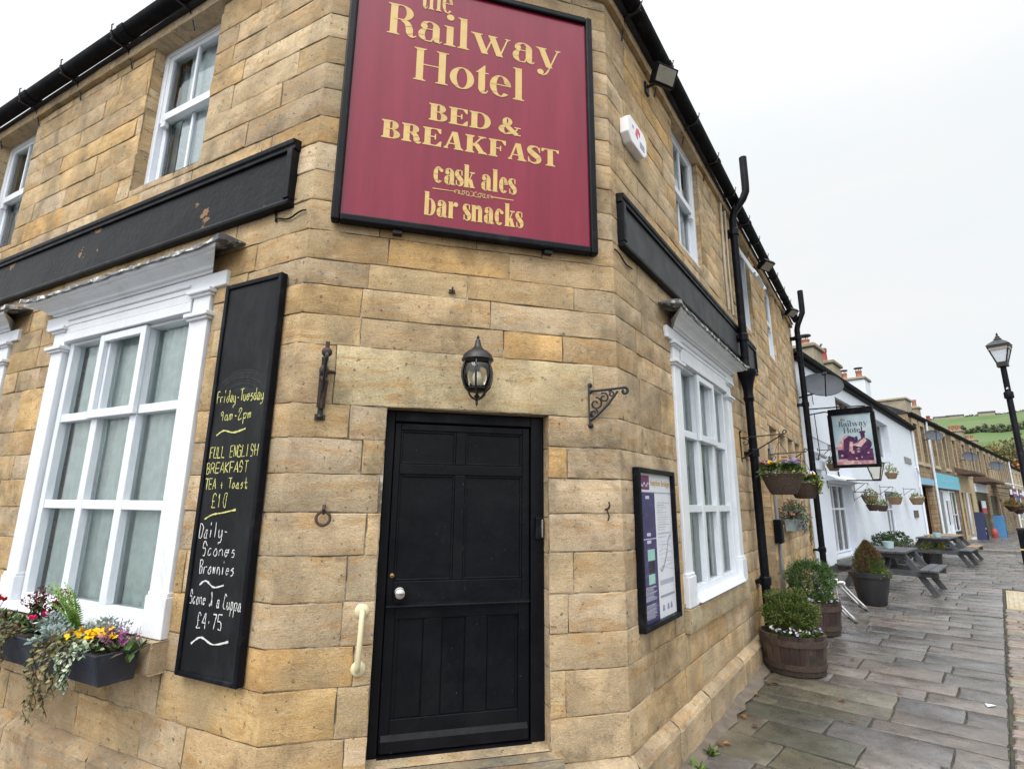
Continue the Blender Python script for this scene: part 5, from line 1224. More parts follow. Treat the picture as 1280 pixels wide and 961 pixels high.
# ---- satellite dish, pub sign and pub lantern
def dish(label, F, pos, R0, mat, az=0, el=25, group=None):
    t = thing('satellite_dish', label, 'satellite dish', F, pos)
    A = Matrix.Rotation(R(az), 4, 'Z') @ Matrix.Rotation(R(90-el), 4, 'X')
    m = MB(); m.lathe([(.01,.0),(R0*.5,.035*R0/.4),(R0*.85,.10*R0/.4),(R0,.15*R0/.4),(R0*1.01,.155*R0/.4),(R0,.135*R0/.4),(R0*.5,.015*R0/.4),(.01,-.02)], n=28, sy=.92); m.v = [tuple(A @ Vector(p)) for p in m.v]; m.build('reflector', mat, t, smooth=60)
    m = MB(); a_ = A @ Vector((0,-R0*.85,.1)); b_ = A @ Vector((0,-.05,R0*1.25)); m.tube([tuple(a_), tuple(b_)], .014, 5); m.obox(b_, A @ Vector((0,.02,R0*1.0)), .07, .05); m.build('receiver', M_iron, t)
    m = MB(); c_ = A @ Vector((0,0,-.02)); m.tube([tuple(c_), (c_.x, c_.y+.10, c_.z-.05), (c_.x-.05, -pos[1], c_.z-.12)], .02, 6); m.build('arm', M_iron, t); return t
M_dish = plain('dish_grey', (.075,.085,.098), .65, .12, 5, 0, spec=.15)
dish('large grey satellite dish reaching out beside the farther black downpipe', FW, (.08,-.46,4.36), .42, M_dish, az=-62, el=38)
t = thing('pub_sign', 'hanging pub sign with a purple steam engine picture under a pale blue sky', 'pub sign', FW, (.5,-.88,2.62), R(-90))
# local x points out of the wall... the board is square to the wall, so its own face looks back down the street
def PS(m): return m
hw, hh = .415, 1.15
m = MB(); m.box(-hw+.03, hw-.03, -.022, .022, .05, hh); board = m.build('board', M_black, t)
m = MB(); m.box(-hw-.04, -hw+.035, -.045, .045, 0, hh+.05); m.box(hw-.035, hw+.04, -.045, .045, 0, hh+.05); m.box(-hw+.035, hw-.035, -.044, .044, 0, .06); m.box(-hw-.02, hw+.02, -.055, .055, hh+.03, hh+.17); m.build('frame', M_black, t, bevel=.01)
M_psky = (lambda m: m.done(m.mix(m.ramp(m.noise(3, 5), .35, .7), (.25,.38,.47), (.45,.53,.57)), .4))(NT('painted_sky'))
M_plum = (lambda m: m.done(m.mix(m.ramp(m.noise(16, 6), .45, .6), (.035,.008,.055), (.10,.025,.085)), .4))(NT('painted_plum'))
M_rose = (lambda m: m.done(m.mix(m.ramp(m.noise(12, 6), .4, .65), (.36,.16,.22), (.62,.47,.43)), .4))(NT('painted_rose'))
M_ink = plain('painted_ink', (.05,.045,.05), .5, .1, 9, 0)
def flat(name, polys, mat, y, par):
    m = MB()
    for k, p in enumerate(polys): m.add([(x, y-.0002*k, z) for x, z in p], [tuple(range(len(p)))])
    return m.build(name, mat, par)
circ = lambda cx, cz, r0, n=20: [(cx+r0*math.cos(2*math.pi*k/n), cz+r0*math.sin(2*math.pi*k/n)) for k in range(n)]
a, b = -hw+.045, hw-.045
for sgn in (1,):
    pic = flat('picture', [[(a,.07),(b,.07),(b,hh+.02),(a,hh+.02)]], M_psky, -.024, board)
    flat('smoke', [[(a,.45),(a+.10,.50),(a+.2,.66),(a+.3,.72),(a+.36,.60),(a+.3,.40),(a,.38)], circ(a+.24,.63,.08), circ(a+.14,.54,.07), [(a,.07),(b,.07),(b,.16),(a,.18)]], M_rose, -.025, board)
    flat('engine', [[(a+.04,.17),(b-.03,.14),(b-.03,.40),(a+.04,.40)], circ(b-.17,.50,.135), circ(b-.36,.50,.10), [(a+.16,.40),(a+.40,.40),(a+.40,.66),(a+.30,.70),(a+.18,.62)], [(b-.22,.6),(b-.15,.6),(b-.14,.76),(b-.23,.76)], [(b-.24,.75),(b-.12,.75),(b-.125,.79),(b-.235,.79)], [(b-.34,.58),(b-.28,.58),(b-.29,.68),(b-.33,.68)]], M_plum, -.0265, board)
    flat('steam', [[(a+.26,.36),(a+.33,.36),(a+.36,.56),(a+.30,.58)], [(a+.30,.50),(b-.24,.44),(b-.12,.58),(b-.16,.64),(b-.3,.54)], circ(a+.33,.34,.035), circ(b-.30,.35,.03), circ(b-.12,.31,.02), circ(a+.12,.27,.025), circ(b-.35,.20,.02), circ(b-.25,.22,.015), [(a+.05,.16),(a+.22,.17),(a+.2,.19),(a+.05,.19)]], M_rose, -.0288, board)
    m = MB(); letter_word(m, 'the', SIGN_F, a+.16, a+.26, 1.045, .05, -.0262); letter_word(m, 'Railway', SIGN_F, a+.12, b-.07, .91, .125, -.0262); letter_word(m, 'Hotel', SIGN_F, a+.20, b-.17, .765, .125, -.0262); m.build('lettering', M_ink, board)
m = MB()
m.tube([(-.90+.0,0,hh+.24),(-.2,0,hh+.22),(.30,0,hh+.19)], .016, 6); m.tube([(-.90,0,hh+.10),(-.5,0,hh+.14),(-.38,0,hh+.1)], .016, 6); m.tube([(-.72,0,hh+.12),(-.70,0,.35),(-.74,0,.22),(-.88,0,.2)], .010, 5); m.box(-.915,-.88,-.03,.03,hh-.02,hh+.3); m.tube([(-.38,0,hh+.1),(-.45,0,hh+.02)], .015, 5); m.build('bracket', M_iron, t)
t = thing('bracket_lantern', 'square glass lantern on a black bracket under the hanging pub sign', 'lantern', FW, (2.6,-.85,2.42), R(-90))
m = MB(); m.tube([(-.82,0,.02),(.0,0,.0),(.08,0,.0)], .018, 6); m.tube([(-.80,0,.02),(-.82,0,.25)], .018, 6); m.tube(spiral((-.62,.09), .07, .02, 0, 360), .008, 5); m.v = [(x, y+q*0, q) for x, y, q in m.v]; m.build('bracket', M_iron, t)
m = MB()
for sx in (-1,1):
    for sy in (-1,1): m.tube([(sx*.07,sy*.07,.02),(sx*.16,sy*.16,.40)], .014, 5)
m.box(-.17,.17,-.17,.17,.40,.43); m.lathe([(.22,.43),(.12,.52),(.06,.56),(.03,.62)], n=4, a0=math.pi/4); m.box(-.08,.08,-.08,.08,.0,.03); m.build('cage', M_iron, t)
m = MB(); m.lathe([(.10,.03),(.22,.40)], n=4, a0=math.pi/4); m.build('glass', plain('milky_glass', (.70,.72,.68), .15, .05, 5, 0), t)
for i, (x, y, z, r0, mat, lab) in enumerate(((4.25,-.34,2.06,.20,M_wick2,'tan wicker hanging basket nearest the stone hotel on the white wall'),(4.05,-.42,1.82,.15,M_wick,'dark small hanging basket lowest on the white wall beside the near window'),(5.6,-.36,1.80,.15,M_wick,'small hanging basket between the two upper ones on the white wall'),(7.75,-.36,2.06,.21,M_wick2,'tan wicker hanging basket before the second window of the white building'),(12.1,-.38,2.10,.24,M_wick2,'tan wicker hanging basket at the far end of the white building'),(7.2,-.45,2.80,.17,M_wick2,'small leafy hanging basket behind the bracket lantern'),(1.05,-.30,2.74,.15,M_wick2,'small basket hanging on the white wall left of the pub sign'))):
    basket(lab, FW, (x, y, z), r0, mat, 50+i, .35)
    r = random.Random(400+i); t = thing('basket_plant', 'leafy plant growing in the '+lab.split(' on ')[0].replace('tan wicker ','').replace(' nearest the stone hotel','')[:0]+['first tan hanging basket on the white wall','dark low hanging basket on the white wall','small middle hanging basket on the white wall','tan hanging basket before the second white-wall window','last tan hanging basket on the white wall','hanging basket behind the bracket lantern','basket left of the pub sign'][i], 'plant', FW, (x, y, z)); m = MB()
    blob_leaves(m, (0,0,.05), (r0*.95, r0*.95, .13 if i != 5 else .22), 260, .03, .055, [(.10,.15,.03),(.20,.24,.07),(.30,.30,.05),(.06,.10,.03)] if i in (4,5) else [(.08,.12,.03),(.15,.19,.06),(.25,.28,.15)], r, .4, .3, flat=-.06); m.build('foliage', M_leaf, t)
    arm = thing('basket_bracket', 'thin iron bracket carrying the '+['first tan','dark low','small middle','second tan','last tan','lantern-side','sign-side'][i]+' hanging basket on the white wall', 'bracket', FW, (x, 0, z+.35)); m = MB(); m.tube([(0,0,.0),(0,y,.0)], .009, 5); m.tube([(0,0,-.22),(0,y*.8,0)], .007, 5); m.box(-.01,.01,-.01,0,-.26,.06); m.build('arm', M_iron, arm)

# ------------------------------------------------------------------ pots, metal seats, picnic tables
pp = polar(FR, 7.95, 1.02); zp = gz(*pp)
M_plastic = plain('black_plastic', (.018,.019,.022), .45, .2, 5, .05, 60)
t = thing('plant_pot', 'big black plastic plant pot on the pavement in front of the first picnic table', 'plant pot', None, (*pp, zp))
m = MB(); m.lathe([(.19,0),(.20,.02),(.285,.44),(.315,.445),(.32,.52),(.30,.525),(.28,.47),(.02,.46)], n=28); m.build('tub', M_plastic, t, smooth=40)
m = MB(); m.lathe([(.285,.47),(.01,.48)], n=20); m.build('soil', M_soil, t)
r = random.Random(17); t = thing('conifer', 'bronze-tipped cone-shaped conifer in the big black pot', 'conifer', None, (*pp, zp+.46)); m = MB()
for k in range(5200):
    h = r.random()**.8; rad = .215*(1-h**2.6)*(.45+.55*r.random()**.5)*(1+.45*mnoise.noise(Vector((h*9, k*.013 % 7, 1)))); a = r.uniform(0, 6.28); p = (rad*math.cos(a), rad*math.sin(a), .03+h*.52)
    br = mnoise.noise(Vector((p[0]*5, p[1]*5, p[2]*4)))
    m.card(p, (math.cos(a)*.5+r.uniform(-.4,.4), math.sin(a)*.5+r.uniform(-.4,.4), 1), .012, r.uniform(.035,.06), rdir(r), jit((.115,.075,.035) if br > .0 else (.08,.105,.032), r), .2)
m.build('foliage', M_leaf, t); s = MB(); s.tube([(0,0,-.05),(0,0,.42)], .018, 6, r1=.004); s.build('trunk', bpy.data.materials['twig'], t)
r = random.Random(18); t = thing('creeping_jenny', 'bright green low plant spilling over the rim of the black pot', 'plant', None, (*pp, zp+.47)); m = MB()
for k in range(420): a = R(r.uniform(-120, 60)); d = r.uniform(.16,.31); m.card((d*math.cos(a), d*math.sin(a), .02+r.uniform(0,.06)-(.05 if d > .29 else 0)), (math.cos(a), math.sin(a), r.uniform(-.4,.9)), .025, .045, (0,0,1), jit((.17,.27,.03) if r.random() < .7 else (.09,.17,.03), r), .1)
m.build('foliage', M_leaf, t)
M_alu = plain('polished_aluminium', (.72,.73,.74), .28, .1, 20, .05, 60, metal=1)
def seat_frame(label, s, n, rz):
    q = polar(FR, s, n); t = thing('cycle_stand', label, 'cycle stand', FR, ((FR.inverted() @ Vector((*q,0))).x, -n, gz(*q)), rz)
    m = MB()
    for dx in (-.17, .17):
        arc = [(dx, -.30, .02), (dx, -.02, .34)] + [(dx, .06+.10*math.sin(R(a_))-.02, .36+.10*(math.cos(R(a_))*.6)) for a_ in range(-30, 100, 26)] + [(dx, .12, .30), (dx, .10, .02)]
        m.tube(crv(arc, 4), .021, 8)
    m.build('hoop', M_alu, t, smooth=True)
    m = MB(); m.tube([(-.17,-.30,.02),(.17,-.30,.02)], .016, 8); m.tube([(-.17,-.01,.345),(.17,-.01,.345)], .014, 8); m.tube([(-.17,.10,.02),(.17,.10,.02)], .014, 8); m.build('cross_tube', M_alu, t, smooth=True); return t
seat_frame('low bent tubular metal frame right beside the second half barrel', 6.35, .52, R(20))
seat_frame('low bent tubular metal frame between the black pot and the wall', 7.35, .62, R(20))
q = polar(FR, 7.1, .28); t = thing('grey_post', 'short grey post by the wall behind the metal frames', 'post', None, (*q, gz(*q))); m = MB(); m.lathe([(.03,0),(.03,.5),(.02,.53),(.005,.54)], n=10); m.build('shaft', bpy.data.materials['grey_conduit'], t)
M_tim = (lambda m: m.done(m.mix(m.ramp(m.noise(4, 8, m.stretch(.35,2,2), rough=.7), .45, .75, 0, .7), (.042,.046,.055), (.13,.13,.135)), .55, m.bump(m.noise(20, 5, m.stretch(.15,2,2)), .4, .006)))(NT('weathered_grey_timber'))
M_tan = plain('bare_timber', (.23,.15,.085), .6, .2, 6, .3, 30)
def picnic(label, s, n, rz, length=1.5, top=None):
    q = polar(FR, s, n); t = thing('picnic_table', label, 'picnic table', FW.to_3x3().to_4x4(), (0,0,0), 0); t.matrix_world = Matrix.Translation((*q, gz(*q))) @ Matrix.Rotation(R(90-44-rz), 4, 'Z')
    m = MB()
    for k in range(5): y = -.36+k*.148; m.box(-length/2, length/2, y, y+.135, .705, .742)
    m.build('tabletop', top or M_tim, t, bevel=.004)
    for y0 in (-.80, .53):
        m = MB()
        for k in range(2): m.box(-length/2, length/2, y0+k*.14, y0+k*.14+.13, .415, .45)
        m.build('bench_seat', top or M_tim, t, bevel=.004)
    for x in (-length/2+.22, length/2-.22):
        for sy in (-1, 1): m = MB(); m.obox((x, sy*.28, .70), (x, sy*.72, .0), .10, .05, up=(1,0,0)); m.build('leg', M_tim, t, bevel=.004)
        m = MB(); m.box(x-.068, x-.028, -.79, .79, .315, .414); m.build('seat_rail', M_tim, t, bevel=.004)
        m = MB(); m.box(x-.066, x-.03, -.35, .35, .62, .704); m.build('top_rail', M_tim, t, bevel=.004)
        m = MB(); m.obox((x-.02, 0, .34), (0 if x > 0 else 0, 0, .70), .09, .035); m.build('brace', M_tim, t, bevel=.004)
    return t
picnic('weathered dark grey picnic table nearest the camera behind the black pot', 9.75, 1.32, 0)
picnic('weathered dark grey picnic table second along the pavement', 16.5, 2.42, 3)
picnic('picnic table with lighter bare timber edges, farthest along the pavement', 18.7, 2.75, 3, top=M_tan)
def on_table(label, s, n, mat, h=.12, r0=.06):
    q = polar(FR, s, n); t = thing('table_pot', label, 'pot', None, (*q, gz(*q)+.742)); m = MB(); m.lathe([(r0*.8,0),(r0,h),(r0*.9,h),(r0*.7,.02)], n=14); m.build('bowl', mat, t, smooth=40)
on_table('small pale blue pot standing on the nearest picnic table', 9.85, 1.32, plain('pale_blue_glaze', (.36,.50,.54), .3), .13, .10)
on_table('small pale pot standing on the second picnic table', 16.4, 2.42, bpy.data.materials['pale_blue_glaze'], .12, .10)
for i, (u, o_, rad, h, lab) in enumerate(((4.5,.50,.33,.42,'round dark shrub in a tub against the white wall, nearer of two'),(5.75,.55,.36,.40,'round dark shrub in a tub against the white wall, farther of two'))):
    v = FW @ Vector((u, -o_, 0)); z = gz(v.x, v.y)
    t = thing('planter_tub', 'dark tub holding the %s shrub by the white wall' % ('nearer', 'farther')[i], 'planter', None, (v.x, v.y, z)); m = MB(); m.lathe([(.22,0),(.27,.36),(.30,.38),(.28,.40),(.25,.34),(.02,.33)], n=20); m.build('tub', M_plastic, t, smooth=40)
    topiary(lab, (v.x, v.y), z+.30, (rad,rad,rad*.8), 60+i, [(.03,.06,.018),(.04,.075,.02),(.025,.05,.015)], 1500, (.03,.045))
v = FW @ Vector((6.4, -1.25, 0)); z = gz(v.x, v.y)
t = thing('planter_tub', 'dark tub of yellow flowers between the first two picnic tables', 'planter', None, (v.x, v.y, z)); m = MB(); m.lathe([(.2,0),(.24,.30),(.27,.32),(.25,.33),(.02,.30)], n=20); m.build('tub', M_plastic, t, smooth=40)
r = random.Random(33); t = thing('yellow_daisies', 'yellow-green flowering plant between the first two picnic tables', 'plant', None, (v.x, v.y, z+.3)); m = MB()
blob_leaves(m, (0,0,.16), (.32,.32,.28), 700, .03, .07, [(.20,.26,.03),(.12,.18,.03),(.30,.32,.05)], r, .5, .3, flat=-.1)
for k in range(130): d = rdir(r, .2); m.card((d.x*.3, d.y*.3, .16+d.z*.27), d, .04, .05, rdir(r), jit(YEL, r), .1)
m.build('foliage', M_leaf, t)

# ------------------------------------------------------------------ the terrace beyond
def rubble(name, c1, c2, mo, sc_=1.0):
    m = NT(name); sp = m.n.new('ShaderNodeSeparateXYZ'); m.link(m.tc.outputs['Object'], sp.inputs[0]); cb = m.n.new('ShaderNodeCombineXYZ'); m.link(m.math('ADD', sp.outputs[0], sp.outputs[1]), cb.inputs[0]); m.link(sp.outputs[2], cb.inputs[1])
    br = m.n.new('ShaderNodeTexBrick'); m.link(cb.outputs[0], br.inputs['Vector']); br.inputs['Scale'].default_value = sc_; br.inputs['Brick Width'].default_value = .46; br.inputs['Row Height'].default_value = .21; br.inputs['Mortar Size'].default_value = .012; br.offset = .43; br.squash = .7; br.squash_frequency = 3
    br.inputs['Color1'].default_value = (*c1, 1); br.inputs['Color2'].default_value = (*c2, 1); br.inputs['Mortar'].default_value = (*mo, 1); br.inputs['Bias'].default_value = .1
    c = m.mix(1, br.outputs['Color'], m.ramp(m.noise(1.3, 7, rough=.7), .3, .7, .55, 1.35), 'MULTIPLY'); c = m.mix(m.ramp(m.noise(.5, 6), .55, .75, 0, .6), c, (.07,.06,.05))
    return m.done(c, .92, m.bump(br.outputs['Fac'], -.5, .02, m.bump(m.noise(9, 6), .6, .03)), spec=.2)
M_rub = rubble('brown_rubble', (.25,.18,.105), (.33,.25,.16), (.12,.095,.065)); M_rub2 = rubble('grey_rubble', (.26,.205,.14), (.20,.15,.095), (.13,.11,.08)); M_brk = rubble('brown_brick', (.15,.075,.045), (.20,.11,.065), (.10,.08,.06), 1.9)
M_buff = plain('buff_render', (.42,.335,.21), .85, .12, 3, .3, 20, dirt=(.30,.24,.15), dscale=2); M_dress = plain('dressed_stone', (.40,.33,.22), .85, .15, 5, .3, 30)
M_sky_b = plain('sky_blue_board', (.13,.45,.60), .4, .05, 5, 0); M_ltblue = plain('light_blue_board', (.22,.42,.62), .4, .05, 5, 0)
def tz(x): v = FT @ Vector((x, 0, 0)); return gz(v.x, v.y)
EAVE = 5.92
def house(name, label, x0, x1, mat, ups, eave=EAVE, ground=(), low=None, depth=6):
    t = thing(name, label, 'house', FT, (x0, 0, 0)); A = lambda m: loc(m, x0, 0)
    holes = [(a-x0, b-x0, c, d) for a, b, c, d in ups] + [(a-x0, b-x0, c, d) for a, b, c, d in ground]
    m = MB(); W_ = x1-x0; wall_with_holes(m, 0, W_, -.4, eave, holes, .22); shell(m, 0, W_, -.4, eave, depth); m.build('wall', mat, t)
    if low:
        lm = MB(); wall_with_holes(lm, .0, W_, -.4, low[0], [h for h in holes if h[3] < low[0]], .03, -.03); lm.box(-.0, W_, -.06, -.0, low[0], low[0]+.12); lm.build('ground_floor_render', low[1], t)
    for a, b, c, d in holes[:len(ups)]:
        casement(t, a, b, c, d, .14, 1, transom=(c+d)/2, curtain=M_net if random.Random(int(a*100)+int(x0)).random() < .4 else None)
        s = MB(); s.box(a-.13, b+.13, -.03, .005, d, d+.26); s.box(a-.10, b+.10, -.07, .005, c-.15, c); s.box(a-.13, a, -.022, .005, c, d); s.box(b, b+.13, -.022, .005, c, d); s.build('window_surround', M_dress, t)
    g = MB(); g.prism([(-.06,eave-.04),(-.15,eave-.02),(-.17,eave+.07),(-.05,eave+.08)], 0, W_); g.box(0, W_, -.05, .01, eave-.12, eave+.05); g.build('gutter', M_gutter, t)
    rf = MB(); rf.add([(-.01,-.10,eave+.05),(W_+.01,-.10,eave+.05),(W_+.01,depth/2,eave+1.7),(-.01,depth/2,eave+1.7),(W_+.01,depth+.1,eave),(-.01,depth+.1,eave)], [(0,1,2,3),(3,2,4,5),(0,3,5),(1,4,2)]); rf.build('roof', M_slate, t)
    return t
UPW = lambda xs, w=1.0: [(x, x+w, 3.80, 5.58) for x in xs]
h1 = house('terraced_house', 'first terraced stone house beside the white building, with a dark brick passage below', -.35, 2.88, M_rub, UPW([.2, 1.6], .85), ground=[(.05,2.45,.0,2.74)])
m = MB(); m.box(.42,2.78,.02,1.6,-.2,.02)
m = MB(); m.add([(2.40,.22,-.2),(2.795,.23,-.2),(2.795,.23,2.74),(2.40,.22,2.74)], [(0,1,2,3)]); m.add([(.4,.22,-.2),(.4,2.2,-.2),(.4,2.2,2.74),(.4,.22,2.74)], [(0,1,2,3)]); m.add([(2.79,.22,-.2),(2.79,2.2,-.2),(2.79,2.2,2.74),(2.79,.22,2.74)], [(3,2,1,0)]); m.add([(.4,2.2,-.2),(2.79,2.2,-.2),(2.79,2.2,2.74),(.4,2.2,2.74)], [(0,1,2,3)]); m.add([(.4,.22,2.74),(2.79,.22,2.74),(2.79,2.2,2.74),(.4,2.2,2.74)], [(0,1,2,3)]); m.build('passage', M_brk, h1)
m = MB(); m.box(.1, 2.85, -.08, .0, 2.78, 3.06); m.build('fascia_board', M_ltblue, h1)
m = MB(); m.tube([(3.2,-.08,5.95),(3.2,-.08,.2)], .05, 8); m.build('white_downpipe', M_render, h1)
chimney(h1, .05, 1.2, -.02+.05, 1.3, 5.9, 6.72, M_chim, []); chimney(h1, 2.6, 3.15, .05, .34, 6.0, 6.62, M_chim, [(2.8,.2,.10,.36,M_pot,False)])
h2 = house('blue_shop', 'stone shop with a sky blue sign and white shopfront in the terrace', 2.88, 8.95, M_rub2, UPW([3.75, 6.55], 1.05), ground=[(3.3,8.3,.0,2.64)])
X = lambda v: v-2.88
m = MB(); m.box(X(3.05), X(8.95), -.12, .0, 2.70, 3.42); sb = m.build('shop_sign', M_sky_b, h2, bevel=.01)
m = MB(); m.box(X(3.05), X(8.95), -.126, -.12, 2.70, 2.80); m.build('lower_band', M_ltblue, sb); m = MB()
for k in range(9): m.box(X(4.3+k*.36), X(4.3+k*.36+.27), -.124, -.12, 3.02, 3.17)
m.build('faded_lettering', M_ltblue, sb)
m = MB(); m.box(X(3.3), X(4.1), .02, .1, .0, 2.6); m.box(X(4.1), X(4.28), .02, .1, .0, 2.6); m.build('grey_panel', plain('grey_green_panel', (.16,.20,.21), .6, .1, 5), h2)
d_ = MB(); d_.box(X(5.0), X(5.15), .0, .1, 0, 2.62); d_.box(X(6.0), X(6.2), -.02, .1, 0, 2.62); d_.box(X(5.15), X(6.0), .04, .1, 0.1, .9); d_.box(X(5.15), X(6.0), .04, .1, 2.1, 2.6); d_.build('door', M_upvc, h2)
casement(h2, X(4.28), X(5.0), .5, 2.62, .05, 1); casement(h2, X(6.2), X(8.25), .55, 2.62, .05, 2, transom=1.4)
m = MB(); m.box(X(6.2), X(8.3), .03, .12, 0, .53); m.build('stall_riser', M_plinth, h2)
chimney(h2, X(8.2), X(9.2), .50, .90, 6.0, 6.58, M_chim, [(X(8.4),.7,.10,.34,M_redpot,False)])
h3 = house('buff_house', 'terraced house with a plain buff rendered ground floor and narrow openings', 8.95, 14.6, M_rub, UPW([9.5, 12.6], 1.0), ground=[(9.6,10.3,.25,2.6),(10.75,11.4,.5,2.6),(12.5,13.1,.1,2.6)], low=(3.55, M_buff))
for a, b, c, d, mat in ((9.6,10.3,.25,2.6,M_buff),(10.75,11.4,.5,2.6,M_upvc),(12.5,13.1,.1,2.6,M_oak)):
    casement(h3, a-8.95, b-8.95, c, d, .12, 1, mat, transom=1.9)
m = MB(); m.tube([(1.95,-.08,2.6),(1.95,-.08,.3),(2.1,-.3,.25)], .06, 8); m.box(1.5, 2.6, -.45, -.03, -.2, .13); m.build('white_pipe', M_render, h3)
m = MB(); m.prism([(-.9,3.60),(-.9,3.72),(.0,3.98),(.0,3.60)], 8.0-8.95+1.0, 3.9); m.build('canopy', plain('rusty_canopy', (.09,.055,.04), .8, .3, 4, .4, 20), h3)
h4 = house('village_shop', 'terraced stone shop with a dark canopy, red and white board and goods outside', 14.6, 20.4, M_rub2, UPW([15.55, 18.5], 1.0), ground=[(15.2,19.8,.0,2.7)])
m = MB(); m.box(.6, 5.2, .1, .2, -.2, 2.7); m.build('dark_shopfront', plain('dark_shopfront', (.05,.04,.032), .5, .4, 2), h4); m = MB(); m.prism([(-1.0,3.35),(-1.0,3.5),(.0,3.95),(.0,3.35)], .2, 5.6); m.build('canopy', bpy.data.materials['rusty_canopy'], h4)
m = MB(); m.box(.3, 5.5, -.06, .0, 2.75, 3.3); m.build('white_fascia', M_render, h4)
chimney(h4, 3.5, 4.4, .52, 1.3, 6.0, 7.05, M_chim, [(3.7,.68,.11,.34,M_pot,False),(3.7,.92,.11,.34,M_pot,False),(3.7,1.16,.11,.34,M_pot,False)])
h5 = house('terraced_house', 'terraced stone house with a white awning, beyond the shop with the dark canopy', 20.4, 28.2, M_rub, UPW([21.4, 24.0, 26.4], 1.0), ground=[(21.2,24.6,.0,2.6),(25.6,27.2,.6,2.4)])
m = MB(); m.box(.8, 4.2, .1, .2, -.2, 2.6); m.build('dark_shopfront', bpy.data.materials['dark_shopfront'], h5); m = MB(); m.prism([(-1.5,3.3),(-1.5,3.36),(.0,3.75),(.0,3.68)], 1.8, 5.2); m.build('awning', M_render, h5)
casement(h5, 5.2, 6.8, .6, 2.4, .12, 2); chimney(h5, 4.0, 4.9, .55, 1.4, 6.0, 6.95, M_chim, [(4.2,.8,.11,.32,M_pot,False),(4.2,1.1,.11,.32,M_pot,False)])
h6 = house('terraced_house', 'far terraced stone house before the roofline drops', 28.2, 36.3, M_rub2, UPW([29.2, 31.6, 34.2], 1.0), ground=[(30.0,31.3,.6,2.4),(33.0,34.4,.0,2.4)]); casement(h6, 1.8, 3.1, .6, 2.4, .12, 2); m = MB(); m.box(4.8, 6.2, .1, .2, -.2, 2.4); m.build('door', M_oak, h6)
m = MB(); m.tube([(8.0,-.08,5.9),(8.0,-.08,.0)], .06, 8); m.build('white_downpipe', M_render, h6)
h7 = house('corner_shop', 'last lower stone shop of the row with a white and red sign board', 36.3, 47, M_dress, [(37.6,38.8,3.7,5.0),(41,42.2,3.7,5.0),(44,45.2,3.7,5.0)], 5.5, ground=[(38.4,44.5,.7,2.35)])
m = MB(); m.box(-3.3, 9.5, -.22, -.06, 2.88, 3.36); s7 = m.build('shop_sign', M_render, h7); m = MB(); m.box(-3.3, 9.5, -.23, -.221, 2.74, 2.88); m.build('red_band', plain('red_band', (.45,.05,.09), .5), s7); casement(h7, 2.1, 8.2, .7, 2.35, .1, 4)
dish('grey satellite dish on the first terraced house above the blue sign', FT, (1.9,-.42,5.02), .36, M_dish, az=-60, el=36); dish('grey satellite dish on the buff house', FT, (11.3,-.45,4.62), .38, M_dish, az=-60, el=36); dish('dark grey satellite dish on the house with the white awning', FT, (22.3,-.50,4.62), .46, M_dish, az=-60, el=36)
# things in front of the shops
t = thing('hanging_board', 'white and red sign board on the wall of the shop with the dark canopy', 'sign', FT, (16.7,-.10,1.5)); m = MB(); m.box(-.7,.7,-.03,.03,.25,.7); m.build('white_panel', M_render, t); m = MB(); m.box(-.7,.7,-.032,.03,-.1,.25); m.build('red_panel', bpy.data.materials['red_band'], t)
M_navy = plain('navy_board', (.02,.03,.09), .4); M_blueb = plain('mid_blue_board', (.04,.17,.36), .4)
def aboard(label, s, n, m1, rz=0, h=1.1, w=.62):
    q = polar(FR, s, n); t = thing('a_board', label, 'a-board', None, (*q, gz(*q))); t.matrix_world = Matrix.Translation((*q, gz(*q))) @ Matrix.Rotation(R(rz), 4, 'Z')
    for sy in (-1, 1):
        m = MB(); m.obox((0, sy*.30, .0), (0, sy*.02, h), w, .03, up=(0,1,0)); b = m.build('board', m1, t)
    m = MB()
    for k, (z, ww) in enumerate(((.78,.40),(.62,.46),(.5,.36),(.36,.44))): yy = -(.30-.28*z/h)-.022; m.add([(-ww/2,yy+.012,z-.045),(ww/2,yy+.012,z-.045),(ww/2,yy+.03,z+.045),(-ww/2,yy+.03,z+.045)], [(0,1,2,3)])
    m.build('poster', M_render, t); return t
aboard('tall navy and white pavement board nearest in front of the far shop', 37.2, 5.45, M_navy, -50, 1.5, .42); aboard('blue and white pavement board beside the railing', 43.5, 7.0, M_blueb, -48, 1.3, .55)
q = polar(FR, 41.0, 6.4); t = thing('red_bin', 'small red rounded tub between the two pavement boards', 'tub', None, (*q, gz(*q))); m = MB(); m.lathe([(.14,0),(.17,.2),(.17,.40),(.10,.46),(.07,.52),(.02,.54)], n=16); m.build('body', bpy.data.materials['red_pot'], t, smooth=50)
for x, lab, c in ((22.6,'plum coloured banner hanging below the white awning','poster_plum'),(26.4,'plum and white banner hanging beside the round sign','poster_plum')):
    t = thing('banner', lab, 'banner', FT, (x,-1.2,2.75)); m = MB(); m.box(-1.1,1.1,-.02,.02,-.25,.35); m.build('cloth', bpy.data.materials[c], t); m = MB(); m.box(-.9,.9,-.03,-.021,.0,.12); m.build('stripe', M_render, t)
    m = MB(); m.tube([(0,0,.36),(0,1.2,.5)], .02, 5); m.build('arm', M_iron, t)
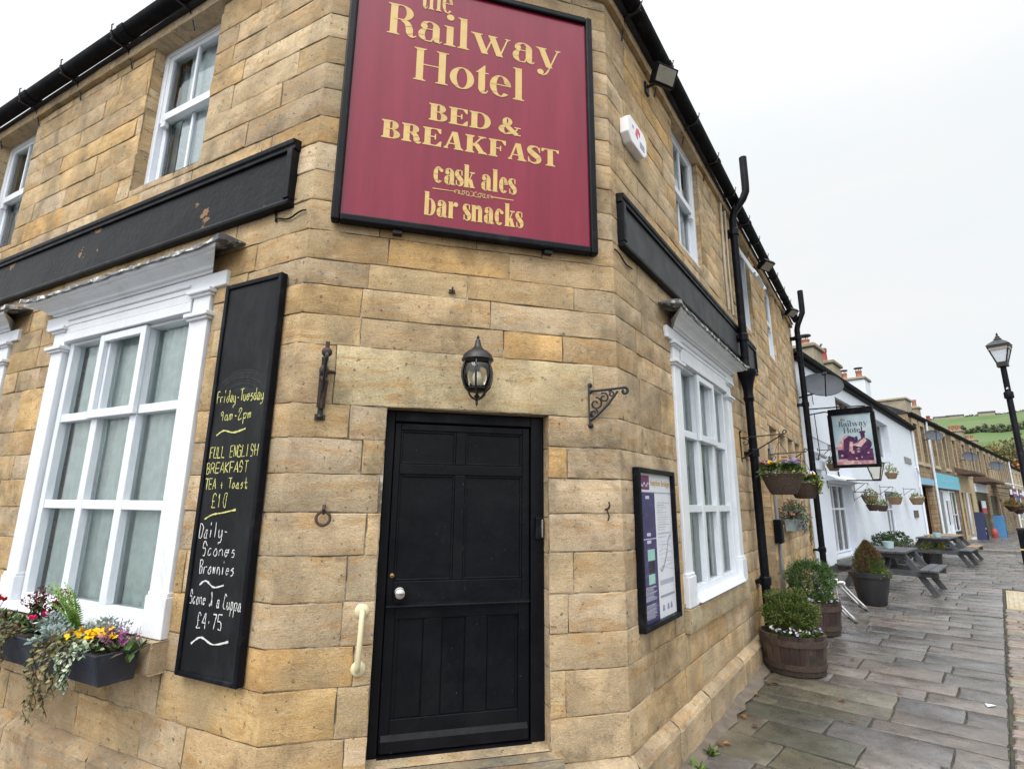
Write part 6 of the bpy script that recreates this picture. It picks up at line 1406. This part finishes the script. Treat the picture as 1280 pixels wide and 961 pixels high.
t = thing('round_sign', 'round white sign with a blue rim hanging under the banner', 'sign', FT, (27.6,-1.0,2.35)); m = MB(); m.lathe([(.36,-.04),(.38,0),(.36,.04)], n=20); m.v = [(x*1.3, z, y) for x, y, z in m.v]; m.build('rim', M_blueb, t); m = MB(); m.lathe([(.27,-.05),(.27,.05)], n=20); m.v = [(x*1.3, z, y) for x, y, z in m.v]; m.build('face', M_render, t); m = MB(); m.tube([(0,0,.3),(0,1,.55)], .02, 5); m.build('arm', M_iron, t)
for x, y, z, lab, cs in ((21.8,-1.0,1.9,'rusty-orange flower basket hanging in front of the far shop',[(.14,.10,.03),(.22,.12,.03),(.10,.10,.03)]),(25.6,-1.0,1.7,'crimson flower basket hanging next to the far railing',[(.18,.03,.04),(.10,.05,.03),(.06,.08,.03)])):
    r = random.Random(int(x)); t = thing('flower_basket', lab, 'flower basket', FT, (x, y, z)); m = MB(); blob_leaves(m, (0,0,.05), (.9,.45,.38), 900, .07, .11, cs, r, .3, .3); m.build('foliage', M_leaf, t); m = MB(); m.lathe([(.15,-.38),(.36,-.1),(.40,0),(.02,.01)], n=14); m.build('bowl', M_wick, t); m = MB(); m.tube([(0,0,.0),(0,0,.9),(0,1.0,1.0)], .02, 5); m.build('chain', M_iron, t)
t = thing('handrail', 'white metal handrail on the ramp by the far shop', 'railing', FT, (29,-2.0,tz(29))); m = MB()
for z in (.55, .95): m.tube([(-2.2,0,z),(2.2,0,z)], .03, 6)
m.build('rail', M_render, t)
for x in (-2.2, 0, 2.2): m = MB(); m.tube([(x,0,0),(x,0,.97)], .03, 6); m.build('post', M_render, t)
# ------------------------------------------------------------------ street lamp and bin
lx, ly = 10.385, 10.82; lz = gz(lx, ly)
t = thing('street_lamp', 'tall black street lamp with a four-sided heritage lantern at the right edge', 'street lamp', None, (lx, ly, lz)); t.matrix_world = Matrix.Translation((lx, ly, lz)) @ Matrix.Rotation(R(38), 4, 'Z')
m = MB(); m.lathe([(.13,0),(.13,.9),(.10,.95),(.09,1.0),(.062,1.05),(.05,4.46)], n=14); m.lathe([(.075,3.74),(.08,3.76),(.08,3.86),(.07,3.88)], n=14); m.build('column', M_black, t, smooth=40)
m = MB(); m.tube([(-.06,0,3.92),(-.055,-.02,3.96)], .02, 5); m.build('clamp', M_alu, t)
m = MB(); zz = 4.48; S_ = .80
m.box(-.11*S_,.11*S_,-.11*S_,.11*S_,zz-.06,zz+.05*S_)
for sx in (-1,1):
    for sy in (-1,1): m.tube([(sx*.10*S_,sy*.10*S_,zz+.04*S_),(sx*.21*S_,sy*.21*S_,zz+.46*S_)], .014, 5)
m.box(-.225*S_,.225*S_,-.225*S_,.225*S_,zz+.44*S_,zz+.50*S_); m.lathe([(a*S_, zz+b*S_) for a, b in ((.34,.50),(.28,.55),(.16,.62),(.10,.66),(.11,.68),(.06,.72),(.07,.74),(.025,.78),(.035,.81),(.006,.87))], n=4, a0=math.pi/4); m.build('lantern_frame', M_iron, t)
m = MB(); m.lathe([(.13*S_,zz+.05*S_),(.285*S_,zz+.44*S_)], n=4, a0=math.pi/4); m.build('glass', plain('lamp_pane', (.62,.68,.76), .12, .05, 5, 0), t); m = MB(); m.lathe([(.288*S_,zz+.375*S_),(.300*S_,zz+.44*S_)], n=4, a0=math.pi/4); m.build('shade_band', plain('lamp_band', (.34,.30,.26), .4), t)
q = (15.0, 15.85); t = thing('litter_bin', 'black litter bin cut by the right edge of the picture', 'litter bin', None, (*q, gz(*q))); t.matrix_world = Matrix.Translation((*q, gz(*q))) @ Matrix.Rotation(R(47), 4, 'Z'); m = MB(); m.box(-.27,.27,-.25,.25,.0,.95); m.build('body', M_black, t, bevel=.02); m = MB(); m.box(-.275,.275,-.255,.255,.40,.44); m.build('gold_band', M_gold, t); m = MB(); m.box(-.29,.29,-.27,.27,.95,1.02); m.build('rim', M_iron, t, bevel=.01)
CLOUD0, CLOUD1, CLOUD2, EXPO = 8.2, 24.0, 16.0, 0.30
# ------------------------------------------------------------------ paving
FE = frame((3.53, 4.22), 42.2)       # the far edge of the flags: x along the street, +y towards the buildings
IR, IW, IT, IL, IC = FR.inverted(), FW.inverted(), FT.inverted(), FL.inverted(), FC.inverted()
def inside_building(x, y):
    p = Vector((x, y, 0)); a = IR @ p
    if a.x > -1 and a.x < 10.3 and a.y > .12 and (IC @ p).y > .1: return True
    if (IC @ p).y > .15 and (IL @ p).y > .15 and a.y > .1 and a.x < 10.2: return True
    b = IW @ p
    if 0 < b.x < WU and b.y > .12: return True
    if a.x > 9.9 and b.x < 0 and b.y > -.3 and a.y > .2: return True
    c = IT @ p
    if c.x > -.4 and c.y > .12: return True
    return False
FLAGC = [(.150,.142,.135),(.165,.156,.150),(.118,.116,.118),(.150,.134,.126),(.178,.164,.156),(.105,.107,.112),(.138,.140,.147),(.166,.144,.136),(.126,.120,.114),(.142,.140,.142)]
def flag(mb, x0, x1, y0, y1, c, r, rag):
    n = 4; per = []
    for i in range(n): per.append((x0+(x1-x0)*i/n, y0))
    for i in range(n): per.append((x1, y0+(y1-y0)*i/n))
    for i in range(n): per.append((x1-(x1-x0)*i/n, y1))
    for i in range(n): per.append((x0, y1-(y1-y0)*i/n))
    cx_, cy_ = (x0+x1)/2, (y0+y1)/2; tx, ty, tz_ = r.uniform(-.006,.006), r.uniform(-.006,.006), r.uniform(-.004,.004)
    def P(x, y, dz):
        w = FE @ Vector((x, y, 0)); return (w.x, w.y, gz(w.x, w.y)+dz)
    top, mid, low = [], [], []
    for k, (x, y) in enumerate(per):
        j = rag*(2.2 if k % n == 0 else 1); x += r.uniform(-j, j); y += r.uniform(-j, j)
        dx, dy = cx_-x, cy_-y; l = math.hypot(dx, dy)
        h = tz_+tx*(x-cx_)/.4+ty*(y-cy_)/.3
        low.append(P(x, y, -.03)); mid.append(P(x+dx/l*.004, y+dy/l*.004, h-.005)); top.append(P(x+dx/l*.018, y+dy/l*.018, h+r.uniform(-.0015,.001)))
    N = len(per); b = [*low, *mid, *top, P(cx_, cy_, tz_+r.uniform(-.002,.001))]
    mb.add(b, [(i, (i+1) % N, N+(i+1) % N, N+i) for i in range(N)] + [(N+i, N+(i+1) % N, 2*N+(i+1) % N, 2*N+i) for i in range(N)] + [(2*N+i, 2*N+(i+1) % N, 3*N) for i in range(N)], c)
fm = MB(); r = random.Random(77); x = -7.0
while x < 62:
    d = r.uniform(.27, .46)*(1 if x < 30 else 1.6); y = 0 if x < 8.55 else -7.5
    y += 0 if x < 8.55 else r.uniform(0, .6)
    ymax = 8.5
    while y < ymax:
        w = r.choice([r.uniform(.45,.75), r.uniform(.7,1.25)])*(1 if x < 30 else 1.5)
        if 8.55 > x and y == 0: w = r.uniform(.25, .9)
        q = FE @ Vector((x+d/2, y+w/2, 0)); q1 = FE @ Vector((x+d/2, y+.05, 0))
        if not inside_building(q.x, q.y) or not inside_building(q1.x, q1.y):
            if not inside_building(q1.x, q1.y):
                c = r.choice(FLAGC); k = r.uniform(.86, 1.14); c = tuple(v*k*q_ for v, q_ in zip(c, (.86,.83,.80)))
                s_ = (IR @ q).x; n_ = -(IR @ q).y
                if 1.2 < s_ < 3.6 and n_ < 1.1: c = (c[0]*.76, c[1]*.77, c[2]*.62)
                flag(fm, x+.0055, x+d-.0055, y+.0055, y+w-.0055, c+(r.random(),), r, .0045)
        y += w
    x += d
m = NT('flagstone'); a_ = m.attr(); v_ = m.n.new('ShaderNodeCombineXYZ'); k_ = m.math('MULTIPLY', a_.outputs['Alpha'], 43); m.link(k_, v_.inputs[0]); m.link(k_, v_.inputs[1]); pv = m.stretch(1,1,1, loc=v_.outputs[0])
c_ = m.mix(1, a_.outputs['Color'], m.ramp(m.noise(2.4, 8, pv, rough=.7), .36, .64, .6, 1.35), 'MULTIPLY'); c_ = m.mix(m.ramp(m.noise(1.6, 6, pv), .52, .64, 0, .45), c_, (.11,.088,.075)); c_ = m.mix(m.ramp(m.noise(6, 8, rough=.78), .52, .66, 0, .6), c_, (.045,.043,.04)); c_ = m.mix(1, c_, m.ramp(m.noise(130, 3), .3, .7, .82, 1.16), 'MULTIPLY'); c_ = m.mix(m.ramp(m.noise(.7, 5), .5, .7, 0, .25), c_, (.055,.055,.036))
n_ = m.bump(m.noise(5, 6, pv, rough=.6), .55, .018); n_ = m.bump(m.noise(45, 5, pv, rough=.65), .5, .005, n_)
M_flag = m.done(c_, m.ramp(m.noise(2.6, 6, rough=.7), .36, .64, .13, .40), n_, spec=.5)
tag(fm.build('pavement', M_flag, None, smooth=30), 'worn sandstone flags', None, kind='structure')
def strip(name, x0, x1, y0, y1, dz, mat, step=1.0, label=None, F=None):
    F = F or FE; m = MB(); n = max(1, int((x1-x0)/step)); vs = []
    for i in range(n+1):
        for y in (y0, y1):
            w = F @ Vector((x0+(x1-x0)*i/n, y, 0)); vs.append((w.x, w.y, gz(w.x, w.y)+dz))
    m.add(vs, [(2*i, 2*i+2, 2*i+3, 2*i+1) for i in range(n)]); o = m.build(name, mat); o['kind'] = 'structure'; return o
M_joint = plain('mossy_joint', (.040,.036,.030), .95, .5, 6, .6, 50, dirt=(.050,.055,.026), dscale=3, dthr=(.5,.62))
strip('pavement_bed', -9, 64, 0, 9, -.016, M_joint); strip('pavement_bed', 8.4, 64, -9, -.002, -.0165, M_joint)
strip('road_bed', -12, 8.4, -12, -.002, -.022, M_joint)
# setts along the edge of the carriageway
M_sett = (lambda m: (lambda a: m.done(m.mix(1, a.outputs['Color'], m.ramp(m.noise(14, 6), .3, .7, .7, 1.3), 'MULTIPLY'), .55, m.bump(m.noise(40, 5), .6, .006)))(m.attr()))(NT('setts'))
sm = MB(); r = random.Random(8); x = -3.0
def zat(x, y, dz): w = FE @ Vector((x, y, 0)); return (w.x, w.y, gz(w.x, w.y)+dz)
while x < 6.55:
    d = r.uniform(.085, .125); y = -.012-r.uniform(.0,.03)
    while y > -1.7:
        w = r.uniform(.13,.22); x0, x1, y0, y1 = x+.006, x+d-.006, y-w+.007, y; h = r.uniform(-.006,.006); c = jit(r.choice([(.16,.125,.10),(.19,.145,.115),(.135,.12,.105),(.17,.15,.125)]), r)
        base = [(x0,y0),(x1,y0),(x1,y1),(x0,y1)]; base = [(a+r.uniform(-.004,.004), b+r.uniform(-.005,.005)) for a, b in base]; mx_, my_ = (x0+x1)/2, (y0+y1)/2
        vs = [zat(a, b, -.03) for a, b in base]+[zat(a, b, h-.010) for a, b in base]+[zat(mx_+(a-mx_)*.72, my_+(b-my_)*.8, h+.003) for a, b in base]
        sm.add(vs, [(i, (i+1) % 4, 4+(i+1) % 4, 4+i) for i in range(4)]+[(4+i, 4+(i+1) % 4, 8+(i+1) % 4, 8+i) for i in range(4)]+[(8,9,10,11)], c); y -= w
    x += d
o = sm.build('road_setts', M_sett, smooth=35); o['kind'] = 'structure'
# blister paving at the crossing
tm = MB(); r = random.Random(9); x = 6.6
while x < 8.45:
    y = -.04
    while y > -2.6:
        c = jit((.36,.29,.20), r, .12); vs = [zat(x+.004,y-.396,-.03),zat(x+.396,y-.396,-.03),zat(x+.396,y,-.03),zat(x+.004,y,-.03),zat(x+.008,y-.392,.0),zat(x+.392,y-.392,.0),zat(x+.392,y-.004,.0),zat(x+.008,y-.004,.0)]
        tm.add(vs, [(0,1,5,4),(1,2,6,5),(2,3,7,6),(3,0,4,7),(4,5,6,7)], c)
        for i in range(6):
            for j in range(6):
                bx_, by_ = x+.04+i*.064, y-.04-j*.064; tm.add([zat(bx_+.018*math.cos(k*1.047), by_+.018*math.sin(k*1.047), .001) for k in range(6)]+[zat(bx_+.012*math.cos(k*1.047), by_+.012*math.sin(k*1.047), .006) for k in range(6)], [(k, (k+1) % 6, 6+(k+1) % 6, 6+k) for k in range(6)]+[(6,7,8,9,10,11)], c)
        y -= .4
    x += .4
o = tm.build('blister_paving', M_sett); o['kind'] = 'structure'
# kerb across the side entry, far along
km = MB()
for k in range(12): a, b = -6+k*.95, -6+k*.95+.94; km.add([zat(21.6,a,-.05),zat(21.6,b,-.05),zat(21.6,b,.09),zat(21.6,a,.09),zat(21.63,a,.11),zat(21.63,b,.11),zat(22.4,b,.10),zat(22.4,a,.10),zat(24.5,a,.0),zat(24.5,b,.0)], [(0,3,2,1),(3,4,5,2),(4,7,6,5),(7,8,9,6)], jit((.12,.115,.11), rng, .1))
o = km.build('kerb', M_sett); o['kind'] = 'structure'
# mortar fillet, weeds, leaves, scraps along the foot of the wall
fi = MB(); vs = []; n = 60; r = random.Random(12)
for i in range(n+1): xx = -.05+10.1*i/n; w = FR @ Vector((xx,0,0)); z0 = gz(w.x, w.y); vs += [(xx,-.06,z0+.05+r.uniform(-.01,.01)), (xx,-.11,z0+.028), (xx,-.165+r.uniform(-.025,.025),z0+.006)]
fi.add(vs, [(3*i+j, 3*i+j+1, 3*i+3+j+1, 3*i+3+j) for i in range(n) for j in range(2)])
o = fi.build('kerb_fillet', plain('old_cement', (.13,.105,.082), .9, .3, 7, .7, 40, dirt=(.10,.075,.05), dscale=5)); o.matrix_world = FR; o['kind'] = 'structure'
r = random.Random(14)
for k, (s, n) in enumerate(((.78,.14),(1.05,.17))):
    q = polar(FR, s, n); t = thing('weed', 'small green weed growing at the foot of the right-hand wall', 'weed', None, (*q, gz(*q)), 0, 'weeds at the foot of the wall'); m = MB()
    for j in range(26 if k != 1 else 50): d = rdir(r, .5); m.card((r.uniform(-.03,.03), r.uniform(-.03,.03), 0), d, .022, r.uniform(.04,.085), (0,0,1), jit(r.choice([(.08,.15,.03),(.12,.2,.04)]), r), .15)
    m.build('leaves', M_leaf, t)
lm = [(1.22,.22),(1.3,.26),(1.9,.24),(3.05,.30),(2.9,.9),(2.35,.95),(2.62,.22),(3.0,.25),(3.05,.33),(4.3,.9),(3.4,1.3),(1.8,.35)]
for s, n in lm:
    q = polar(FR, s, n); t = MB(); a = r.uniform(0, 6.28); t.card((0,0,.006), (math.cos(a), math.sin(a), .15), .05, .075, (r.uniform(-.2,.2),0,1), jit(r.choice([(.16,.06,.02),(.10,.045,.02),(.22,.10,.03)]), r), .25); o = t.build('fallen_leaf', M_leaf); o.location = (*q, gz(*q)+.004); tag(o, 'fallen brown leaf lying on the flags near the right-hand wall', 'leaf', 'fallen leaves on the flags')
q = polar(FR, 3.46, 1.97); t = MB(); t.add([(0,0,.006),(.09,.01,.012),(.10,.05,.006),(.03,.06,.014)], [(0,1,2,3)]); o = t.build('paper_scrap', M_render); o.location = (*q, gz(*q)+.004); tag(o, 'scrap of white paper lying on the flags', 'litter')

# ------------------------------------------------------------------ land, hill, trees
gm = MB(); gm.add([(-1500,-1500,-.4),(1500,-1500,-.4),(1500,1500,-.4),(-1500,1500,-.4)], [(0,1,2,3)]); o = gm.build('ground', plain('earth', (.075,.07,.065), .95, .3, .2, 0)); o['kind'] = 'structure'
M_field = (lambda m: m.done(m.mix(m.ramp(m.noise(.012, 5), .42, .58), m.mix(m.ramp(m.noise(.15, 8, m.stretch(1,.3,1), rough=.7), .4, .6), (.072,.118,.045), (.098,.148,.058)), (.12,.155,.075)), .95, spec=.05))(NT('pasture'))  # greens muted and lightened: haze over the far hill is in the colour
def hz(az, rr_):
    """height of the hillside at bearing az (degrees) and distance rr_"""
    crest = 1.79 + 520*(.1275-.001*max(0,40-az)+.0006*(az-42)+.0015*math.sin(az*.55)+.0008*math.sin(az*1.7))
    f = max(0, min(1, (rr_-90)/(520-90))); h = crest*(.22*f+.78*f*f*(3-2*f)*.55+.78*f*.45)
    return h - (max(0, rr_-520)*.25) - .4
hm = MB(); azs = [10+1.5*i for i in range(54)]; rs_ = [90,110,130,150,175,200,230,260,300,340,380,420,460,490,510,520,535,560,620,700]
vs = [(q*math.sin(R(a)), q*math.cos(R(a)), hz(a, q)) for a in azs for q in rs_]; nr = len(rs_)
hm.add(vs, [(i*nr+j, (i+1)*nr+j, (i+1)*nr+j+1, i*nr+j+1) for i in range(len(azs)-1) for j in range(nr-1)]); o = hm.build('hills', M_field, smooth=True); o['kind'] = 'structure'
def at(az, q): return (q*math.sin(R(az)), q*math.cos(R(az)), hz(az, q))
M_bark = plain('bark', (.06,.045,.035), .95, .3, 3, .5, 20)
def tree(label, pos, h, rad, cols, seed, n=900, leaf=.5, name='tree', group=None):
    r = random.Random(seed); t = thing(name, label, 'tree', None, pos, 0, group); m = MB(); m.tube([(0,0,-.5),(0,0,h*.35),(rad*.1,0,h*.7)], h*.03, 6, r1=h*.01)
    for k in range(6): a = r.uniform(0, 6.28); m.tube([(0,0,h*(.25+.06*k)), (rad*.65*math.cos(a), rad*.65*math.sin(a), h*(.5+.07*k))], h*.012, 4, r1=h*.004)
    m.build('trunk', M_bark, t); c = MB()
    for k in range(9):
        a = r.uniform(0, 6.28); q = rad*r.uniform(.1,.62); blob_leaves(c, (q*math.cos(a), q*math.sin(a), h*r.uniform(.38,.82)), (rad*.48, rad*.48, h*.22), n//9, leaf, leaf*1.3, [jit(x, r, .2) for x in cols], r, .2, .35, .3)
    c.build('crown', M_leaf, t); return t
OR, DG, OL, BR = [(.34,.13,.035),(.27,.10,.03),(.38,.18,.05)], [(.08,.10,.045),(.095,.105,.05)], [(.22,.17,.05),(.17,.145,.05)], [(.19,.11,.05),(.15,.105,.06)]
for i, (az, q, h, rad, c, lab) in enumerate(((41.0,128,8.5,5,OL,'olive-brown autumn tree just above the far roofs'),(42.0,135,10,6,BR,'brown autumn tree in the middle of the wood below the fields'),(42.7,112,7.2,4.5,OR,'orange-red autumn tree low beside the far roofs'),(43.3,128,10.5,6,OL,'tall olive autumn tree left of the lamp post'),(43.9,112,8,5,BR,'dark green tree behind the lamp post'),(44.7,125,11.5,6.5,DG,'dark green tree at the right edge behind the lamp column'),(45.6,122,12,7,BR,'brown tree at the far right edge above the roofs'),(43.0,150,8,6,OL,'dark green tree at the back of the wood below the fields'))):
    tree(lab, at(az, q), h*.92, rad*.85, c, 70+i, 1300, .36)
for i in range(13):  # hedgerow leaves paled and greyed: distance haze put into their colour
    az = 40.2+.47*i; tree('small dark hedgerow tree across the middle of the hillside', at(az, 306+5*math.sin(i*2.1)), rng.uniform(1.7,3.2), rng.uniform(.9,1.6), [(.11,.13,.08),(.13,.135,.085)], 100+i, 150, .6, 'hedgerow_tree', 'hedgerow trees across the hillside')
hd = MB(); r = random.Random(41)
for i in range(2400): az = r.uniform(36, 50); p = at(az, 303+2*math.sin(az*2)); hd.card((p[0]+r.uniform(-1,1), p[1]+r.uniform(-1,1), p[2]+r.uniform(0,1.0)), rdir(r, .4), .7, .9, rdir(r), jit((.07,.085,.05), r), .2)
tag(hd.build('field_hedge', M_leaf), 'long dark field hedge across the green hillside', 'hedge')
hd = MB()
for i in range(1500): az = r.uniform(36, 50); p = at(az, 518); hd.card((p[0]+r.uniform(-1,1), p[1]+r.uniform(-1,1), p[2]+r.uniform(0,1.2)), rdir(r, .4), .9, 1.2, rdir(r), jit((.06,.07,.05), r), .2)
tag(hd.build('crest_hedge', M_leaf), 'dark hedge along the crest of the hill', 'hedge')
for i, (az, w, h, lab) in enumerate(((42.3,9,3.4,'long grey barn on the crest of the hill nearest the lamp post'),(40.3,10,3.0,'low grey farm building on the crest above the chimneys'),(39.4,9,3.0,'pale farm building on the crest farthest left'))):
    p = at(az, 512); t = thing('barn', lab, 'barn', None, p); t.matrix_world = Matrix.Translation(p) @ Matrix.Rotation(R(-az), 4, 'Z'); m = MB(); m.box(-w/2,w/2,-4,4,-3,h*.6); m.build('wall', M_chim, t); m = MB(); m.prism([(-4.4,h*.58),(0,h),(4.4,h*.58)], -w/2-.4, w/2+.4); m.build('roof', M_slate, t)

# ------------------------------------------------------------------ light, sky, camera
W_ = bpy.data.worlds.new('World'); sc.world = W_; W_.use_nodes = True; nt = W_.node_tree; N = nt.nodes
bg = N['Background']; bg.inputs['Strength'].default_value = .1
SUN_EL, SUN_AZ = 52, 205      # bright patch of the overcast, behind the camera
sky = N.new('ShaderNodeTexSky'); sky.sky_type = 'NISHITA'; sky.sun_disc = False; sky.sun_elevation = R(SUN_EL); sky.sun_rotation = R(SUN_AZ); sky.dust_density = 3
tc = N.new('ShaderNodeTexCoord'); sp = N.new('ShaderNodeSeparateXYZ'); nt.links.new(tc.outputs['Generated'], sp.inputs[0])
def wmath(op, a, b=0, clamp=False):
    x = N.new('ShaderNodeMath'); x.operation = op; x.use_clamp = clamp
    for k, v in ((0, a), (1, b)):
        if isinstance(v, (int, float)): x.inputs[k].default_value = v
        else: nt.links.new(v, x.inputs[k])
    return x.outputs[0]
mp = N.new('ShaderNodeMapping'); mp.inputs['Scale'].default_value = (1.2, 1.2, 4.5); nt.links.new(tc.outputs['Generated'], mp.inputs[0])
ns = N.new('ShaderNodeTexNoise'); ns.inputs['Scale'].default_value = 2.2; ns.inputs['Detail'].default_value = 6; ns.inputs['Roughness'].default_value = .5; nt.links.new(mp.outputs[0], ns.inputs[0])
rp = N.new('ShaderNodeMapRange'); rp.inputs['From Min'].default_value = .38; rp.inputs['From Max'].default_value = .62; nt.links.new(ns.outputs['Fac'], rp.inputs[0])
mx = N.new('ShaderNodeMix'); mx.data_type = 'RGBA'; nt.links.new(rp.outputs[0], mx.inputs['Factor']); mx.inputs[6].default_value = (.915,.955,.97,1); mx.inputs[7].default_value = (.965,.965,.965,1)
# an overcast dome: dimmest at the skyline, brightest overhead and round the hidden sun
el = wmath('MAXIMUM', sp.outputs[2], 0); base = wmath('ADD', CLOUD0, wmath('MULTIPLY', wmath('POWER', el, 7), CLOUD1))
sd = Vector((math.sin(R(SUN_AZ))*math.cos(R(SUN_EL)), math.cos(R(SUN_AZ))*math.cos(R(SUN_EL)), math.sin(R(SUN_EL))))
vm = N.new('ShaderNodeVectorMath'); vm.operation = 'DOT_PRODUCT'; nt.links.new(tc.outputs['Generated'], vm.inputs[0]); vm.inputs[1].default_value = sd
glow = wmath('MULTIPLY', wmath('POWER', wmath('MAXIMUM', vm.outputs['Value'], 0), 2), CLOUD2)
sc_ = N.new('ShaderNodeVectorMath'); sc_.operation = 'SCALE'; nt.links.new(mx.outputs[2], sc_.inputs[0]); nt.links.new(wmath('ADD', base, glow), sc_.inputs['Scale'])
m2 = N.new('ShaderNodeMix'); m2.data_type = 'RGBA'; m2.inputs['Factor'].default_value = .94; nt.links.new(sky.outputs[0], m2.inputs[6]); nt.links.new(sc_.outputs[0], m2.inputs[7]); nt.links.new(m2.outputs[2], bg.inputs[0])
su = bpy.data.lights.new('sun', 'SUN'); su.energy = 1.5; su.angle = R(35); su.color = (1,.96,.90); so = bpy.data.objects.new('sun', su); COL.objects.link(so); so.rotation_euler = (-sd).to_track_quat('-Z', 'Y').to_euler()
cam = bpy.data.cameras.new('camera'); co = bpy.data.objects.new('camera', cam); COL.objects.link(co); sc.camera = co
cam.sensor_width = 36; cam.lens = 661.43/1280*36; cam.clip_start = .05; cam.clip_end = 4000
p_, r_ = R(12.650), R(.484)
fw = Vector((0, math.cos(p_), math.sin(p_))); x0_ = Vector((1,0,0)); u0_ = Vector((0,-math.sin(p_),math.cos(p_))); xr = math.cos(r_)*x0_+math.sin(r_)*u0_; ur = -math.sin(r_)*x0_+math.cos(r_)*u0_
co.matrix_world = Matrix(((xr.x,ur.x,-fw.x,0),(xr.y,ur.y,-fw.y,0),(xr.z,ur.z,-fw.z,1.791),(0,0,0,1)))
vs_ = sc.view_settings; vs_.view_transform = 'Standard'; vs_.look = 'None'; vs_.exposure = EXPO; vs_.gamma = 1; vs_.use_curve_mapping = False
sc.render.engine = 'CYCLES'; sc.cycles.use_denoising = True; sc.cycles.max_bounces = 6; sc.cycles.diffuse_bounces = 3; sc.cycles.glossy_bounces = 3; sc.cycles.transparent_max_bounces = 8; sc.cycles.use_adaptive_sampling = True
